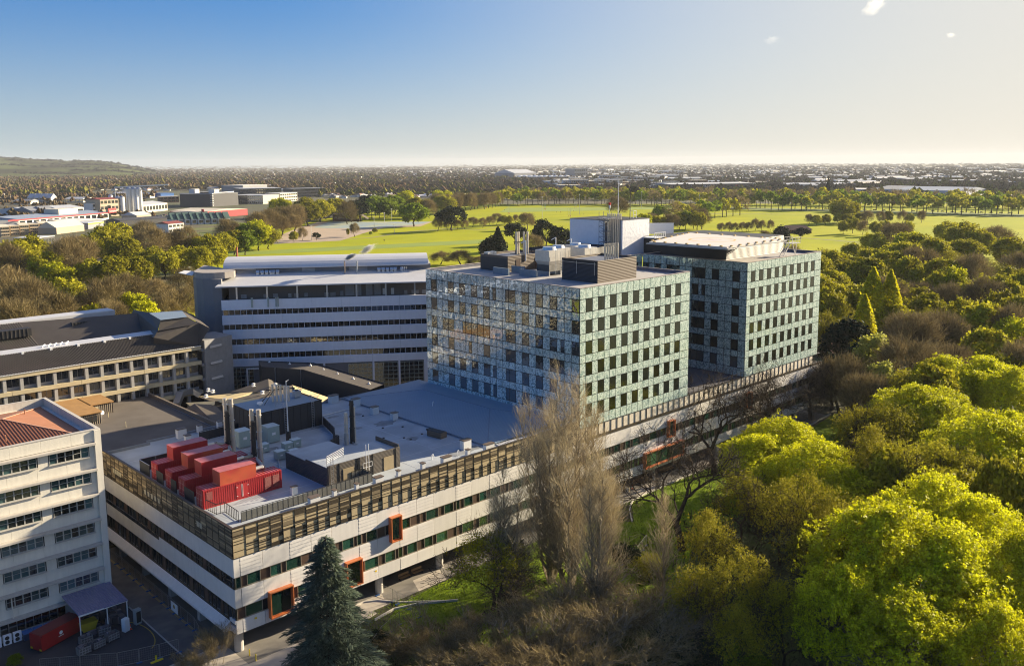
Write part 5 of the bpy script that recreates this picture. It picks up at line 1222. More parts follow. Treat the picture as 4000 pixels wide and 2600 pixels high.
MB().box(0, -0.05, 1.3, 2.3, 0, 1.45).build('rim', MATS['skip_yellow'], t)
for k in range(4):
    t = thing('wall_condenser', ORD[k]+' white condenser unit from the left on the ground by the cream wall', 'air unit', (-24.0+k*1.25, 24.9, 0), group='white condensers by the cream wall')
    MB().box(0, 0, 0.1, 1.0, 0.4, 1.5).build('casing', WHITE2, t)
    for z in (0.5, 1.1): MB().tube((0.45, -0.02, z), (0.45, 0, z), 0.28, n=12).build('fan_grille', BLACK, t)

# ---------------------------------------------------------------- temporary fences
FEET = mat('blue_block', (0.02, 0.10, 0.30), 0.6); WIRE = mat('fence_wire', (0.35, 0.35, 0.33), 0.4, metal=0.6)
def temp_fence(pts, lab, step=2.4, h=2.0):
    t = thing('temporary_fence', lab, 'fence', (pts[0][0], pts[0][1], 0)); ox, oy = pts[0]
    P_ = []
    for (xa, ya), (xb, yb) in zip(pts, pts[1:]):
        Ln = math.hypot(xb-xa, yb-ya); n = max(1, round(Ln/step))
        for i in range(n): P_.append((xa+(xb-xa)*i/n-ox, ya+(yb-ya)*i/n-oy))
    P_.append((pts[-1][0]-ox, pts[-1][1]-oy))
    for (xa, ya), (xb, yb) in zip(P_, P_[1:]):
        a, b_ = Vector((xa, ya, 0.15)), Vector((xb, yb, 0.15)); d = (b_-a); a += d*0.02; b_ -= d*0.02; up = Vector((0, 0, h-0.15))
        m = MB().bar(a, b_, 0.04).bar(a+up, b_+up, 0.04).bar(a, a+up, 0.04).bar(b_, b_+up, 0.04)
        for i in range(1, 9): m.bar(a.lerp(b_, i/9), a.lerp(b_, i/9)+up, 0.008)
        for i in range(1, 6): m.bar(a+up*(i/6), b_+up*(i/6), 0.008)
        m.build('fence_panel', WIRE, t)
    for x, y in P_:
        MB().box(x-0.35, y-0.12, 0, x+0.35, y+0.12, 0.14).build('foot_block', FEET, t)
    return t
temp_fence([(-1.0, 40), (-1.0, 34.8), (-1.05, 21.7), (-1.08, 10.7), (-1.7, 7.8)], 'line of temporary fence panels on blue feet along the service lane')
temp_fence([(-20, 14.5), (-14, 10.2), (-12.3, 8.9), (-9.9, 7.9), (-7.5, 7.1), (-5.1, 6.6)], 'temporary fence crossing the bottom of the dark yard')
fq = [G(*q)[:2] for q in ((1475, 2322), (1540, 2345), (1555, 2358), (1640, 2400))]
temp_fence([G(1475, 2325)[:2], G(1535, 2348)[:2], G(1552, 2360)[:2], G(1598, 2378)[:2], G(1640, 2410)[:2]], 'temporary fence panels standing by the paving near the dark spruce')
temp_fence([G(1640, 2410)[:2], G(1560, 2440)[:2], G(1490, 2500)[:2], G(1430, 2590)[:2]], 'temporary fence running down the grass towards the shrubs')
temp_fence([G(2525, 2130)[:2], G(2480, 2190)[:2], G(2380, 2220)[:2]], 'lone fence at the shaded lawn corner right of the poplar')
t = thing('site_notice', 'white notice sheet with a small brown emblem hung on the lane fence', 'sign', (-1.2, 15.9, 0.4)); MB().box(0, 0, 0, 0.03, 2.3, 1.4).build('sheet', WHITEP, t); MB().tube((-0.02, 1.2, 0.8), (-0.001, 1.2, 0.8), 0.3, n=12).build('emblem', mat('emblem_brown', (0.4, 0.25, 0.05), 0.6), t)
t = thing('roadwork_trestle', 'yellow roadwork trestle at the foot of the yard fence', 'barrier', (-8.9, 6.5, 0)); MB().box(0, 0, 0, 1.6, 0.3, 0.15).box(0.6, 0.1, 0.15, 0.8, 0.2, 0.9).build('base', YELLOWSIGN, t)
for k, (u, v) in enumerate(((975, 2560), (1000, 2580))):
    t = thing('bollard', ['left', 'right'][k]+' yellow bollard on the pavement below the podium corner', 'bollard', G(u, v)); MB().tube((0,0,0), (0,0,0.95), 0.08, n=8).build('post', YELLOWSIGN, t); MB().lathe((0,0,0.95), [(0.08, 0), (0.05, 0.05)], 8).build('cap', YELLOWSIGN, t)
# benches and planters beneath the podium
WOOD = mat('bench_wood', (0.42, 0.27, 0.14), 0.6, var=0.15, scale=6)
for k, x in enumerate((28.4, 31.0, 54, 62, 87.3, 89.6, 96.5, 98.8, 111, 113.4, 124.8)):
    t = thing('slatted_bench', 'slatted timber bench, %s from the podium corner along the path' % ORD[k], 'bench', (x, 2.0, 0), group='timber benches along the podium path')
    for i in range(4): MB().box(0, i*0.15, 0.42, 2.0, i*0.15+0.12, 0.47).build('slat', WOOD, t)
    for i in range(3): MB().box(0, 0.62, 0.55+i*0.14, 2.0, 0.66, 0.66+i*0.14).build('back_slat', WOOD, t)
    for xx in (0.15, 1.75): MB().box(xx, 0, 0, xx+0.08, 0.6, 0.42).build('leg', BLACK, t)
t = thing('planter_tub', 'cream round tub with yellow stripe at the path beside a column', 'tub', (83.6, 1.1, 0)); MB().lathe((0,0,0), [(0.45, 0), (0.5, 0.9), (0.42, 0.95)], 14).build('tub', CREAM, t); MB().box(-0.05, -0.52, 0.1, 0.06, -0.46, 0.85).build('stripe', YELLOWSIGN, t)

# ---------------------------------------------------------------- ground
def ngon_px(name, pts, z, m, cast=0.0): return sheet(name, [G(u, v, z)[:2] for u, v in pts], z, m)
SUB = mat('suburb_ground', (0.085, 0.072, 0.04), 0.95, var=0.25, scale=0.02, col2=(0.055, 0.065, 0.018), mixscale=0.004)
bpy_g = MB(); S = 16000
gs = []
for i in range(9):
    for j in range(9): pass
sheet('ground', [(-3000, -9000), (14000, -9000), (14000, 14000), (-3000, 14000)], -0.06, SUB)
GRASS = mat('park_grass', (0.30, 0.33, 0.006), 0.9, var=0.13, scale=0.03, col2=(0.35, 0.36, 0.006), mixscale=0.012, bump=0.3, bscale=3, spec=0.1)
GRASS2 = mat('garden_lawn', (0.19, 0.27, 0.010), 0.9, var=0.2, scale=0.4, col2=(0.14, 0.21, 0.012), mixscale=0.15, bump=0.6, bscale=4, spec=0.1)
WOODF = mat('woodland_floor', (0.05, 0.06, 0.018), 0.95, var=0.3, scale=0.15, col2=(0.07, 0.1, 0.015), mixscale=0.06)
ASPH = mat('asphalt', (0.045, 0.045, 0.05), 0.85, var=0.15, scale=0.6, bump=0.2, bscale=12)
LANE = mat('lane_concrete', (0.17, 0.155, 0.13), 0.85, var=0.18, scale=0.5, col2=(0.12, 0.11, 0.1), mixscale=0.3)
PAVE = mat('path_asphalt', (0.20, 0.185, 0.16), 0.85, var=0.12, scale=0.7)
PAVE2 = mat('path_concrete', (0.46, 0.41, 0.34), 0.8, var=0.08, scale=0.8)
KERB = mat('white_kerb', (0.62, 0.58, 0.5), 0.7)
sheet('park_lawn', [(-200, 130), (60, 330), (330, 640), (600, 880), (905, 940), (1150, 640), (1420, 310), (1500, -60), (900, -260), (420, -120), (190, -20), (170, 120), (40, 150)], -0.02, GRASS)
sheet('parkland_ground', [G(u_, v_)[:2] for u_, v_ in ((-300, 1240), (-300, 985), (150, 960), (430, 915), (640, 885), (900, 862), (1010, 880), (1000, 930), (800, 1000), (680, 1240))], -0.014, mat('leafy_grass', (0.12, 0.15, 0.015), 0.95, var=0.3, scale=0.06, col2=(0.09, 0.075, 0.04), mixscale=0.02))
sheet('woodland_ground', [(-20, -8.8), (172, -8.8), (200, 40), (330, 90), (420, 60), (520, -160), (300, -420), (-60, -300), (-90, -60)], 0.0, WOODF)
sheet('yard_asphalt', [(-60, 4.5), (-5.2, 4.5), (-4.9, 31), (-4, 60), (-7, 60), (-7, 26), (-60, 26)], 0.006, ASPH)
sheet('service_lane', [(-5.1, -8), (0.2, -8), (0.2, 60), (-4.2, 60), (-4.9, 31), (-5.1, 4.5)], 0.01, LANE)
sheet('undercroft_paving', [(0.2, -2.5), (162, -2.5), (162, 47), (0.2, 47)], 0.012, PAVE)
sheet('front_pavement', [(-60, -3), (0.2, -8), (20, -3.5), (20, -2.5), (0.2, -2.5), (0.2, 4.5), (-4.9, 4.5), (-60, 4.4)], 0.02, PAVE2)
for k, (a, b_) in enumerate(((19.5, 24), (30, 35.5), (70, 77), (85, 91), (103, 118), (132, 146))):
    sheet('concrete_paving', [(a, 1.0), (b_, 1.0), (b_-1.5, -2.45), (a-1.5, -2.45)], 0.018, PAVE2)
sheet('lane_gutter', [(-1.25, 5), (-0.9, 5), (-0.9, 45), (-1.25, 45)], 0.016, mat('yellow_line', (0.30, 0.24, 0.10), 0.8))
b = MB(); b.box(-5.2, 4.5, 0, -5.05, 24, 0.13); b.build('kerb', CONC).__setitem__('kind', 'structure')
arc = MB()
for k in range(14):
    a, c2 = rad(-70+k*11), rad(-70+(k+1)*11)
    arc.bar((-8.2+2.6*math.cos(a), 15.2+5.2*math.sin(a), 0.012), (-8.2+2.6*math.cos(c2), 15.2+5.2*math.sin(c2), 0.012), 0.15, 0.004)
arc.build('yellow_arc_marking', mat('worn_yellow', (0.35, 0.26, 0.04), 0.8, var=0.3, scale=3)).__setitem__('kind', 'structure')
# garden lawns on top of the woodland floor, with pale edging
sheet('garden_lawn', [(24, -3.6), (33, -2.7), (46, -2.6), (64, -2.6), (73, -9.2), (76, -20), (52, -34), (22, -20), (17, -8)], 0.012, GRASS2)
sheet('garden_lawn', [(72.6, -9.2), (79.4, -3.4), (83, -2.6), (96, -2.4), (128, -2.6), (150, -4), (165, -2.4), (172, -14), (120, -16), (95, -20), (76, -22)], 0.016, GRASS2)
def edging(name, pts, w=0.22, h=0.3, m=KERB):
    b = MB()
    for p, q in zip(pts, pts[1:]): b.bar((*p, h/2), (*q, h/2), w, h)
    return structure(b.build(name, m))
edging('kerb', [(72.4, -9.0), (75.5, -6.0), (78.2, -4.0), (80.5, -2.9), (84, -2.5), (96, -2.4), (118, -2.7), (128, -2.5), (145, -3.4), (163, -2)])
edging('kerb', [(18.5, -5.0), (22.3, -4.4), (25.7, -5.6), (30.8, -9.0)])
edging('kerb', [G(*q)[:2] for q in ((1300, 2410), (1420, 2352), (1475, 2345), (1560, 2352), (1790, 2346))], 0.16, 0.2)
# ---------------------------------------------------------------- vegetation materials
BARK = mat('bark', (0.055, 0.044, 0.032), 0.9, var=0.25, scale=3, spec=0.1)
BARK_L = mat('pale_bark', (0.27, 0.225, 0.15), 0.9, var=0.25, scale=2, spec=0.1)
TWIG = mat('brown_twigs', (0.23, 0.18, 0.085), 0.9, var=0.2, scale=0.3, island=0.45, objvar=0.25, spec=0.05, trans=0.15)
TWIG_D = mat('dark_twigs', (0.10, 0.075, 0.05), 0.9, var=0.2, island=0.3, spec=0.05)
TWIG_P = mat('poplar_twigs', (0.48, 0.40, 0.24), 0.9, var=0.2, scale=0.3, island=0.4, spec=0.05, trans=0.1)
LIME = mat('lime_leaves', (0.54, 0.54, 0.011), 0.6, var=0.22, scale=0.35, island=0.45, objvar=0.12, spec=0.2, trans=0.4)
OAKL = mat('olive_leaves', (0.32, 0.30, 0.018), 0.7, var=0.22, scale=0.25, island=0.4, objvar=0.3, spec=0.1, trans=0.35)
GREENL = mat('green_leaves', (0.18, 0.24, 0.014), 0.7, var=0.2, scale=0.3, island=0.4, objvar=0.2, spec=0.1, trans=0.35)
BUD = mat('young_buds', (0.30, 0.27, 0.02), 0.7, var=0.2, scale=0.4, island=0.4, spec=0.1, trans=0.3)
DARKG = mat('evergreen_leaves', (0.022, 0.035, 0.014), 0.8, var=0.25, scale=0.3, island=0.4, spec=0.1)
SPRUCE = mat('blue_green_needles', (0.085, 0.115, 0.075), 0.7, var=0.25, scale=0.5, island=0.45, spec=0.2, trans=0.1)
PINKB = mat('pink_blossom', (0.5, 0.34, 0.3), 0.8, var=0.15, island=0.3, trans=0.3)
WILL = mat('pale_yellow_leaves', (0.36, 0.36, 0.06), 0.7, var=0.2, scale=0.3, island=0.3, objvar=0.1, trans=0.4)

def seg_mesh(name, segs, mats, sides=3, extra=None):
    """Tapered branch segments (p0, p1, r0, r1) plus loose faces, as one mesh."""
    A = np.array([s[0] for s in segs]); B = np.array([s[1] for s in segs]); r0 = np.array([s[2] for s in segs]); r1 = np.array([s[3] for s in segs])
    d = B-A; L = np.linalg.norm(d, axis=1, keepdims=True)+1e-9; d = d/L
    ref = np.where(np.abs(d[:, 2:3]) > 0.9, np.array([[1.0, 0, 0]]), np.array([[0, 0, 1.0]]))
    x = np.cross(d, ref); x /= np.linalg.norm(x, axis=1, keepdims=True); y = np.cross(d, x)
    quads = []
    ring0, ring1 = [], []
    for k in range(sides):
        t = 2*math.pi*k/sides; o = x*math.cos(t)+y*math.sin(t)
        ring0.append(A+o*r0[:, None]); ring1.append(B+o*r1[:, None])
    for k in range(sides):
        j = (k+1) % sides
        quads.append(np.stack([ring0[k], ring0[j], ring1[j], ring1[k]], axis=1))
    V = np.concatenate(quads, axis=0).reshape(-1, 3); nb = len(V)//4
    mi = np.zeros(nb, dtype=np.int32)
    if extra is not None: V = np.concatenate([V, extra.reshape(-1, 3)]); mi = np.concatenate([mi, np.ones(len(extra.reshape(-1, 3))//4, dtype=np.int32)])
    return fastmesh(name, V, 4, mats, mi)

def skeleton(rng, H, levels=6, kids=(2, 4), trunk=0.28, ang=0.55, ratio=0.74, crook=0.22, upright=0.25, r=0.03, lean=0.0, l0=None):
    segs, tips = [], []
    def grow(p, d, L, rr, lv):
        n = 3 if lv < 3 else 2
        q = p
        for i in range(n):
            d = d+rng.normal(0, crook, 3)*(0.6 if lv == 0 else 1); d[2] += upright*0.12; d /= np.linalg.norm(d)
            e = q+d*(L/n); ra = rr*(1-0.35*i/n); rb = rr*(1-0.35*(i+1)/n); segs.append((q, e, ra, rb)); 
            if lv >= 1 and i < n-1 and lv < levels-1 and rng.random() < 0.6:
                dd = d+rng.normal(0, ang*1.1, 3); dd[2] += upright*0.3; dd /= np.linalg.norm(dd); grow(e, dd, L*0.55, rb*0.5, lv+2)
            q = e
        if lv >= levels: tips.append((q, d)); return
        k = rng.integers(kids[0], kids[1]+1)
        for j in range(k):
            az = 2*math.pi*(j+rng.random()*0.7)/k
            a = ang*(0.6+rng.random()*0.8)
            ref = np.array([0, 0, 1.0]) if abs(d[2]) < 0.9 else np.array([1.0, 0, 0])
            x = np.cross(d, ref); x /= np.linalg.norm(x); y = np.cross(d, x)
            dd = d*math.cos(a)+(x*math.cos(az)+y*math.sin(az))*math.sin(a); dd[2] += upright*0.35; dd /= np.linalg.norm(dd)
            grow(q, dd, L*ratio*(0.75+rng.random()*0.5), rr*0.62*(0.8+0.3*rng.random()), lv+1)
    d0 = np.array([lean, 0.3*lean, 1.0]); d0 /= np.linalg.norm(d0)
    grow(np.zeros(3), d0, l0 or H*trunk, H*r, 0)
    zmax = max(t[0][2] for t in tips) if tips else H
    s = H/zmax
    segs = [(a*s, b*s, max(c, 0.026)*s, max(e, 0.02)*s) for a, b, c, e in segs]; tips = [(q*s, d) for q, d in tips]
    return segs, tips

def slivers(rng, P, D, L, w, n, spread=0.6):
    """n thin twig quads from each point P going roughly along D."""
    P = np.repeat(np.asarray(P), n, axis=0); D = np.repeat(np.asarray(D), n, axis=0)+rng.normal(0, spread, (len(P), 3)); D /= np.linalg.norm(D, axis=1, keepdims=True)
    Ls = L*(0.5+rng.random((len(P), 1))); s = np.cross(D, rng.normal(0, 1, D.shape)); s /= np.linalg.norm(s, axis=1, keepdims=True)
    P = P+rng.normal(0, L*0.25, P.shape); ww = w*(0.6+0.8*rng.random((len(P), 1)))
    return np.stack([P-s*ww/2, P+s*ww/2, P+D*Ls+s*ww/5, P+D*Ls-s*ww/5], axis=1)

def leaf_quads(rng, C, O, size, out=0.5):
    """Leaf-sized rhombs at C facing roughly along O."""
    N = O*out+rng.normal(0, 0.6, C.shape); N /= np.linalg.norm(N, axis=1, keepdims=True)
    u = np.cross(N, rng.normal(0, 1, C.shape)); u /= np.linalg.norm(u, axis=1, keepdims=True); v = np.cross(N, u)
    s = size*(0.55+0.9*rng.random((len(C), 1)))
    return np.stack([C-u*s*0.5, C+v*s*0.33+N*s*0.08, C+u*s*0.5, C-v*s*0.33+N*s*0.08], axis=1)

def crown_points(rng, n, rx, rz, zc, lobes=28, lobr=0.34, low=-0.45, clump=0.0, per=1):
    """Points over the lumpy skin of a crown made of many overlapping lobes."""
    L = []
    while len(L) < lobes:
        d = rng.normal(0, 1, 3); d /= np.linalg.norm(d)
        if d[2] < low: continue
        k = 0.42+0.36*rng.random()**0.5; L.append((d*np.array([rx, rx, rz])*k, (0.7+0.6*rng.random())*lobr*min(rx, rz)))
    cen = np.array([a for a, b in L]); rr = np.array([b for a, b in L])
    m = n//per; i = rng.integers(0, lobes, m); d = rng.normal(0, 1, (m, 3)); d[:, 2] += 0.25; d /= np.linalg.norm(d, axis=1, keepdims=True)
    # bias outward from the crown's middle so the skin is denser than the inside
    o = cen[i]/np.linalg.norm(cen[i], axis=1, keepdims=True); d = d+o*0.7; d /= np.linalg.norm(d, axis=1, keepdims=True)
    P = cen[i]+d*(rr[i]*(0.62+0.42*rng.random(m)+0.35*rng.random(m)**5))[:, None]
    if per > 1:
        P = np.repeat(P, per, axis=0)+rng.normal(0, clump, (m*per, 3)); d = np.repeat(d, per, axis=0)
    P[:, 2] += zc
    return P, d

def limbs(rng, H, rx, zc, n=7, r=0.026, th=0.22):
    segs = []; z0 = H*th
    q = np.zeros(3); 
    for i in range(3):
        e = q+np.array([rng.normal(0, .02)*H, rng.normal(0, .02)*H, z0/3]); segs.append((q, e, H*r*(1-.1*i), H*r*(1-.1*(i+1)))); q = e
    for k in range(n):
        a = 2*math.pi*(k+rng.random())/n; t = np.array([math.cos(a)*rx*0.55, math.sin(a)*rx*0.55, zc+rng.normal(0, 1)*H*0.08]); p = q.copy(); rr = H*r*0.55
        for i in range(4):
            e = q+(t-q)*((i+1)/4)+rng.normal(0, H*0.02, 3); segs.append((p, e, rr, rr*0.7)); p = e; rr *= 0.7
            for j in range(2): f = e+(t-q)*0.25+rng.normal(0, H*0.06, 3); segs.append((e, f, rr*0.6, rr*0.25))
    return segs

KIND = {}
def make_variants():
    rng = np.random.default_rng(3)
    def leafy(key, n, leaf, rx, rz, zc, mats, count, H=16.0, **kw):
        out = []
        for c in range(count):
            P, d = crown_points(rng, n, rx, rz, zc, **kw)
            out.append((seg_mesh('trunk', limbs(rng, H, rx, zc), [mats[0]], 5), fastmesh('crown', leaf_quads(rng, P, d, leaf).reshape(-1, 3), 4, [mats[1]])))
        KIND[key] = out
    leafy('limeN', 40000, 0.29, 8.6, 7.4, 8.8, (BARK, LIME), 3, lobes=70, lobr=0.27, clump=0.17, per=12)
    leafy('lime', 5200, 0.95, 7.4, 7.0, 9.0, (BARK, mat('yellow_olive_leaves', (0.42, 0.42, 0.014), 0.7, var=0.2, scale=0.3, island=0.4, objvar=0.2, spec=0.1, trans=0.35)), 3, lobes=46, lobr=0.27, clump=0.5, per=3, low=-0.75)
    leafy('oak', 5800, 0.9, 7.4, 6.9, 8.9, (BARK, OAKL), 4, low=-0.75, lobes=46, lobr=0.27, clump=0.5, per=3)
    leafy('green', 4800, 0.95, 7.0, 7.0, 8.8, (BARK, GREENL), 2, low=-0.75, lobes=40, lobr=0.28, clump=0.5, per=3)
    leafy('dark', 5000, 0.85, 6.4, 7.0, 8.8, (BARK, DARKG), 3, lobes=30, lobr=0.3, clump=0.4, per=3)
    leafy('blossom', 2600, 0.7, 7.0, 5.0, 10.5, (BARK, PINKB), 1, lobes=26, lobr=0.26, clump=0.4, per=3)
    leafy('willow', 9000, 0.6, 5.2, 7.8, 8.2, (BARK, WILL), 1, lobes=60, lobr=0.22, clump=0.35, per=4)
    # columnar poplar
    out = []
    for c in range(2):
        n = 5200; z = rng.random(n)**0.8; R = 2.6*np.sin(np.clip(z*0.97+0.06, 0, 1)*math.pi)**0.7*(1-0.45*z)+0.1; a = rng.random(n)*2*math.pi; k = 0.6+0.5*rng.random(n)
        P = np.stack([R*k*np.cos(a), R*k*np.sin(a), 1.0+z*15.0], 1); d = np.stack([np.cos(a)*.3, np.sin(a)*.3, 0.5+0*a], 1)
        out.append((seg_mesh('trunk', [(np.zeros(3), np.array([0, 0, 8.0]), .4, .25)], [BARK], 5), fastmesh('crown', leaf_quads(rng, P, d, 0.55).reshape(-1, 3), 4, [mat('column_leaves', (0.60, 0.56, 0.012), 0.7, var=0.2, island=0.35, trans=0.5)])))
    KIND['column'] = out
    # bare crowns for the middle distance
    out = []
    for c in range(5):
        P, d = crown_points(rng, 3000, 7.2, 7.0, 8.8, lobes=36, lobr=0.34, low=-0.7)
        P[:, :2] *= (0.35+0.65*rng.random((len(P), 1))**0.5); d = P-np.array([0, 0, 4.0]); d /= np.linalg.norm(d, axis=1, keepdims=True)
        segs, tips = skeleton(rng, 15.5, levels=4, kids=(2, 3), ang=0.6, upright=0.3, r=0.022)
        out.append((seg_mesh('trunk', segs, [BARK], 4), fastmesh('crown', slivers(rng, P, d, 1.5, 0.10, 2, 0.5).reshape(-1, 3), 4, [TWIG])))
    KIND['bare'] = out
    # near bare oaks: full branching
    out = []
    for c in range(3):
        segs, tips = skeleton(rng, 15.0, levels=7, kids=(2, 3), trunk=0.22, ang=0.55, ratio=0.80, crook=0.22, upright=0.2, r=0.034)
        tp = np.array([t[0] for t in tips]); td = np.array([t[1] for t in tips]); sel = rng.permutation(len(tp))[:9000]
        out.append((seg_mesh('trunk', segs[:], [BARK], 4), fastmesh('crown', slivers(rng, tp[sel], td[sel], 0.95, 0.04, 4, 0.5).reshape(-1, 3), 4, [TWIG_D])))
    KIND['oakbare'] = out
    # half-leafed trees: branches with small young leaves
    out = []
    for c in range(3):
        segs, tips = skeleton(rng, 15.0, levels=6, kids=(2, 4), trunk=0.20, ang=0.6, ratio=0.80, crook=0.2, upright=0.2, r=0.020)
        P, d = crown_points(rng, 10500, 7.4, 6.8, 8.6, lobes=60, lobr=0.30, clump=0.22, per=7); P[:, :2] *= np.repeat(0.35+0.65*rng.random((len(P)//7, 1)), 7, axis=0)
        out.append((seg_mesh('trunk', segs, [BARK], 4), fastmesh('crown', leaf_quads(rng, P, d, 0.26).reshape(-1, 3), 4, [BUD if c != 1 else OAKL])))
    KIND['half'] = out
    # dense pale leafless shrub
    out = []
    for c in range(3):
        segs, tips = [], []
        for s_ in range(12):
            a = rng.random()*6.28; sg, tp_ = skeleton(rng, 6.0*(0.7+0.4*rng.random()), levels=4, kids=(2, 4), trunk=0.35, ang=0.4, crook=0.2, upright=0.5, r=0.008, lean=0.0)
            off = np.array([math.cos(a)*rng.random()*1.6, math.sin(a)*rng.random()*1.6, 0]); tl = np.array([math.cos(a)*0.45, math.sin(a)*0.45, 0])
            segs += [(p+off+tl*p[2], q+off+tl*q[2], r0, r1) for p, q, r0, r1 in sg]; tips += [(q+off+tl*q[2], d+tl) for q, d in tp_]
        tp = np.array([t[0] for t in tips]); td = np.array([t[1] for t in tips])
        out.append((seg_mesh('trunk', segs, [BARK_L], 3), fastmesh('crown', slivers(rng, tp, td, 0.7, 0.035, 4, 0.5).reshape(-1, 3), 4, [TWIG])))
    KIND['shrub'] = out
    # leafy shrub
    out = []
    for c in range(2):
        P, d = crown_points(rng, 9000, 2.6, 2.2, 1.9, lobes=30, lobr=0.35, low=-0.3, clump=0.15, per=4)
        out.append((seg_mesh('trunk', limbs(rng, 4, 2.0, 1.6, n=6, r=0.02, th=0.1), [BARK], 4), fastmesh('crown', leaf_quads(rng, P, d, 0.2).reshape(-1, 3), 4, [[GREENL, DARKG][c]])))
    KIND['bush'] = out
    # conifer, mid distance
    out = []
    for c in range(2):
        n = 5200; z = rng.random(n); tier = (z*14) % 1; R = (1-z)**0.85*4.6*(0.75+0.35*(1-tier)); a = rng.random(n)*2*math.pi; k = rng.random(n)**0.4
        P = np.stack([R*k*np.cos(a), R*k*np.sin(a), 1.2+z*14.6-0.1*R], 1); d = np.stack([np.cos(a), np.sin(a), 0.3+0*a], 1)
        out.append((seg_mesh('trunk', [(np.zeros(3), np.array([0, 0, 15.0]), .35, .05)], [BARK], 5), fastmesh('crown', leaf_quads(rng, P, d, 0.7).reshape(-1, 3), 4, [DARKG])))
    KIND['conifer'] = out
make_variants()
print('variant tris', sum(len(a.polygons)*2+len(b.polygons)*2 for v in KIND.values() for a, b in v))
trnd = random.Random(21)
TREES = []
NOM = {'shrub': 6.0, 'bush': 4.0}
def tree(x, y, h, kind, label, cat='tree', group=None, wide=1.0, name=None, z=0.0):
    v = trnd.randrange(len(KIND[kind])); tr, cr = KIND[kind][v]
    s = h/NOM.get(kind, 16.0)
    t = thing(name or {'shrub': 'shrub', 'bush': 'shrub'}.get(kind, 'tree'), label, cat, (x, y, z), rz=trnd.random()*6.28, group=group, scale=(s*wide, s*wide, s))
    place('trunk', tr, t); place('crown', cr, t)
    TREES.append((x, y)); return t
def tpx(u, v, wpx, kind, h, label, cat='tree', group=None, name=None):
    """Tree whose top shows at u, v of the photograph, h metres tall, wpx pixels wide."""
    x, y, _ = G(u, v, h); dpt = depth(x, y); w = wpx*dpt/FPX
    base = {'shrub': 7.5, 'bush': 5.4, 'column': 5.4, 'conifer': 9.2, 'willow': 11, 'dark': 13.5}.get(kind, 15.5)
    wide = w/(base*h/NOM.get(kind, 16.0))
    if wide > 1.25 and kind not in ('shrub', 'bush', 'half', 'limeN') and h > 10:
        h = min(25.0, h*wide/1.25); x, y, _ = G(u, v, h); dpt = depth(x, y); w = wpx*dpt/FPX; wide = min(1.4, w/(base*h/16.0))
    return tree(x, y, h, kind, label, cat, group, max(0.45, min(2.1, wide)), name)

# ---------------------------------------------------------------- near trees
# blue green spruce in front of the facade
def big_spruce():
    rng = np.random.default_rng(12); H = 22.0
    x, y, _ = G(1270, 2082, H)
    t = thing('spruce_tree', 'tall dark blue green conifer in front of the podium corner facade', 'tree', (x, y, 0))
    segs = [(np.array([0, 0, 0]), np.array([0.1, 0, 8.0]), 0.42, 0.3), (np.array([0.1, 0, 8.0]), np.array([0, 0, H-0.3]), 0.3, 0.03)]
    C, O = [], []
    nb = 460
    for i in range(nb):
        z = 1.0+(H-1.6)*((i+rng.random())/nb)**0.92; f = (H-z)/H; L = (0.35+8.2*f**0.85)*(0.5+0.65*rng.random()); a = i*2.399+rng.normal(0, 0.2)
        p = np.array([0, 0, z]); pts = [p]
        for k in range(6):
            s = (k+1)/6; pts.append(np.array([math.cos(a)*L*s, math.sin(a)*L*s, z+0.25*L*s*0.4-0.34*L*s*s+rng.normal(0, 0.04)]))
        for k in range(6): segs.append((pts[k], pts[k+1], 0.07*(1-k/7)*(0.4+f), 0.07*(1-(k+1)/7)*(0.4+f)))
        m = int(24+L*30)
        for q in range(m):
            s = 0.22+0.78*rng.random()**0.7; k = min(5, int(s*6)); b = pts[k]+(pts[k+1]-pts[k])*(s*6-k); side = rng.normal(0, 1)*0.30*L*(1.05-s)+rng.normal(0, 0.08)
            C.append(b+np.array([-math.sin(a)*side, math.cos(a)*side, -0.12*abs(side)+rng.normal(0, 0.06)])); dd = np.array([math.cos(a), math.sin(a), -0.1])+np.array([-math.sin(a), math.cos(a), 0])*np.sign(side)*0.8; O.append(dd)
    C = np.array(C); O = np.array(O); O /= np.linalg.norm(O, axis=1, keepdims=True)
    s = np.cross(O, np.array([0, 0, 1.0])+rng.normal(0, 0.35, O.shape)); s /= np.linalg.norm(s, axis=1, keepdims=True)
    L = 0.42*(0.6+0.8*rng.random((len(C), 1))); w = 0.10
    Q = np.stack([C-s*w/2, C+s*w/2, C+O*L+s*w/5, C+O*L-s*w/5], 1)
    place('trunk', seg_mesh('trunk', segs, [BARK], 4), t); place('crown', fastmesh('crown', Q.reshape(-1, 3), 4, [SPRUCE]), t)
big_spruce()
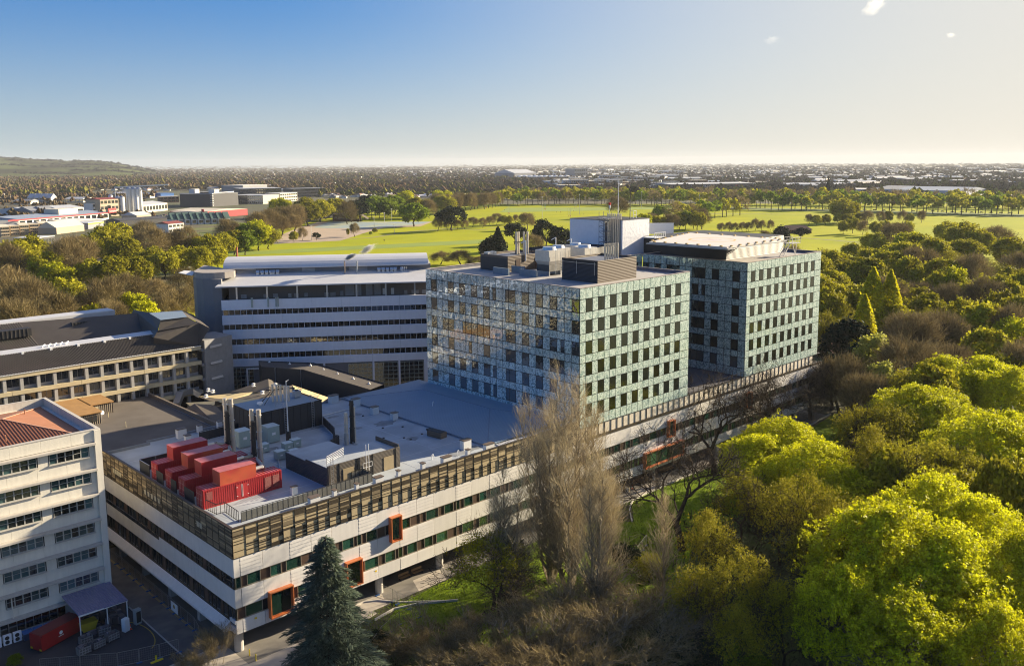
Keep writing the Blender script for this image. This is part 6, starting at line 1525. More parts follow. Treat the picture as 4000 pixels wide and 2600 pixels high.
def poplar(u, v, H, wpx, label, seed, stems=5):
    """Leafless Lombardy-type poplar: several upright stems carrying steep branches and masses of fine twigs."""
    rng = np.random.default_rng(seed); x, y, _ = G(u, v, H); W = wpx*depth(x, y)/FPX/2
    t = thing('bare_poplar', label, 'tree', (x, y, 0), group=None)
    segs = []; P = []; D = []
    for s_ in range(stems):
        a = rng.random()*6.28; b = 0.5*rng.random()+0.1; hs = H*(1.0 if s_ == 0 else 0.66+0.3*rng.random()); off = np.array([math.cos(a), math.sin(a), 0])*b; tip = np.array([math.cos(a), math.sin(a), 0])*W*(0.12 if s_ == 0 else 0.5+0.4*rng.random())
        pts = []
        for k in range(13):
            q = k/12; pts.append(off+tip*(q**0.8)+np.array([0, 0, hs*q])+rng.normal(0, 0.06, 3)*(k > 0))
        for k in range(12): segs.append((pts[k], pts[k+1], max(0.03, 0.30*(1-k/12.5)), max(0.025, 0.30*(1-(k+1)/12.5))))
        for j in range(62):
            q = 0.08+0.9*rng.random(); k = min(11, int(q*12)); p = pts[k]+(pts[k+1]-pts[k])*(q*12-k)
            L = hs*(0.05+0.25*(1-q))*(0.6+0.8*rng.random()); a2 = rng.random()*6.28; out = 0.35+0.75*rng.random()
            d = np.array([math.cos(a2)*out, math.sin(a2)*out, 1.0]); pr_ = p; rr = 0.12*(1-q*0.5)
            for i in range(5):
                d2 = d*np.array([1-0.12*i, 1-0.12*i, 1])+rng.normal(0, 0.12, 3); d2 /= np.linalg.norm(d2); e = pr_+d2*L/5; segs.append((pr_, e, rr, rr*0.75)); rr *= 0.75; pr_ = e
                for m in range(1 if i < 2 else 2): P.append(e+rng.normal(0, 0.1, 3)); D.append(d2+rng.normal(0, 0.3, 3))
                if i in (1, 3):
                    d3 = d2+rng.normal(0, 0.45, 3); d3 /= np.linalg.norm(d3); f = e+d3*L*0.3; segs.append((e, f, rr*0.7, rr*0.3))
                    for m in range(3): P.append(f); D.append(d3)
    P = np.array(P); D = np.array(D); D[:, 2] += 0.5; D /= np.linalg.norm(D, axis=1, keepdims=True)
    place('trunk', seg_mesh('trunk', segs, [BARK_L], 3), t); place('crown', fastmesh('crown', slivers(rng, P, D, 1.3, 0.03, 2, 0.3).reshape(-1, 3), 4, [TWIG_P]), t)
poplar(2150, 1465, 33, 420, 'tallest leafless poplar, left trunk of the pair in front of the facade', 5, 7)
poplar(2228, 1490, 33, 420, 'tallest leafless poplar, right trunk of the pair in front of the facade', 9, 7)
poplar(2330, 1760, 25, 170, 'lower leafless poplar leaning out right of the tall pair', 15, 5)
poplar(1990, 1830, 21, 200, 'lower leafless poplar left of the tall pair', 19, 4)
poplar(2590, 1960, 16, 60, 'thin leafless sapling standing at the shaded lawn edge', 23, 1)
# bare trees along the garden side, given by their base
def near_oak(ub, vb, h, w, lab, kind='oakbare'):
    x, y, _ = G(ub, vb); return tree(x, y, h, kind, lab, 'tree', None, w)
near_oak(1958, 2405, 15.5, 1.2, 'gnarled leafless oak left of the poplars, on the grass')
near_oak(1925, 2380, 12.5, 1.2, 'lightly budding oak spreading behind the gnarled leafless one', 'half')
near_oak(2662, 2150, 23, 1.0, 'leafless dark oak on the lawn in front of the long orange frame')
near_oak(2790, 1850, 23, 0.9, 'leafless oak before the gap between both glass towers')
near_oak(2985, 1735, 22, 0.9, 'leafless oak below the left corner of the farther glass tower')
near_oak(3165, 1635, 19, 1.0, 'leafless oak at the end of the podium below the farther tower')
near_oak(3250, 1600, 18, 1.1, 'leafless oak just past the end of the podium')
near = [
 (2980, 1700, 330, 'limeN', 13, 'bright lime tree nearest the path below the farther tower'), (3060, 1640, 330, 'limeN', 14, 'bright lime tree topping the group beside the podium end'),
 (3190, 1730, 340, 'limeN', 14, 'bright lime tree right of the topmost one beside the podium end'), (3300, 1830, 330, 'limeN', 13, 'bright lime tree halfway down the slope of crowns'),
 (3060, 1860, 330, 'half', 15, 'half leafed olive tree in front of the bright lime trees'), (2900, 1830, 250, 'half', 13, 'half leafed tree left of the lime trees by the path'),
 (2780, 1980, 300, 'half', 14, 'half leafed dark tree behind the lawn fence'), (2900, 2120, 360, 'half', 15, 'half leafed dark tree in the shade left of the big lime dome'),
 (2720, 2200, 300, 'half', 12, 'half leafed shady tree below the lawn'), (3080, 2260, 330, 'half', 13, 'half leafed shady tree at the foot of the big lime dome'),
 (2880, 2360, 330, 'half', 11, 'half leafed low tree deep in the shade at the bottom'), (3180, 2020, 300, 'half', 14, 'half leafed olive tree left of the big lime dome'),
 (3500, 1985, 620, 'limeN', 20, 'huge lime dome, left half of the biggest crown'), (3690, 2060, 560, 'limeN', 19, 'huge lime dome, right half of the biggest crown'),
 (3330, 2200, 420, 'limeN', 16, 'lime crown low on the left flank of the biggest dome'), (3560, 2330, 520, 'limeN', 15, 'lime crown at the front foot of the biggest dome'), (3860, 2360, 420, 'limeN', 15, 'lime crown at the bottom right of the biggest dome'),
 (3650, 1870, 430, 'limeN', 18, 'lime crown rising behind the biggest dome'), (3840, 1960, 430, 'limeN', 18, 'lime crown behind the biggest dome towards the right edge'), (3980, 2080, 400, 'limeN', 18, 'lime crown cut by the right edge beside the biggest dome'),
 (3460, 1760, 260, 'oak', 16, 'orange olive oak above the lime domes'), (3720, 1820, 300, 'oak', 15, 'olive oak between the upper and lower lime crowns'), (3560, 1800, 260, 'oak', 15, 'olive oak right of the orange one above the lime domes'),
 (3850, 1630, 420, 'limeN', 18, 'bright lime crown at the right edge, third row up'), (3985, 1610, 300, 'limeN', 18, 'bright lime crown cut by the right edge, third row up'),
 (3600, 1500, 380, 'limeN', 17, 'olive lime crown in the middle of the wood'), (3480, 1560, 300, 'half', 17, 'half leafed tree left of the middle lime crown'), (3720, 1560, 330, 'limeN', 16, 'olive lime crown right of the middle one'),
 (3700, 1400, 300, 'limeN', 17, 'bright lime crown, left part of the upper bright group'), (3850, 1400, 300, 'limeN', 17, 'bright lime crown, right part of the upper bright group'), (3960, 1440, 260, 'limeN', 17, 'bright lime crown of the upper group near the right edge'),
 (3420, 1290, 180, 'willow', 19, 'pale yellow drooping tree right of the farther glass tower'), (3450, 1400, 170, 'willow', 17, 'lower pale yellow drooping tree in front of the taller one'),
 (3270, 1290, 120, 'blossom', 9, 'pale pink blossoming tree right of the farther glass tower'), (3230, 1330, 90, 'blossom', 8, 'smaller pink blossoming tree behind the leafless oaks'),
 (3415, 1045, 125, 'column', 28, 'left of two tall pointed yellow green columnar trees'), (3482, 1055, 110, 'column', 27, 'right of two tall pointed yellow green columnar trees'), (3380, 1150, 110, 'column', 20, 'shorter pointed columnar tree left of the two tall ones'), (3535, 1160, 60, 'column', 14, 'small pointed columnar tree right of the two tall ones'),
 (3300, 1400, 240, 'bare', 16, 'dense brown leafless tree behind the podium end'), (3390, 1450, 220, 'bare', 16, 'dense brown leafless tree below the pale yellow one'), (3350, 1580, 260, 'half', 15, 'thin leafed tree right of the podium end'),
 (3560, 1230, 260, 'bare', 14, 'broad brown leafless crown right of the columnar trees'), (3680, 1230, 240, 'bare', 14, 'broad brown leafless crown further right of the columnar trees'), (3560, 1330, 320, 'bare', 14, 'grey brown leafless thicket below the columnar trees'), (3700, 1340, 260, 'bare', 13, 'grey brown leafless thicket above the bright lime group'),
 (3740, 1170, 110, 'green', 13, 'grey green evergreen leaning among the brown crowns'), (3800, 1270, 110, 'green', 12, 'second grey green evergreen among the brown crowns'), (3800, 1320, 130, 'dark', 10, 'dark evergreen low among the brown crowns'),
 (3840, 1345, 100, 'lime', 10, 'small yellow tree above the bright lime group'), (3980, 1250, 200, 'lime', 16, 'yellow green tree at the right edge, half way up the wood')]
for (u, v, w, k, h, lab) in near: tpx(u, v, w, k, h, lab)
# bottom shrubs
bs = [(2450, 2330, 330, 'shrub', 6.0, 'tall pale leafless thicket right of the poplar trunks'), (2300, 2330, 380, 'shrub', 7, 'pale leafless thicket at the foot of the poplars'), (2600, 2330, 360, 'shrub', 7, 'pale leafless thicket at the bottom, right of the poplars'), (2480, 2430, 420, 'shrub', 6.5, 'wide leafless thicket at the bottom edge'),
      (2100, 2380, 320, 'shrub', 6, 'leafless thicket left of the poplar trunks'), (1900, 2420, 260, 'shrub', 5, 'leafless thicket below the gnarled oak'), (1700, 2440, 260, 'shrub', 5, 'thin leafless thicket on the bright grass'), (1560, 2470, 200, 'shrub', 4, 'thin leafless thicket by the fence on the grass'),
      (2250, 2480, 360, 'shrub', 7, 'leafless shrub at the bottom centre'), (2000, 2500, 320, 'shrub', 6, 'leafless shrub at the bottom below the oak'), (1800, 2520, 280, 'shrub', 5, 'leafless shrub at the bottom left of centre'), (2130, 2500, 150, 'bush', 3, 'green bush among the thickets at the bottom'), (1920, 2540, 130, 'bush', 2.5, 'small green bush at the bottom below the oak'),
      (2440, 2130, 130, 'bush', 3.5, 'yellow green bush beside the poplar trunks'), (2540, 2160, 200, 'half', 5, 'brown budding bush below the lawn'), (2680, 2480, 300, 'bush', 5, 'dark leafy bush at the bottom among the thickets'), (2900, 2560, 260, 'bush', 4, 'dark leafy bush at the bottom right of the thickets'),
      (3650, 2490, 620, 'shrub', 9, 'wide pale leafless crown at the bottom right'), (3450, 2560, 420, 'shrub', 8, 'pale leafless crown at the bottom edge, left of the wide one'),
      (1400, 2560, 200, 'bush', 2.5, 'low green bush at the bottom beside the spruce'), (1460, 2480, 160, 'bush', 2.2, 'low green bush by the fence near the spruce'),
      (840, 2470, 130, 'shrub', 4.5, 'bare yellowish shrub beside the podium corner column'), (790, 2540, 110, 'shrub', 3.5, 'bare low shrub in the lane mouth'), (700, 2560, 70, 'shrub', 2.2, 'smallest bare shrub in the lane mouth'), (60, 2560, 70, 'bush', 1.2, 'tiny yellow green plant at the bottom left corner')]
for (u, v, w, k, h, lab) in bs: tpx(u, v, w, k, h, lab, 'shrub' if k in ('shrub', 'bush') else 'tree')
# hidden mass filling the wood between the named crowns
r = random.Random(77)
WL = {'oak': 'olive leafed tree in the wood right of the glass towers', 'bare': 'brown leafless tree in the wood right of the glass towers', 'lime': 'yellow green tree in the wood right of the glass towers', 'half': 'half leafed tree in the wood right of the glass towers', 'dark': 'dark evergreen in the wood right of the glass towers'}
far_wood = [(3470, 1090, 'bare'), (3350, 1110, 'oak'), (3530, 1100, 'oak'), (3620, 1150, 'oak'), (3700, 1120, 'bare'), (3500, 1180, 'oak'), (3640, 1200, 'half'), (3200, 1080, 'oak'), (3380, 1000, 'oak'), (3480, 985, 'oak'), (3700, 1010, 'oak'), (3780, 1150, 'oak'), (3880, 1060, 'oak'), (3990, 990, 'bare'), (3960, 1090, 'oak'), (3600, 975, 'bare'), (3230, 1050, 'oak'), (3330, 1010, 'oak'), (3440, 1020, 'half'), (3550, 1000, 'oak'), (3660, 1060, 'oak'), (3600, 1090, 'bare'), (3290, 1100, 'oak'), (3230, 1130, 'oak'), (3380, 1040, 'oak'), (3160, 985, 'oak'), (3100, 960, 'bare'), (3250, 975, 'oak'), (3330, 955, 'oak'), (3430, 960, 'oak'), (3520, 945, 'oak'), (3600, 915, 'oak'),
            (3560, 900, 'lime'), (3650, 925, 'oak'), (3700, 970, 'half'), (3760, 930, 'oak'), (3830, 900, 'oak'), (3900, 880, 'bare'), (3960, 930, 'oak'), (4030, 960, 'oak'), (3800, 1000, 'bare'), (3880, 1010, 'half'), (3950, 1040, 'oak'), (4030, 1060, 'oak'), (3740, 1045, 'lime'), (3780, 1090, 'oak'), (3860, 1100, 'bare'), (3930, 1130, 'oak'), (4020, 1140, 'oak'),
            (3850, 1180, 'oak'), (3950, 1210, 'bare'), (3240, 1200, 'half'), (3300, 1180, 'half'), (3340, 1250, 'dark'), (3700, 860, 'oak'), (3780, 860, 'oak'), (3500, 870, 'bare'), (3420, 900, 'oak'), (3880, 1290, 'oak'), (4000, 1330, 'bare'), (3930, 1380, 'oak'), (3540, 1450, 'half'), (3620, 1420, 'oak'), (3420, 1640, 'half'), (3520, 1700, 'half'), (3650, 1700, 'half'), (3780, 1740, 'half'), (3930, 1780, 'oak'), (3250, 1900, 'half'), (3400, 1930, 'half'), (3180, 1820, 'half')]
for u, v, k in far_wood:
    h = 16+r.random()*4; tpx(u+r.uniform(-12, 12), v+r.uniform(-8, 8), r.uniform(150, 230)*(0.7+0.5*(v-860)/500), k, h, WL[k], group='trees of the wood right of the towers')

# ---------------------------------------------------------------- middle distance, left of the towers
ML = {'oak': 'olive yellow park tree left of the banded ward block', 'bare': 'brown leafless park tree left of the banded ward block', 'lime': 'bright yellow green tree left of the banded ward block', 'green': 'green park tree left of the banded ward block', 'dark': 'dark evergreen left of the banded ward block'}
mid = [(60, 1160, 240, 'bare'), (190, 1140, 220, 'bare'), (10, 1050, 220, 'bare'), (110, 1090, 220, 'bare'), (300, 1150, 150, 'lime'), (250, 1080, 140, 'oak'), (215, 1030, 130, 'lime'), (175, 985, 150, 'oak'), (330, 1150, 160, 'bare'), (400, 1090, 190, 'bare'), (480, 1070, 170, 'bare'), (520, 1140, 130, 'lime'),
       (600, 1090, 140, 'bare'), (660, 1130, 150, 'bare'), (710, 1050, 130, 'bare'), (725, 1120, 110, 'bare'), (640, 1160, 130, 'bare'), (350, 1190, 150, 'oak'), (430, 1180, 140, 'bare'), (560, 1180, 120, 'lime'), (250, 1190, 150, 'bare'), (130, 1200, 200, 'bare'), (20, 1210, 200, 'bare'),
       (60, 930, 180, 'oak'), (120, 920, 150, 'oak'), (20, 960, 160, 'bare'), (260, 940, 180, 'bare'), (300, 930, 160, 'bare'), (350, 910, 130, 'oak'), (400, 885, 150, 'oak'), (450, 870, 140, 'oak'), (470, 920, 130, 'oak'), (190, 960, 110, 'oak'), (430, 1000, 150, 'oak'), (350, 1010, 120, 'oak'), (280, 1010, 130, 'bare'),
       (590, 960, 130, 'oak'), (640, 980, 120, 'oak'), (700, 955, 130, 'oak'), (540, 1000, 110, 'oak'), (590, 885, 140, 'bare'), (560, 870, 120, 'bare'), (660, 900, 120, 'bare'), (720, 890, 120, 'bare'), (760, 920, 100, 'oak'), (810, 915, 110, 'oak'), (860, 905, 110, 'oak'), (910, 900, 100, 'oak'), (780, 960, 90, 'oak'), (840, 960, 90, 'oak'),
       (960, 870, 110, 'green'), (1010, 865, 110, 'lime'), (1040, 890, 90, 'oak'), (950, 900, 90, 'green'), (880, 860, 110, 'bare'), (1000, 830, 100, 'bare'), (1050, 820, 100, 'bare'), (1100, 810, 110, 'bare'), (1150, 800, 100, 'bare'), (1200, 790, 110, 'oak'), (1100, 845, 80, 'bare'), (1140, 840, 80, 'bare'), (1250, 780, 110, 'oak'), (1300, 775, 110, 'oak'), (1350, 785, 80, 'bare'),
       (1090, 770, 90, 'lime'), (1190, 770, 80, 'oak'), (1400, 780, 90, 'dark'), (1430, 760, 90, 'dark'), (1460, 765, 90, 'green'), (1500, 770, 100, 'green'), (1540, 760, 110, 'green'), (1590, 745, 110, 'lime'), (1640, 770, 100, 'oak'), (1620, 790, 120, 'green'), (1680, 780, 70, 'bare'), (1730, 740, 90, 'lime'), (1740, 760, 80, 'oak'), (1760, 800, 110, 'dark'),
       (1370, 800, 70, 'oak'), (1320, 790, 60, 'oak'), (1270, 800, 60, 'bare')]
for u, v, w, k in mid:
    u += r.uniform(-6, 6); h = 15+r.random()*3 if v < 1050 else 13+r.random()*3
    tpx(u, v, w*1.1, k, h, ML.get(k), group='park trees on the left')
def base_tree(u, v, h, w, k, lab, grp):
    x, y, _ = G(u, v); dpt = depth(x, y); return tree(x, y, h, k, lab, 'tree', grp, max(0.5, min(2, w*dpt/FPX/(15.5*h/16))))
for u, v, h, w, k, s in ((1148, 945, 9, 38, 'oak', 'olive tree left of three at the court edge'), (1182, 938, 11, 45, 'bare', 'leafless tree second from the left at the court edge'), (1236, 938, 7, 38, 'dark', 'small dark tree right of two leafless ones at the court edge'), (1386, 925, 12, 42, 'bare', 'reddish leafless tree standing on the court corner'),
                         (1360, 922, 7, 14, 'oak', 'thin sapling beside the reddish tree on the court'), (1465, 910, 4.5, 24, 'oak', 'little round tree beyond the court corner'), (1448, 917, 3, 14, 'green', 'tiny round bush beyond the court corner')):
    base_tree(u, v, h, w, k, s, None)
# belts of trees along the far edges of the park
LITE = {}
_lr = np.random.default_rng(44)
for _k in ('oak', 'green', 'lime', 'bare', 'dark'):
    LITE[_k] = []
    for _c in range(3):
        _P, _d = crown_points(_lr, 460, 7.4, 6.4, 9.4, lobes=26, lobr=0.32); LITE[_k].append(slivers(_lr, _P, _d, 2.2, 0.45, 1, 0.5) if _k == 'bare' else leaf_quads(_lr, _P, _d, 2.1))
FARQ = {k: [] for k in ('oak', 'green', 'lime', 'bare', 'dark')}; FART_ = []
def lite_tree(x, y, h, k, w):
    a = r.random()*6.28; ca, sa = math.cos(a), math.sin(a); Q = LITE[k][r.randrange(3)].reshape(-1, 3)*(h/16.0)*np.array([w, w, 1]); Q = np.stack([Q[:, 0]*ca-Q[:, 1]*sa+x, Q[:, 0]*sa+Q[:, 1]*ca+y, Q[:, 2]], 1)
    FARQ[k].append(Q); FART_.append((np.array([x, y, 0.0]), np.array([x, y, h*0.5]), h*0.03, h*0.015))
def belt(line, n, hr, kinds, label, grp, jit=(8, 4), wr=(0.8, 1.15), lite=False):
    tot = sum(math.hypot(b[0]-a[0], b[1]-a[1]) for a, b in zip(line, line[1:]))
    for i in range(n):
        s = tot*(i+.5)/n; 
        for a, b in zip(line, line[1:]):
            l = math.hypot(b[0]-a[0], b[1]-a[1])
            if s <= l or b is line[-1]: u = a[0]+(b[0]-a[0])*s/l; v = a[1]+(b[1]-a[1])*s/l; break
            s -= l
        k = r.choice(kinds); x, y, _ = G(u+r.uniform(-jit[0], jit[0]), v+r.uniform(-jit[1], jit[1]))
        if lite: lite_tree(x, y, r.uniform(*hr), k, r.uniform(*wr)); continue
        tree(x, y, r.uniform(*hr), k, label % {'oak': 'olive', 'bare': 'leafless', 'lime': 'yellow green', 'green': 'green', 'dark': 'dark evergreen', 'conifer': 'dark pointed'}[k], 'tree', grp, r.uniform(*wr))
belt([(1930, 800), (2300, 797), (2750, 803)], 52, (19, 24), ['oak', 'oak', 'green', 'bare', 'oak'], '%s tree in the row beyond the rugby field', 'trees in the row beyond the rugby field', lite=True)
belt([(1960, 780), (2750, 783)], 44, (18, 23), ['oak', 'bare', 'oak', 'lime'], '%s tree behind the row beyond the rugby field', 'second row beyond the rugby field', lite=True)
belt([(2760, 812), (3300, 822), (4060, 842)], 58, (18, 25), ['oak', 'oak', 'green', 'bare', 'lime'], '%s tree in the long row beyond the right hand fields', 'long row beyond the right hand fields', lite=True)
belt([(2740, 792), (4060, 815)], 54, (19, 25), ['oak', 'bare', 'oak', 'green'], '%s tree behind the long row beyond the right hand fields', 'second long row beyond the right hand fields', lite=True)
belt([(1420, 855), (1660, 845)], 9, (15, 20), ['green', 'oak', 'lime'], '%s tree in the grove behind the courts', 'grove behind the courts', lite=True)
belt([(1700, 835), (1960, 805)], 16, (20, 26), ['bare', 'bare', 'oak', 'green'], '%s tree in the tall grove left of the rugby field', 'tall grove left of the rugby field')
belt([(1000, 900), (1180, 862), (1290, 842)], 14, (16, 20), ['bare', 'bare', 'oak'], '%s tree of the avenue along the courts', 'avenue along the courts')
belt([(2480, 905), (2620, 900), (2760, 895)], 12, (13, 19), ['lime', 'bare', 'green', 'oak', 'bare'], '%s tree in the group behind the helipad and lift core', 'group behind the helipad and lift core')
belt([(2560, 868), (2760, 850)], 8, (16, 21), ['lime', 'bare', 'oak', 'green'], '%s tree behind the group beyond the lift core', 'second group beyond the lift core', lite=True)
belt([(2760, 855), (2900, 838)], 6, (17, 22), ['green', 'oak', 'bare'], '%s tree at the left end of the right hand fields', 'left end of the right hand fields', lite=True)
belt([(2805, 908), (3020, 900)], 8, (8, 11), ['bare'], '%s small tree in the row beyond the helipad', 'small row beyond the helipad', (4, 1))
belt([(3130, 880), (3620, 870)], 12, (10, 14), ['bare', 'bare', 'oak'], '%s tree dotted along the path in the right hand fields', 'dotted along the path in the right hand fields', (10, 3))
belt([(3270, 912), (3560, 925)], 7, (12, 15), ['bare', 'oak'], '%s tree on the near side of the right hand fields', 'near side of the right hand fields', (8, 4))
belt([(1700, 905), (1960, 880)], 8, (9, 13), ['bare'], '%s low tree beyond the big lawn', 'beyond the big lawn', (8, 4), (1.0, 1.4))
belt([(1950, 880), (2050, 870)], 4, (9, 11), ['bare', 'oak'], '%s low tree at the end of the big lawn', 'end of the big lawn')
_V = np.concatenate([q for k in FARQ for q in FARQ[k]]); _mi = np.concatenate([np.full(sum(len(q) for q in FARQ[k])//4, i) for i, k in enumerate(FARQ)])
_ft = stuff(place('far_park_trees', fastmesh('far_park_trees', _V, 4, [OAKL, GREENL, GREENL, TWIG, DARKG], _mi)))
place('far_trunks', seg_mesh('far_trunks', FART_, [BARK], 4), _ft)
base_tree(3295, 870, 26, 125, 'oak', 'big round olive tree alone in the right hand fields', None)
base_tree(2410, 850, 24, 110, 'bare', 'big leafless tree on the rugby field behind the flagpoles', None)
base_tree(2480, 800, 30, 60, 'dark', 'tall dark tree overtopping the row beyond the rugby field', None)
base_tree(3232, 790, 40, 60, 'conifer', 'tall dark conifer overtopping the row on the right', None)
for u, v, w, h, k, s in ((1945, 885, 120, 15, 'conifer', 'dark pine left of the plant room on the glass tower'), (1925, 915, 110, 13, 'dark', 'dark lower pine left of the glass tower plant room'), (2010, 865, 90, 16, 'dark', 'dark pine just behind the far left plant room'), (2130, 853, 110, 17, 'dark', 'round dark pine in the middle behind the tower roof'), (2190, 890, 100, 14, 'dark', 'dark pine right of the round one behind the tower roof'), (2250, 895, 90, 14, 'dark', 'dark pine nearest the lift core'),
                         (2060, 830, 80, 16, 'bare', 'pale leafless tree between dark pines behind the tower roof'), (2080, 920, 110, 11, 'bare', 'brown thicket between the pines behind the tower roof'), (1720, 985, 130, 8, 'bare', 'round brown bush at the lawn edge behind the silver roof'), (1800, 980, 140, 9, 'bare', 'larger round brown bush at the lawn edge behind the silver roof'), (1860, 1000, 100, 8, 'bare', 'round brown bush left of the glass tower roof'), (1640, 1000, 70, 6, 'bare', 'small brown bush just over the end of the silver roof'),
                         (3050, 885, 90, 11, 'dark', 'dark tree over the low red brick house'), (3130, 890, 80, 9, 'dark', 'dark bush right of the low red brick house'), (2990, 900, 60, 8, 'bare', 'brown bush left of the low red brick house')):
    tpx(u, v, w, k, h, s)
print('trees', len(TREES))
# ---------------------------------------------------------------- park details
court = [G(*q)[:2] for q in ((1165, 890), (1240, 868), (1240, 866), (1690, 866), (1640, 885), (1500, 890), (1440, 905), (1330, 940), (1180, 948), (1040, 952), (1030, 945))]
sheet('gravel_court', court, 0.02, mat('pink_gravel', (0.40, 0.31, 0.22), 0.9, var=0.1, scale=0.05))
sheet('blue_courts', [G(*q)[:2] for q in ((1220, 890), (1285, 866), (1680, 866), (1625, 880), (1500, 886), (1400, 893))], 0.06, mat('pale_blue_court', (0.25, 0.33, 0.36), 0.8, var=0.1, scale=0.05, col2=(0.33, 0.36, 0.25), mixscale=0.05))
PATH = mat('park_path', (0.22, 0.19, 0.13), 0.9, var=0.1, scale=0.1)
def path_px(name, pts, w):
    b = MB()
    for (u0, v0), (u1, v1) in zip(pts, pts[1:]): b.bar(G(u0, v0, 0.03), G(u1, v1, 0.03), w, 0.02)
    return structure(b.build(name, PATH))
path_px('path', [(1030, 955), (1200, 945), (1450, 928), (1600, 905), (1750, 893), (1900, 898)], 3.0)
path_px('path', [(1900, 893), (2150, 868), (2500, 862)], 2.5); path_px('path', [(2760, 835), (3300, 838), (4050, 850)], 4.0); path_px('path', [(2800, 925), (3150, 930), (3400, 950)], 3.0)
sheet('mown_strip', [G(*q)[:2] for q in ((900, 985), (1400, 960), (1900, 935), (1900, 950), (1400, 975), (880, 1000))], 0.03, mat('mown_grass', (0.20, 0.27, 0.016), 0.9, var=0.12, scale=0.05))
sheet('mown_strip', [G(*q)[:2] for q in ((1950, 830), (2700, 815), (2700, 808), (1980, 812))], 0.03, MATS['mown_grass'])
sheet('dark_grass_strip', [G(*q)[:2] for q in ((2750, 806), (4060, 838), (4060, 850), (2760, 815))], 0.02, mat('dark_grass', (0.10, 0.15, 0.015), 0.9, var=0.2, scale=0.03))  # darker green strip along the long tree row
sheet('river_road', [(5, 128), (160, 112), (162, 120), (5, 137)], 0.02, ASPH)
def goal(u, v, k):
    x, y, _ = G(u, v); t = thing('rugby_posts', 'white rugby posts, %s from the left on the field' % ORD[k], 'goal posts', (x, y, 0), rz=rad(60), group='rugby posts on the far field')
    for s in (-2.8, 2.8):
        MB().tube((s, 0, 0), (s, 0, 10), 0.14, n=5).build('post', WHITEP, t); MB().tube((s, 0, 0), (s, 0, 1.8), 0.3, n=6).build('pad', mat('pad_red', (0.4, 0.05, 0.04), 0.7), t)
    MB().tube((-2.8, 0, 3), (2.8, 0, 3), 0.12, n=5).build('crossbar', WHITEP, t)
for k, q in enumerate(((1899, 812), (1987, 836), (2026, 805), (2128, 819), (2225, 846), (2248, 812), (2493, 805))): goal(*q, k)
def lightpole(u, v, top, lab):
    x, y, _ = G(u, v); h = (v-top)*depth(x, y)/FPX*1.02; t = thing('floodlight_pole', lab, 'light pole', (x, y, 0), group='floodlight poles around the fields')
    MB().tube((0,0,0), (0,0,h), 0.25, 0.14, n=6).build('pole', mat('pole_grey', (0.5, 0.5, 0.46), 0.5, metal=0.3), t); MB().box(-0.9, -0.2, h-0.2, 0.9, 0.2, h+0.5).build('lamp_head', GALV, t)
for u, v, top, s in ((2118, 854, 773, 'floodlight pole on the near side of the rugby field'), (2264, 838, 762, 'floodlight pole in the middle of the rugby field'), (2506, 812, 752, 'floodlight pole at the right of the rugby field'), (2730, 830, 765, 'floodlight pole behind the lime group right of the lift core'),
                     (1161, 893, 848, 'floodlight pole at the left end of the courts'), (1193, 880, 838, 'floodlight pole by the avenue left of the courts'), (1254, 866, 820, 'floodlight pole behind the courts on the left'), (1502, 877, 833, 'floodlight pole in the middle of the courts'), (1530, 862, 818, 'floodlight pole behind the middle of the courts'),
                     (1036, 956, 896, 'floodlight pole at the left corner of the big lawn'), (1218, 940, 885, 'pole with small red flag at the court edge'), (1540, 911, 878, 'thin pole beyond the big lawn'), (743, 1100, 1045, 'white lamp post at the lawn edge by the leafless trees'), (1462, 895, 850, 'floodlight pole between courts and gravel'), (2520, 780, 735, 'thin mast rising over the far row')): lightpole(u, v, top, s)
pvl = thing('sports_pavilion', 'dark brown pavilion with sloping sides behind the courts', 'pavilion', G(1300, 865)); dpt = depth(*G(1300, 865)[:2]); W = 105*dpt/FPX
pvl.rotation_euler = (0, 0, rad(-44))
MB().box(0, 0, 0, W, 12, 6.5).build('walls', mat('pavilion_brown', (0.10, 0.05, 0.04), 0.7), pvl); MB().add([(-9, -1, 2.5), (0, -1, 8.5), (0, 13, 8.5), (-9, 13, 2.5)], [(0,3,2,1)]).add([(W, -1, 8.5), (W+9, -1, 2.5), (W+9, 13, 2.5), (W, 13, 8.5)], [(0,3,2,1)]).box(0, -1.5, 8.0, W, 13, 8.8).build('roof', mat('pavilion_roof', (0.09, 0.07, 0.055), 0.8), pvl)
for i in range(7): MB().box(2+i*W/7.5, -0.1, 3.0, 2+i*W/7.5+W/10, 0, 5.5).build('window', DGLASS, pvl)
for x in (W*0.4, W*0.75): MB().tube((x, 2, 8.8), (x, 2, 15), 0.18, n=5).build('flagpole', WHITEP, pvl)
hs = thing('brick_house', 'low red brick house with hedge in the right hand fields', 'house', G(3060, 912), rz=rad(-40)); MB().box(0, 0, 0, 26, 12, 3.2).build('walls', mat('red_brick', (0.20, 0.07, 0.045), 0.8, var=0.15), hs)
MB().add([(-1, -1, 3.2), (27, -1, 3.2), (27, 13, 3.2), (-1, 13, 3.2), (4, 6, 7), (22, 6, 7)], [(0,1,5,4), (1,2,5), (2,3,4,5), (3,0,4)]).build('roof', mat('brown_tiles', (0.13, 0.07, 0.05), 0.8), hs)
for i in range(4): MB().box(2+i*6, -0.1, 1, 4+i*6, 0, 2.4).build('window', DGLASS, hs)
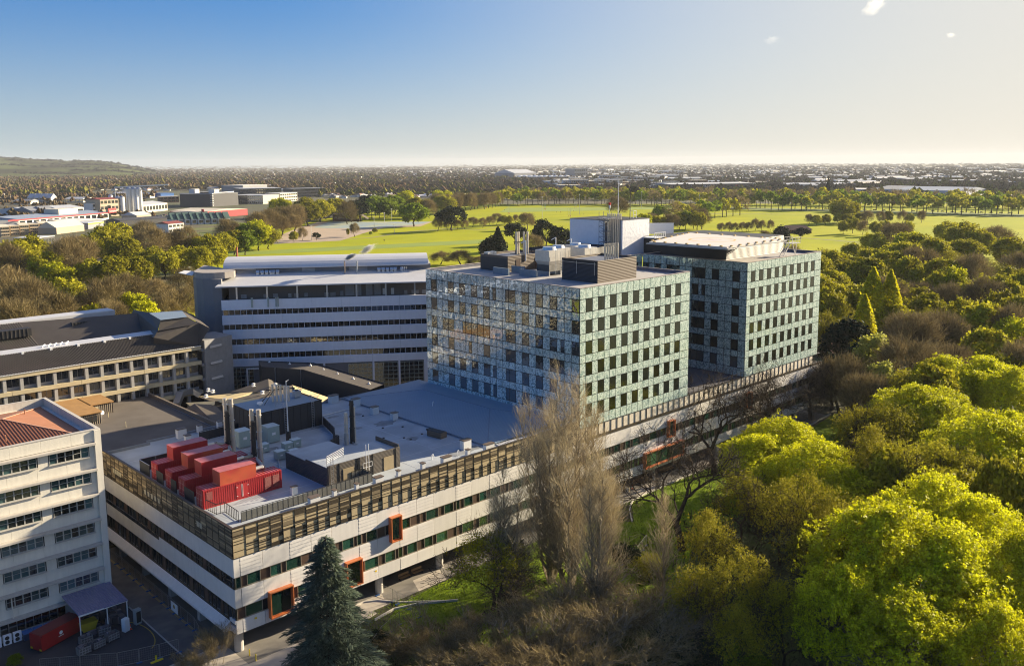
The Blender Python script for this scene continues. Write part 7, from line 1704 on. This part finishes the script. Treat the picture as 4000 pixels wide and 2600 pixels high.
# people on the fields: one continuous standing or walking figure each
def person(u, v, lab, shirt, stride=0.25):
    x, y, _ = G(u, v); t = thing('person', lab, 'person', (x, y, 0), rz=r.random()*6)
    def ringset(rings, n=8):
        vs = []; fs = []
        for cx_, cy_, z, rx_, ry_ in rings:
            for k in range(n): a = 2*math.pi*k/n; vs.append((cx_+rx_*math.cos(a), cy_+ry_*math.sin(a), z))
        for j in range(len(rings)-1):
            for k in range(n): fs.append((j*n+k, j*n+(k+1) % n, (j+1)*n+(k+1) % n, (j+1)*n+k))
        fs += [tuple(reversed(range(n))), tuple(range((len(rings)-1)*n, len(rings)*n))]; return vs, fs
    b = MB()
    b.add(*ringset([(0, 0, .82, .16, .12), (0, 0, 1.0, .15, .11), (0, 0, 1.25, .19, .12), (0, 0, 1.42, .2, .11), (0, 0, 1.48, .07, .07), (0, 0, 1.55, .06, .06), (0, 0.02, 1.6, .09, .1), (0, 0.02, 1.7, .1, .11), (0, 0, 1.78, .05, .06)]))
    b.tube((-.08, 0, .85), (-.1, stride, .45), .085, .06, n=6).tube((-.1, stride, .45), (-.1, stride*1.3, .04), .06, .045, n=6).tube((.08, 0, .85), (.1, -stride, .45), .085, .06, n=6).tube((.1, -stride, .45), (.1, -stride*1.4, .04), .06, .045, n=6)
    b.tube((-.2, 0, 1.4), (-.26, -stride*.6, 1.1), .05, .04, n=5).tube((-.26, -stride*.6, 1.1), (-.25, -stride*.2, .85), .04, .03, n=5).tube((.2, 0, 1.4), (.26, stride*.6, 1.1), .05, .04, n=5).tube((.26, stride*.6, 1.1), (.25, stride*.9, .9), .04, .03, n=5)
    b.build('body', mat('clothes_'+shirt, {'dark': (.03, .03, .04), 'red': (.3, .03, .03), 'white': (.6, .6, .6)}[shirt], 0.8), t)
for u, v, s, c_ in ((1502, 943, 'person in dark clothes walking on the big lawn', 'dark'), (1500, 941, 'person in dark clothes beside another on the big lawn', 'dark'), (2174, 831, 'person in dark clothes on the rugby field, left of two', 'dark'), (2190, 831, 'person in red on the rugby field, right of two', 'red'), (1970, 822, 'person in dark clothes on the left of the rugby field', 'dark'), (2240, 826, 'person in red between two sets of rugby posts', 'red'), (2280, 838, 'person in dark clothes beside the middle floodlight pole', 'dark'), (3012, 838, 'person in dark clothes on the right hand fields', 'dark'), (2855, 863, 'person in white on the right hand fields', 'white'), (2855+60, 905, 'person in dark clothes near the small row of trees', 'dark')): person(u, v, s, c_)
# parked cars
CARM = [mat('car_white', (0.7, 0.7, 0.7), 0.3, coat=0.5), mat('car_silver', (0.4, 0.41, 0.42), 0.3, metal=0.5), mat('car_dark', (0.03, 0.035, 0.045), 0.3, coat=0.5), mat('car_red', (0.35, 0.02, 0.02), 0.3, coat=0.5)]
_b = MB().add([(-2.2,-.85,.35),(2.2,-.85,.35),(2.2,.85,.35),(-2.2,.85,.35),(-2.2,-.85,.8),(2.1,-.85,.72),(2.1,.85,.72),(-2.2,.85,.8),(-1.9,-.8,.95),(1.2,-.8,.92),(1.2,.8,.92),(-1.9,.8,.95)], [(0,3,2,1),(0,1,5,4),(1,2,6,5),(2,3,7,6),(3,0,4,7),(4,5,9,8),(5,6,10,9),(6,7,11,10),(7,4,8,11),(8,9,10,11)])
CARB = [_b.mesh('body', m) for m in CARM]
CABM = MB().add([(-1.8,-.78,.94),(1.1,-.78,.92),(1.1,.78,.92),(-1.8,.78,.94),(-1.3,-.65,1.45),(0.4,-.65,1.45),(0.4,.65,1.45),(-1.3,.65,1.45)], [(0,1,5,4),(1,2,6,5),(2,3,7,6),(3,0,4,7),(4,5,6,7)]).mesh('cabin', DGLASS)
WHM = MB().tube((0,-.1,0),(0,.1,0),.33,n=10).mesh('wheel', BLACK)
def car(x, y, rz, c_, lab, grp):
    t = thing('parked_car', lab, 'car', (x, y, 0), rz=rz, group=grp); place('body', CARB[c_], t); place('cabin', CABM, t)
    for wx in (-1.35, 1.35):
        for wy in (-.8, .8): place('wheel', WHM, t, (wx, wy, .33))
CN = ['white', 'silver', 'dark', 'red']
for i in range(12):
    u = 355+i*11.5; v = 1052-i*2.6; x, y, _ = G(u, v); c_ = r.choice([0, 0, 1, 2, 3]); car(x, y, rad(-20), c_, '%s car parked in the line among the trees behind the brown roofed block' % CN[c_], 'cars parked among the left hand trees')
for i in range(7):
    u = 505+i*14; v = 1012-i*3; x, y, _ = G(u, v); c_ = r.choice([2, 2, 1, 0]); car(x, y, rad(-20), c_, '%s car parked under the trees left of the big lawn' % CN[c_], 'cars parked under trees by the lawn')
for i in range(26):
    u = 2560+i*9; v = 797+r.uniform(-2, 1); x, y, _ = G(u, v); c_ = r.choice([0, 1, 1, 2]); car(x, y, rad(-45), c_, '%s car parked beyond the fields behind the tree row' % CN[c_], 'cars parked beyond the fields')
for i in range(22):
    u = 3150+i*38; v = 815+i*0.9+r.uniform(-1, 1); x, y, _ = G(u, v); c_ = r.choice([0, 1, 1, 2]); car(x, y, rad(-45), c_, '%s car on the road behind the long tree row' % CN[c_], 'cars on the far road')
for i in range(22):
    u = 590+i*13; v = 843+r.uniform(-2, 2); x, y, _ = G(u, v); c_ = r.choice([0, 1, 2, 3]); car(x, y, rad(-45), c_, '%s car in the car park before the red warehouse' % CN[c_], 'cars before the red warehouse')

# ---------------------------------------------------------------- far buildings
def mcol(n, c, rough=0.7): return mat(n, c, rough, var=0.05, scale=0.05)
ROOFS = {'white': mcol('far_white_roof', (0.68, 0.66, 0.62)), 'silver': mcol('far_silver_roof', (0.48, 0.50, 0.53)), 'grey': mcol('far_grey_roof', (0.24, 0.25, 0.27)), 'blue': mcol('far_blue_roof', (0.25, 0.30, 0.38)), 'green': mcol('far_green_roof', (0.10, 0.15, 0.09)), 'teal': mcol('far_teal_roof', (0.06, 0.12, 0.11)),
         'red': mcol('far_red_roof', (0.22, 0.05, 0.04)), 'cream': mcol('far_cream', (0.62, 0.56, 0.44)), 'dark': mcol('far_dark', (0.06, 0.06, 0.065)), 'redpaint': mcol('far_red_paint', (0.48, 0.03, 0.035)), 'brick': mcol('far_brick', (0.25, 0.14, 0.09)), 'limepaint': mcol('far_lime_paint', (0.45, 0.6, 0.05)), 'royal': mcol('far_blue_paint', (0.03, 0.14, 0.42)), 'tan': mcol('far_tan', (0.42, 0.34, 0.24))}
def shed(name, label, u0, v0, u1, v1, dep, h, roof, wall, rise=1.0, windows=0, floors=1, cat='building', grp=None, band=None, overh=0.3):
    x0, y0, _ = G(u0, v0); x1, y1, _ = G(u1, v1); W = math.hypot(x1-x0, y1-y0); a = math.atan2(y1-y0, x1-x0)
    t = thing(name, label, cat, (x0, y0, 0), rz=a, group=grp)
    MB().box(0, 0, 0, W, dep, h).build('wall', ROOFS[wall], t)
    o = overh
    if rise > 0: MB().add([(-o,-o,h),(W+o,-o,h),(W+o,dep+o,h),(-o,dep+o,h),(-o,dep/2,h+rise),(W+o,dep/2,h+rise)], [(0,1,5,4),(1,2,5),(2,3,4,5),(3,0,4)]).build('roof', ROOFS[roof], t)
    else: MB().box(-o, -o, h, W+o, dep+o, h+0.5).build('roof', ROOFS[roof], t)
    if band: MB().box(-0.4, -0.5, h-1.3, W+0.4, -0.05, h-0.1).build('fascia_band', ROOFS[band], t)
    if windows:
        ww = W/windows
        wm = MB().box(0.14*ww, -0.15, 0, 0.86*ww, -0.01, h/floors*0.5).mesh('window', DGLASS)
        for f in range(floors):
            for i in range(windows): place('window', wm, t, (i*ww, 0, h/floors*(f+0.28)))
    return t, W
FB = 'commercial buildings beyond the park'
tr_, W_ = shed('flour_mill_warehouse', 'long white warehouse with red roof edge at the far left', 75, 890, 425, 858, 60, 9, 'blue', 'white', 2.5, 14, 1, band='redpaint')
MB().box(-14, -0.4, 7.6, 0, 0, 9).build('fascia_band', ROOFS['redpaint'], tr_); MB().add([(-26, 20, 0), (0, 0, 0), (0, 0, 8.6), (-26, 20, 8.6)], [(0,1,2,3)]).build('end_wall', ROOFS['white'], tr_)
MB().box(W_*0.5, 10, 9, W_*0.72, 30, 16).build('roof_block', ROOFS['cream'], tr_)
sgn = MB().box(W_-0.5, -1.0, 8.0, W_+13, -0.6, 13.5).build('sign_board', ROOFS['redpaint'], tr_)
def text(body, parent, loc, size, m, rx=math.pi/2, rz=0.0):
    cu = bpy.data.curves.new('lettering', 'FONT'); cu.body = body; cu.size = size; cu.extrude = 0.02; cu.materials.append(m)
    tmp = bpy.data.objects.new('tmp', cu); me = bpy.data.meshes.new_from_object(tmp); me.materials.clear(); me.materials.append(m); bpy.data.objects.remove(tmp)
    o = place('lettering', me, parent, loc); o.rotation_euler = (rx, 0, rz); return o
text('Champion', sgn, (W_+0.8, -1.06, 9.2), 3.0, WHITEP)
shed('warehouse', 'white warehouse with pale ridged roof behind the red edged one', 110, 848, 330, 835, 60, 9, 'silver', 'white', 3, 6, 1, grp=FB)
shed('gabled_store', 'left of two brown gabled stores behind the red edged warehouse', 130, 852, 178, 849, 40, 8, 'grey', 'tan', 6, 0, 1); shed('gabled_store', 'right of two brown gabled stores behind the red edged warehouse', 182, 850, 232, 847, 40, 8, 'grey', 'tan', 6, 0, 1)
# mill silos
for k, (u, v, h, rr) in enumerate(((376, 845, 17, 3.2), (437, 842, 26, 3.0), (465, 842, 24, 3.0), (481, 842, 24, 3.0), (510, 838, 34, 4.4), (530, 838, 34, 4.2), (548, 838, 34, 4.2), (538, 842, 24, 2.4))):
    x, y, _ = G(u, v); t = thing('grain_silo', ['short wide white silo, leftmost at the mill', 'white silo left of the red roofed mill bins', 'white silo, left of a pair by the mill', 'white silo, right of a pair by the mill', 'tall steel silo, left of the big group', 'tall steel silo, middle of the big group', 'tall steel silo, right of the big group', 'slim white silo before the steel group'][k], 'silo', (x, y, 0), group='silos at the mill')
    MB().lathe((0,0,0), [(rr, 0), (rr, h)], 14).build('shell', WHITEP if k not in (4, 5, 6) else GALV, t); MB().lathe((0,0,h), [(rr*1.03, 0), (rr*0.3, rr*0.55)], 14).build('cap', GALV, t)
shed('mill_building', 'cream mill building with dark red roof and chutes beside the silos', 395, 848, 480, 842, 26, 22, 'red', 'tan', 2, 6, 3)
shed('mill_tower', 'cream mill tower block left of the silos', 365, 848, 400, 846, 20, 17, 'cream', 'white', 0, 3, 3)
x, y, _ = G(455, 838); t = thing('conveyor_gantry', 'thin grey conveyor gantry over the silos', 'gantry', (x, y, 0), rz=rad(-40)); b = MB().bar((0, 0, 36), (70, 0, 39), 1.2, 1.6)
for q in range(8): b.bar((q*9, 0, 36), (q*9+4, 0, 33), 0.4)
b.bar((0, 0, 0), (0, 0, 36), 1.0).build('frame', GALV, t)
shed('shop_warehouse', 'silver roofed showroom with tall open bays right of the silos', 560, 832, 655, 822, 45, 11, 'silver', 'cream', 3, 8, 1, grp=FB)
t, W = shed('red_warehouse', 'bright red warehouse with pale flat roof and gabled front', 665, 848, 812, 852, 70, 8, 'cream', 'redpaint', 2, 0, 1); MB().box(W-9, -1, 0, W-5, -0.4, 11).build('sign_totem', ROOFS['redpaint'], t)
t, W = shed('red_warehouse', 'red fascia shop front wing right of the bright red warehouse', 812, 852, 905, 838, 50, 7, 'cream', 'dark', 1.5, 6, 1, band='redpaint')
t, W = shed('parking_structure', 'dark multi storey parking frame with pale decks behind the red warehouse', 712, 806, 830, 808, 60, 20, 'grey', 'dark', 0, 14, 5)
for f in range(6): MB().box(-1, -1.2, f*3.6+2, W+1, -0.2, f*3.6+2.9).build('deck_edge', ROOFS['silver'], t)
for q in (0.1, 0.75): MB().box(W*q, 10, 20, W*q+12, 20, 27).build('lift_house', ROOFS['white'], t)
t, W = shed('parking_structure', 'pale decked end of the parking structure with crossed braces', 830, 808, 912, 796, 50, 20, 'grey', 'dark', 0, 0, 1)
for f in range(6): MB().box(-1, -1.2, f*3.6+1.6, W+1, -0.2, f*3.6+2.9).build('deck_edge', ROOFS['white'], t)
q_ = MB()
for i in range(5): q_.bar((i*W/5, -1.4, 1), ((i+1)*W/5, -1.4, 19), 0.4).bar(((i+1)*W/5, -1.4, 1), (i*W/5, -1.4, 19), 0.4)
q_.build('cross_braces', ROOFS['silver'], t)
t, W = shed('office_block', 'cream office block with square window grid left of the avenue', 968, 796, 1028, 797, 40, 14, 'silver', 'cream', 0, 8, 3)
shed('office_block', 'dark fronted wing left of the cream window grid office', 912, 795, 968, 796, 40, 14, 'silver', 'dark', 0, 8, 3)
shed('office_block', 'dark glass office with silver roof behind the cream ones', 940, 780, 1100, 776, 60, 20, 'silver', 'dark', 0, 16, 4)
shed('office_block', 'second cream office block with square windows', 1095, 790, 1162, 785, 30, 15, 'silver', 'cream', 0, 8, 3)
shed('office_block', 'long dark glass office right of the second cream one', 1140, 772, 1270, 768, 40, 17, 'grey', 'dark', 0, 18, 3)
shed('office_block', 'upper pale roofed office behind the dark ones', 950, 757, 1045, 752, 60, 18, 'white', 'grey', 0, 0, 1)
for i in range(9):
    u = 672+i*26; shed('terraced_house', ORD[i]+' from the left of the steep teal roofed terrace with white gables', u, 880-i*0.8, u+20, 879-i*0.8, 14, 6, 'teal', 'white', 7, 1, 1, 'house', grp='teal roofed terrace')
for i in range(6):
    u = 5+i*38; shed('apartment_block', ORD[i]+' from the left of the cream apartments in front of the red edged warehouse', u, 925-i*4, u+34, 923-i*4, 18, 9, 'cream', 'tan', 0 if i % 2 else 2, 4, 3, 'building', grp='cream apartments')
shed('timber_gable_house', 'yellowish gabled roof house in front of the apartments', 222, 915, 330, 902, 20, 6, 'cream', 'tan', 6, 0, 1, 'house'); shed('low_shed', 'low dark roofed building half hidden by brown trees', 142, 965, 215, 955, 20, 7, 'silver', 'dark', 0, 6, 1)
t, W = shed('fuel_station', 'flat canopy with bright lime edge among the far left roofs', 345, 895, 405, 887, 25, 6, 'silver', 'grey', 0, 0, 1, band='limepaint')
shed('low_shed', 'pale flat roofed shed right of the lime edged canopy', 300, 885, 400, 876, 40, 6, 'white', 'grey', 0, 0, 1); shed('glass_house', 'small pale gabled glasshouse beside the silos', 535, 862, 592, 857, 22, 6, 'silver', 'tan', 4, 0, 1); shed('low_shed', 'dark wide roof in front of the glasshouse', 470, 880, 660, 868, 30, 5, 'dark', 'dark', 2, 0, 1)
shed('shop', 'white walled house with dark roof amid the brown trees', 660, 912, 720, 906, 16, 9, 'red', 'white', 2, 4, 2, 'house'); shed('shop', 'bright blue fronted shop left of the parking structure', 628, 770, 680, 768, 30, 7, 'royal', 'royal', 0, 0, 1); shed('shop', 'cream shop with brick parapet below the blue one', 625, 792, 700, 790, 25, 10, 'cream', 'brick', 0, 5, 2)
for i in range(4): shed('terraced_house', ORD[i]+' of the grey gabled houses above the far left warehouses', 108+i*24, 792, 128+i*24, 792, 16, 9, 'silver', 'white', 7, 2, 2, 'house', grp='grey gabled houses')
shed('stadium_hall', 'pale wedge roofed hall beside the row of white domes', 2010, 700, 2095, 698, 120, 24, 'silver', 'grey', 14, 0, 1)
for i in range(10):
    x, y, _ = G(2032+i*20, 702); t = thing('dome_tent', ORD[i]+' from the left of the ten white domes in a row', 'dome', (x, y, 8), group='row of white domes'); MB().lathe((0,0,0), [(16, 0), (14.5, 3.6), (10, 7.0), (4, 8.8), (0.3, 9.2)], 14).build('dome', WHITEP, t)
shed('stand', 'long dark stand beneath the white domes', 2020, 708, 2245, 706, 50, 14, 'grey', 'dark', 0, 20, 1)
shed('office_block', 'pale boxy building right of the white domes', 2245, 700, 2295, 699, 60, 40, 'silver', 'grey', 0, 6, 3)
t, W = shed('hardware_store', 'long dark green hardware store with pale lettering beyond the far tree row', 2620, 752, 2940, 746, 90, 17, 'silver', 'dark', 2, 0, 1)
text('BUNNINGS', t, (W*0.2, -0.4, 5.5), 13, WHITEP); MB().box(W*0.78, -0.5, 3, W*0.86, -0.3, 14).build('red_panel', ROOFS['redpaint'], t); text('WAREHOUSE', t, (W*0.87, -0.4, 6), 5, WHITEP)
shed('long_warehouse', 'long ribbed grey warehouse beyond the right hand tree row', 3500, 770, 3770, 776, 110, 13, 'blue', 'silver', 5, 0, 1); shed('long_warehouse', 'darker ridged left wing of the long ribbed warehouse', 3400, 765, 3500, 768, 110, 13, 'grey', 'silver', 5, 0, 1)
shed('long_warehouse', 'low white roofed shed left of the ribbed warehouse', 3270, 758, 3390, 760, 60, 10, 'white', 'silver', 1.5, 0, 1); shed('long_warehouse', 'low white roofed shed right of the ribbed warehouse', 3730, 782, 3830, 784, 60, 9, 'white', 'cream', 1.5, 0, 1)
rb2 = random.Random(31)
ind = []
for i in range(120):
    u = rb2.uniform(2080, 4000); v = rb2.uniform(668, 745) if u < 3300 else rb2.uniform(662, 735)
    if 2600 < u < 2960 and v > 735: continue
    w = rb2.uniform(35, 130)*(0.5+(v-650)/110); c_ = rb2.choice(['white', 'silver', 'silver', 'grey', 'white', 'cream', 'blue'])
    shed('industrial_building', {'white': 'white', 'silver': 'silver', 'grey': 'grey', 'cream': 'cream', 'blue': 'blue grey'}[c_]+' roofed industrial building on the plain beyond the park', u, v, u+w, v+rb2.uniform(-2, 2), rb2.uniform(30, 90), rb2.uniform(7, 13), c_, rb2.choice(['white', 'silver', 'grey', 'cream', 'brick']), rb2.choice([0, 2, 3]), 0 if rb2.random() < 0.5 else 8, 1, grp='industrial buildings on the plain')
for i in range(24):
    u = rb2.uniform(2100, 2800); v = rb2.uniform(705, 752); w = rb2.uniform(35, 80); c_ = rb2.choice(['silver', 'grey', 'cream'])
    shed('office_block', {'silver': 'silver', 'grey': 'grey', 'cream': 'cream'}[c_]+' flat roofed office block just beyond the rugby field row', u, v, u+w, v-0.5, 40, rb2.uniform(12, 22), c_, rb2.choice(['cream', 'silver', 'brick', 'grey']), 0, 8, rb2.choice([2, 3]), grp='office blocks beyond the rugby field')
for i in range(30):
    u = rb2.uniform(0, 1900); v = rb2.uniform(735, 800) if u < 900 else rb2.uniform(715, 760); w = rb2.uniform(30, 80); c_ = rb2.choice(['silver', 'grey', 'white', 'green', 'brick'])
    if 700 < u+w and u < 1300 and v > 755: continue
    shed('low_building', {'silver': 'silver', 'grey': 'grey', 'white': 'white', 'green': 'green', 'brick': 'brown'}[c_]+' roofed low building in the suburb beyond the park', u, v, u+w, v, rb2.uniform(15, 35), rb2.uniform(5, 8), c_ , rb2.choice(['white', 'cream', 'brick']), 3, 5, 1, grp='low buildings in the suburb')

# ---------------------------------------------------------------- distant suburb: houses and trees nobody could count
rng = np.random.default_rng(5)
def scatter(n, v0, v1, u0=-150, u1=4150):
    u = rng.uniform(u0, u1, n); v = v0+(v1-v0)*rng.random(n)
    d = _fw[None]+((u-2000)/FPX)[:, None]*_R[None]-((v-PPY)/FPX)[:, None]*_U[None]
    return CAM[None]+d*((0-CAM[2])/d[:, 2])[:, None], u, v
def blobs(name, pts, h, w, m, extra=3):
    """Ragged little crowns: each a few crossed, jittered facets clusters."""
    out = []
    base = np.array([[1,0,0],[0,1,0],[-1,0,0],[0,-1,0],[0,0,1],[0,0,-0.6]], float)
    tri = np.array([[0,1,4],[1,2,4],[2,3,4],[3,0,4],[1,0,5],[2,1,5],[3,2,5],[0,3,5]])
    for e in range(extra):
        k = len(pts); off = rng.normal(0, 0.32, (k, 3))*np.array([w, w, h*0.4])[:, None].T if np.isscalar(w) else rng.normal(0, 0.32, (k, 3))*np.stack([w, w, h*0.35], 1)
        s = np.stack([w*0.42, w*0.42, h*0.36], 1)*(0.7+0.6*rng.random((k, 1)))
        V = base[None]*(1+rng.normal(0, 0.22, (k, 6, 3)))*s[:, None, :]+(pts+off)[:, None, :]; V[:, :, 2] += (h*0.62)[:, None]
        out.append(V[:, tri, :].reshape(-1, 3))
    return stuff(place(name, fastmesh(name, np.concatenate(out), 3, [m])))
FART = mat('distant_trees', (0.09, 0.072, 0.036), 0.95, var=0.35, scale=0.02, island=0.35, col2=(0.10, 0.065, 0.04), mixscale=0.006, spec=0.0)
FART2 = mat('distant_olive_trees', (0.115, 0.11, 0.022), 0.95, var=0.3, scale=0.02, island=0.5, spec=0.0)
P1, u_, v_ = scatter(8500, 641, 700); keep = ~((u_ > 2000) & (v_ > 668) & (rng.random(len(u_)) < 0.45)); P1 = P1[keep]; k = len(P1); D1 = np.linalg.norm(P1[:, :2]-CAM[:2], axis=1)
blobs('distant_trees', P1, rng.uniform(9, 17, k), rng.uniform(14, 30, k)*np.clip(D1/6000, 1, 4), FART, 2)
P2, u_, v_ = scatter(7000, 700, 765); keep = ~((u_ > 2050) & (rng.random(len(u_)) < 0.6)) & ~((u_ > 350) & (u_ < 1250) & (v_ > 745)); P2 = P2[keep]; k = len(P2)
blobs('suburb_trees', P2, rng.uniform(7, 17, k), 8+24*rng.random(k)**2, FART, 4)
P3, u_, v_ = scatter(2600, 675, 775); keep = ~((u_ > 350) & (u_ < 1250) & (v_ > 745)) & ~((u_ > 2050) & (rng.random(len(u_)) < 0.5)); P3 = P3[keep]; k = len(P3)
blobs('suburb_olive_trees', P3, rng.uniform(9, 18, k), rng.uniform(9, 18, k), FART2, 3)
P4, u_, v_ = scatter(500, 765, 860, -100, 600); k = len(P4); keep = ~((v_ > 795) & (rng.random(k) < 0.75)); P4 = P4[keep]; k = len(P4)
blobs('suburb_garden_trees', P4, rng.uniform(6, 13, k), rng.uniform(6, 12, k), FART, 4)
# houses
def houses(name, pts, m_wall, m_roof):
    k = len(pts); a = rng.uniform(0, math.pi, k); w = rng.uniform(6, 13, k); l = rng.uniform(10, 22, k); h = rng.uniform(2.8, 4.5, k); rr = rng.uniform(1.5, 3, k)
    ca, sa = np.cos(a), np.sin(a)
    def pt(x, y, z): return np.stack([pts[:, 0]+x*ca-y*sa, pts[:, 1]+x*sa+y*ca, z+0*x], 1)
    c0, c1_, c2_, c3_ = [pt(sx*l/2, sy*w/2, h) for sx, sy in ((-1,-1),(1,-1),(1,1),(-1,1))]; g = [p.copy() for p in (c0, c1_, c2_, c3_)]
    for p in g: p[:, 2] = 0
    r0, r1 = pt(-l*0.36, 0*l, h+rr), pt(l*0.36, 0*l, h+rr)
    walls = [np.stack(q, 1) for q in ((g[0], g[1], c1_, c0), (g[1], g[2], c2_, c1_), (g[2], g[3], c3_, c2_), (g[3], g[0], c0, c3_))]
    roofs = [np.stack(q, 1) for q in ((c0, c1_, r1, r0), (c2_, c3_, r0, r1), (c1_, c2_, r1, r1+[0, 0, .01]), (c3_, c0, r0, r0+[0, 0, .01]))]
    V = np.concatenate([q.reshape(-1, 3) for q in walls+roofs]); mi = np.array([0]*(4*k)+[1]*(4*k))
    return stuff(place(name, fastmesh(name, V, 4, [m_wall, m_roof], mi)))
H1_, u_, v_ = scatter(5200, 652, 775); keep = ~((u_ > 350) & (u_ < 1250) & (v_ > 745)) & ~((u_ > 2000) & (u_ < 2800) & (v_ > 700)); H1_ = H1_[keep]
houses('suburb_houses', H1_[:2600], mat('house_walls', (0.55, 0.5, 0.42), 0.8, island=0.4), mat('house_roofs_grey', (0.60, 0.58, 0.56), 0.6, island=0.8)); houses('suburb_houses', H1_[2600:], mat('house_walls_white', (0.7, 0.68, 0.62), 0.8, island=0.2), mat('house_roofs_brown', (0.20, 0.12, 0.09), 0.7, island=0.7))
# flat pale industrial estate roofs far out
I1, u_, v_ = scatter(900, 645, 700, 1600, 4150); k = len(I1); b = MB()
for i in range(k):
    w = rng.uniform(20, 90); l = rng.uniform(20, 60); h = rng.uniform(6, 10); x, y, _ = I1[i]; b.box(x-w/2, y-l/2, 0, x+w/2, y+l/2, h)
stuff(b.build('distant_sheds', mat('distant_shed', (0.42, 0.41, 0.40), 0.7, island=0.55)))
# hills on the left horizon
prof = [(-900, 585), (-500, 590), (-200, 598), (0, 607), (60, 612), (120, 617), (200, 620), (260, 625), (300, 623), (370, 625), (430, 629), (480, 638), (540, 650), (620, 668), (900, 700)]
V = []; Fq = []; nu, nd = 120, 14
pu = [p[0] for p in prof]; pv = [p[1] for p in prof]
for j in range(nd):
    D = 4300+j*420
    for i in range(nu):
        u = -900+i*1800/(nu-1); vt = np.interp(u, pu, pv)+7; f = math.sin(min(1, j/8.5)*math.pi/2)**1.5*(1 if j < 9 else 1-(j-9)*0.12)
        dirv = _fw+(u-2000)/FPX*_R-(640-PPY)/FPX*_U; hd = math.hypot(dirv[0], dirv[1]); x = CAM[0]+dirv[0]/hd*D*hd; y = CAM[1]+dirv[1]/hd*D*hd
        Dk = depth(x, y); top = CAM[2]+(648-vt)*(4300+8.5*420)/FPX; bump = 4*math.sin(x*0.004+1.3)*math.cos(y*0.005)+5*math.sin(x*0.013)*math.sin(y*0.011)
        V.append((x, y, -3+max(0.0, top*f+bump*f)))
for j in range(nd-1):
    for i in range(nu-1): Fq.append((j*nu+i, j*nu+i+1, (j+1)*nu+i+1, (j+1)*nu+i))
me = bpy.data.meshes.new('hills'); me.from_pydata(V, [], Fq); me.materials.append(mat('hill_ground', (0.10, 0.12, 0.045), 0.95, var=0.2, scale=0.01, col2=(0.035, 0.038, 0.022), mixscale=0.0022, spec=0.0)); me.update()
hl = structure(place('hills', me))
# trees on the hills
hv = np.array(V); sel = hv[(hv[:, 2] > 8)]; idx = rng.integers(0, len(sel), 2600); HP = sel[idx]+rng.normal(0, 14, (2600, 3))*np.array([1, 1, 0]); 
keep = (np.sin(HP[:, 0]*0.004+HP[:, 1]*0.002)+np.sin(HP[:, 1]*0.006) > -0.2); HP = HP[keep]; HP[:, 2] -= 9; k = len(HP)
blobs('hill_trees', HP, rng.uniform(12, 20, k), rng.uniform(30, 60, k), mat('hill_trees', (0.035, 0.036, 0.024), 0.95, var=0.3, scale=0.01, spec=0.0, island=0.4), 2)
# grass and weeds in the garden
n = 26000; gx = rng.uniform(14, 128, n); gy = rng.uniform(-24, -2.8, n); P = np.stack([gx, gy, 0.05+0*gx], 1); O = np.tile(np.array([[0, 0, 1.0]]), (n, 1)); Q = slivers(rng, P, O, 0.28, 0.10, 1, 0.5)
stuff(place('grass_tufts', fastmesh('grass_tufts', Q.reshape(-1, 3), 4, [mat('grass_blades', (0.15, 0.23, 0.014), 0.8, var=0.2, scale=0.3, island=0.3, trans=0.3)])))
n = 26000; gx = rng.uniform(10, 170, n); gy = rng.uniform(-110, -14, n); P = np.stack([gx, gy, 0.1+0*gx], 1); O = np.tile(np.array([[0, 0, 1.0]]), (n, 1)); Q = slivers(rng, P, O, 0.9, 0.2, 1, 0.8)
stuff(place('undergrowth', fastmesh('undergrowth', Q.reshape(-1, 3), 4, [mat('undergrowth_leaf', (0.07, 0.075, 0.02), 0.9, var=0.3, scale=0.2, island=0.5)])))
# clouds
def cloud(u, v, w, h, lab, dens, tilt):
    D = 9000.0; d = _fw+(u-2000)/FPX*_R-(v-PPY)/FPX*_U; p = CAM+d*D
    o = volume_box('cloud', lab, 'cloud', tuple(p), (w/2/FPX*D, w/3/FPX*D, h/2/FPX*D), dens, nscale=1.9, thr=0.5, soft=0.2); o.data.materials[0].node_tree.nodes['Principled Volume'].inputs['Anisotropy'].default_value = 0.75; o.rotation_euler = (0, tilt, YAW-math.pi/2)
cloud(3415, 22, 170, 100, 'largest small white cloud at the top edge of the sky', 0.006, rad(-25)); cloud(3015, 155, 110, 60, 'faint small wisp of cloud, left of three', 0.0022, 0); cloud(3715, 137, 60, 40, 'tiny bright cloud, right of three', 0.006, rad(20))
# ---------------------------------------------------------------- haze
hb = MB().box(-2800, -8800, -2.0, 13800, 13800, 150.0).build('haze', [])
hb['kind'] = 'stuff'
hm = bpy.data.materials.new('haze'); hm.use_nodes = True; n, l = hm.node_tree.nodes, hm.node_tree.links; n.clear()
out = n.new('ShaderNodeOutputMaterial'); pv = n.new('ShaderNodeVolumePrincipled'); pv.inputs['Color'].default_value = (0.80, 0.84, 0.90, 1); pv.inputs['Density'].default_value = 0.000038; pv.inputs['Anisotropy'].default_value = 0.15
l.new(pv.outputs[0], out.inputs['Volume']); hb.data.materials.append(hm)
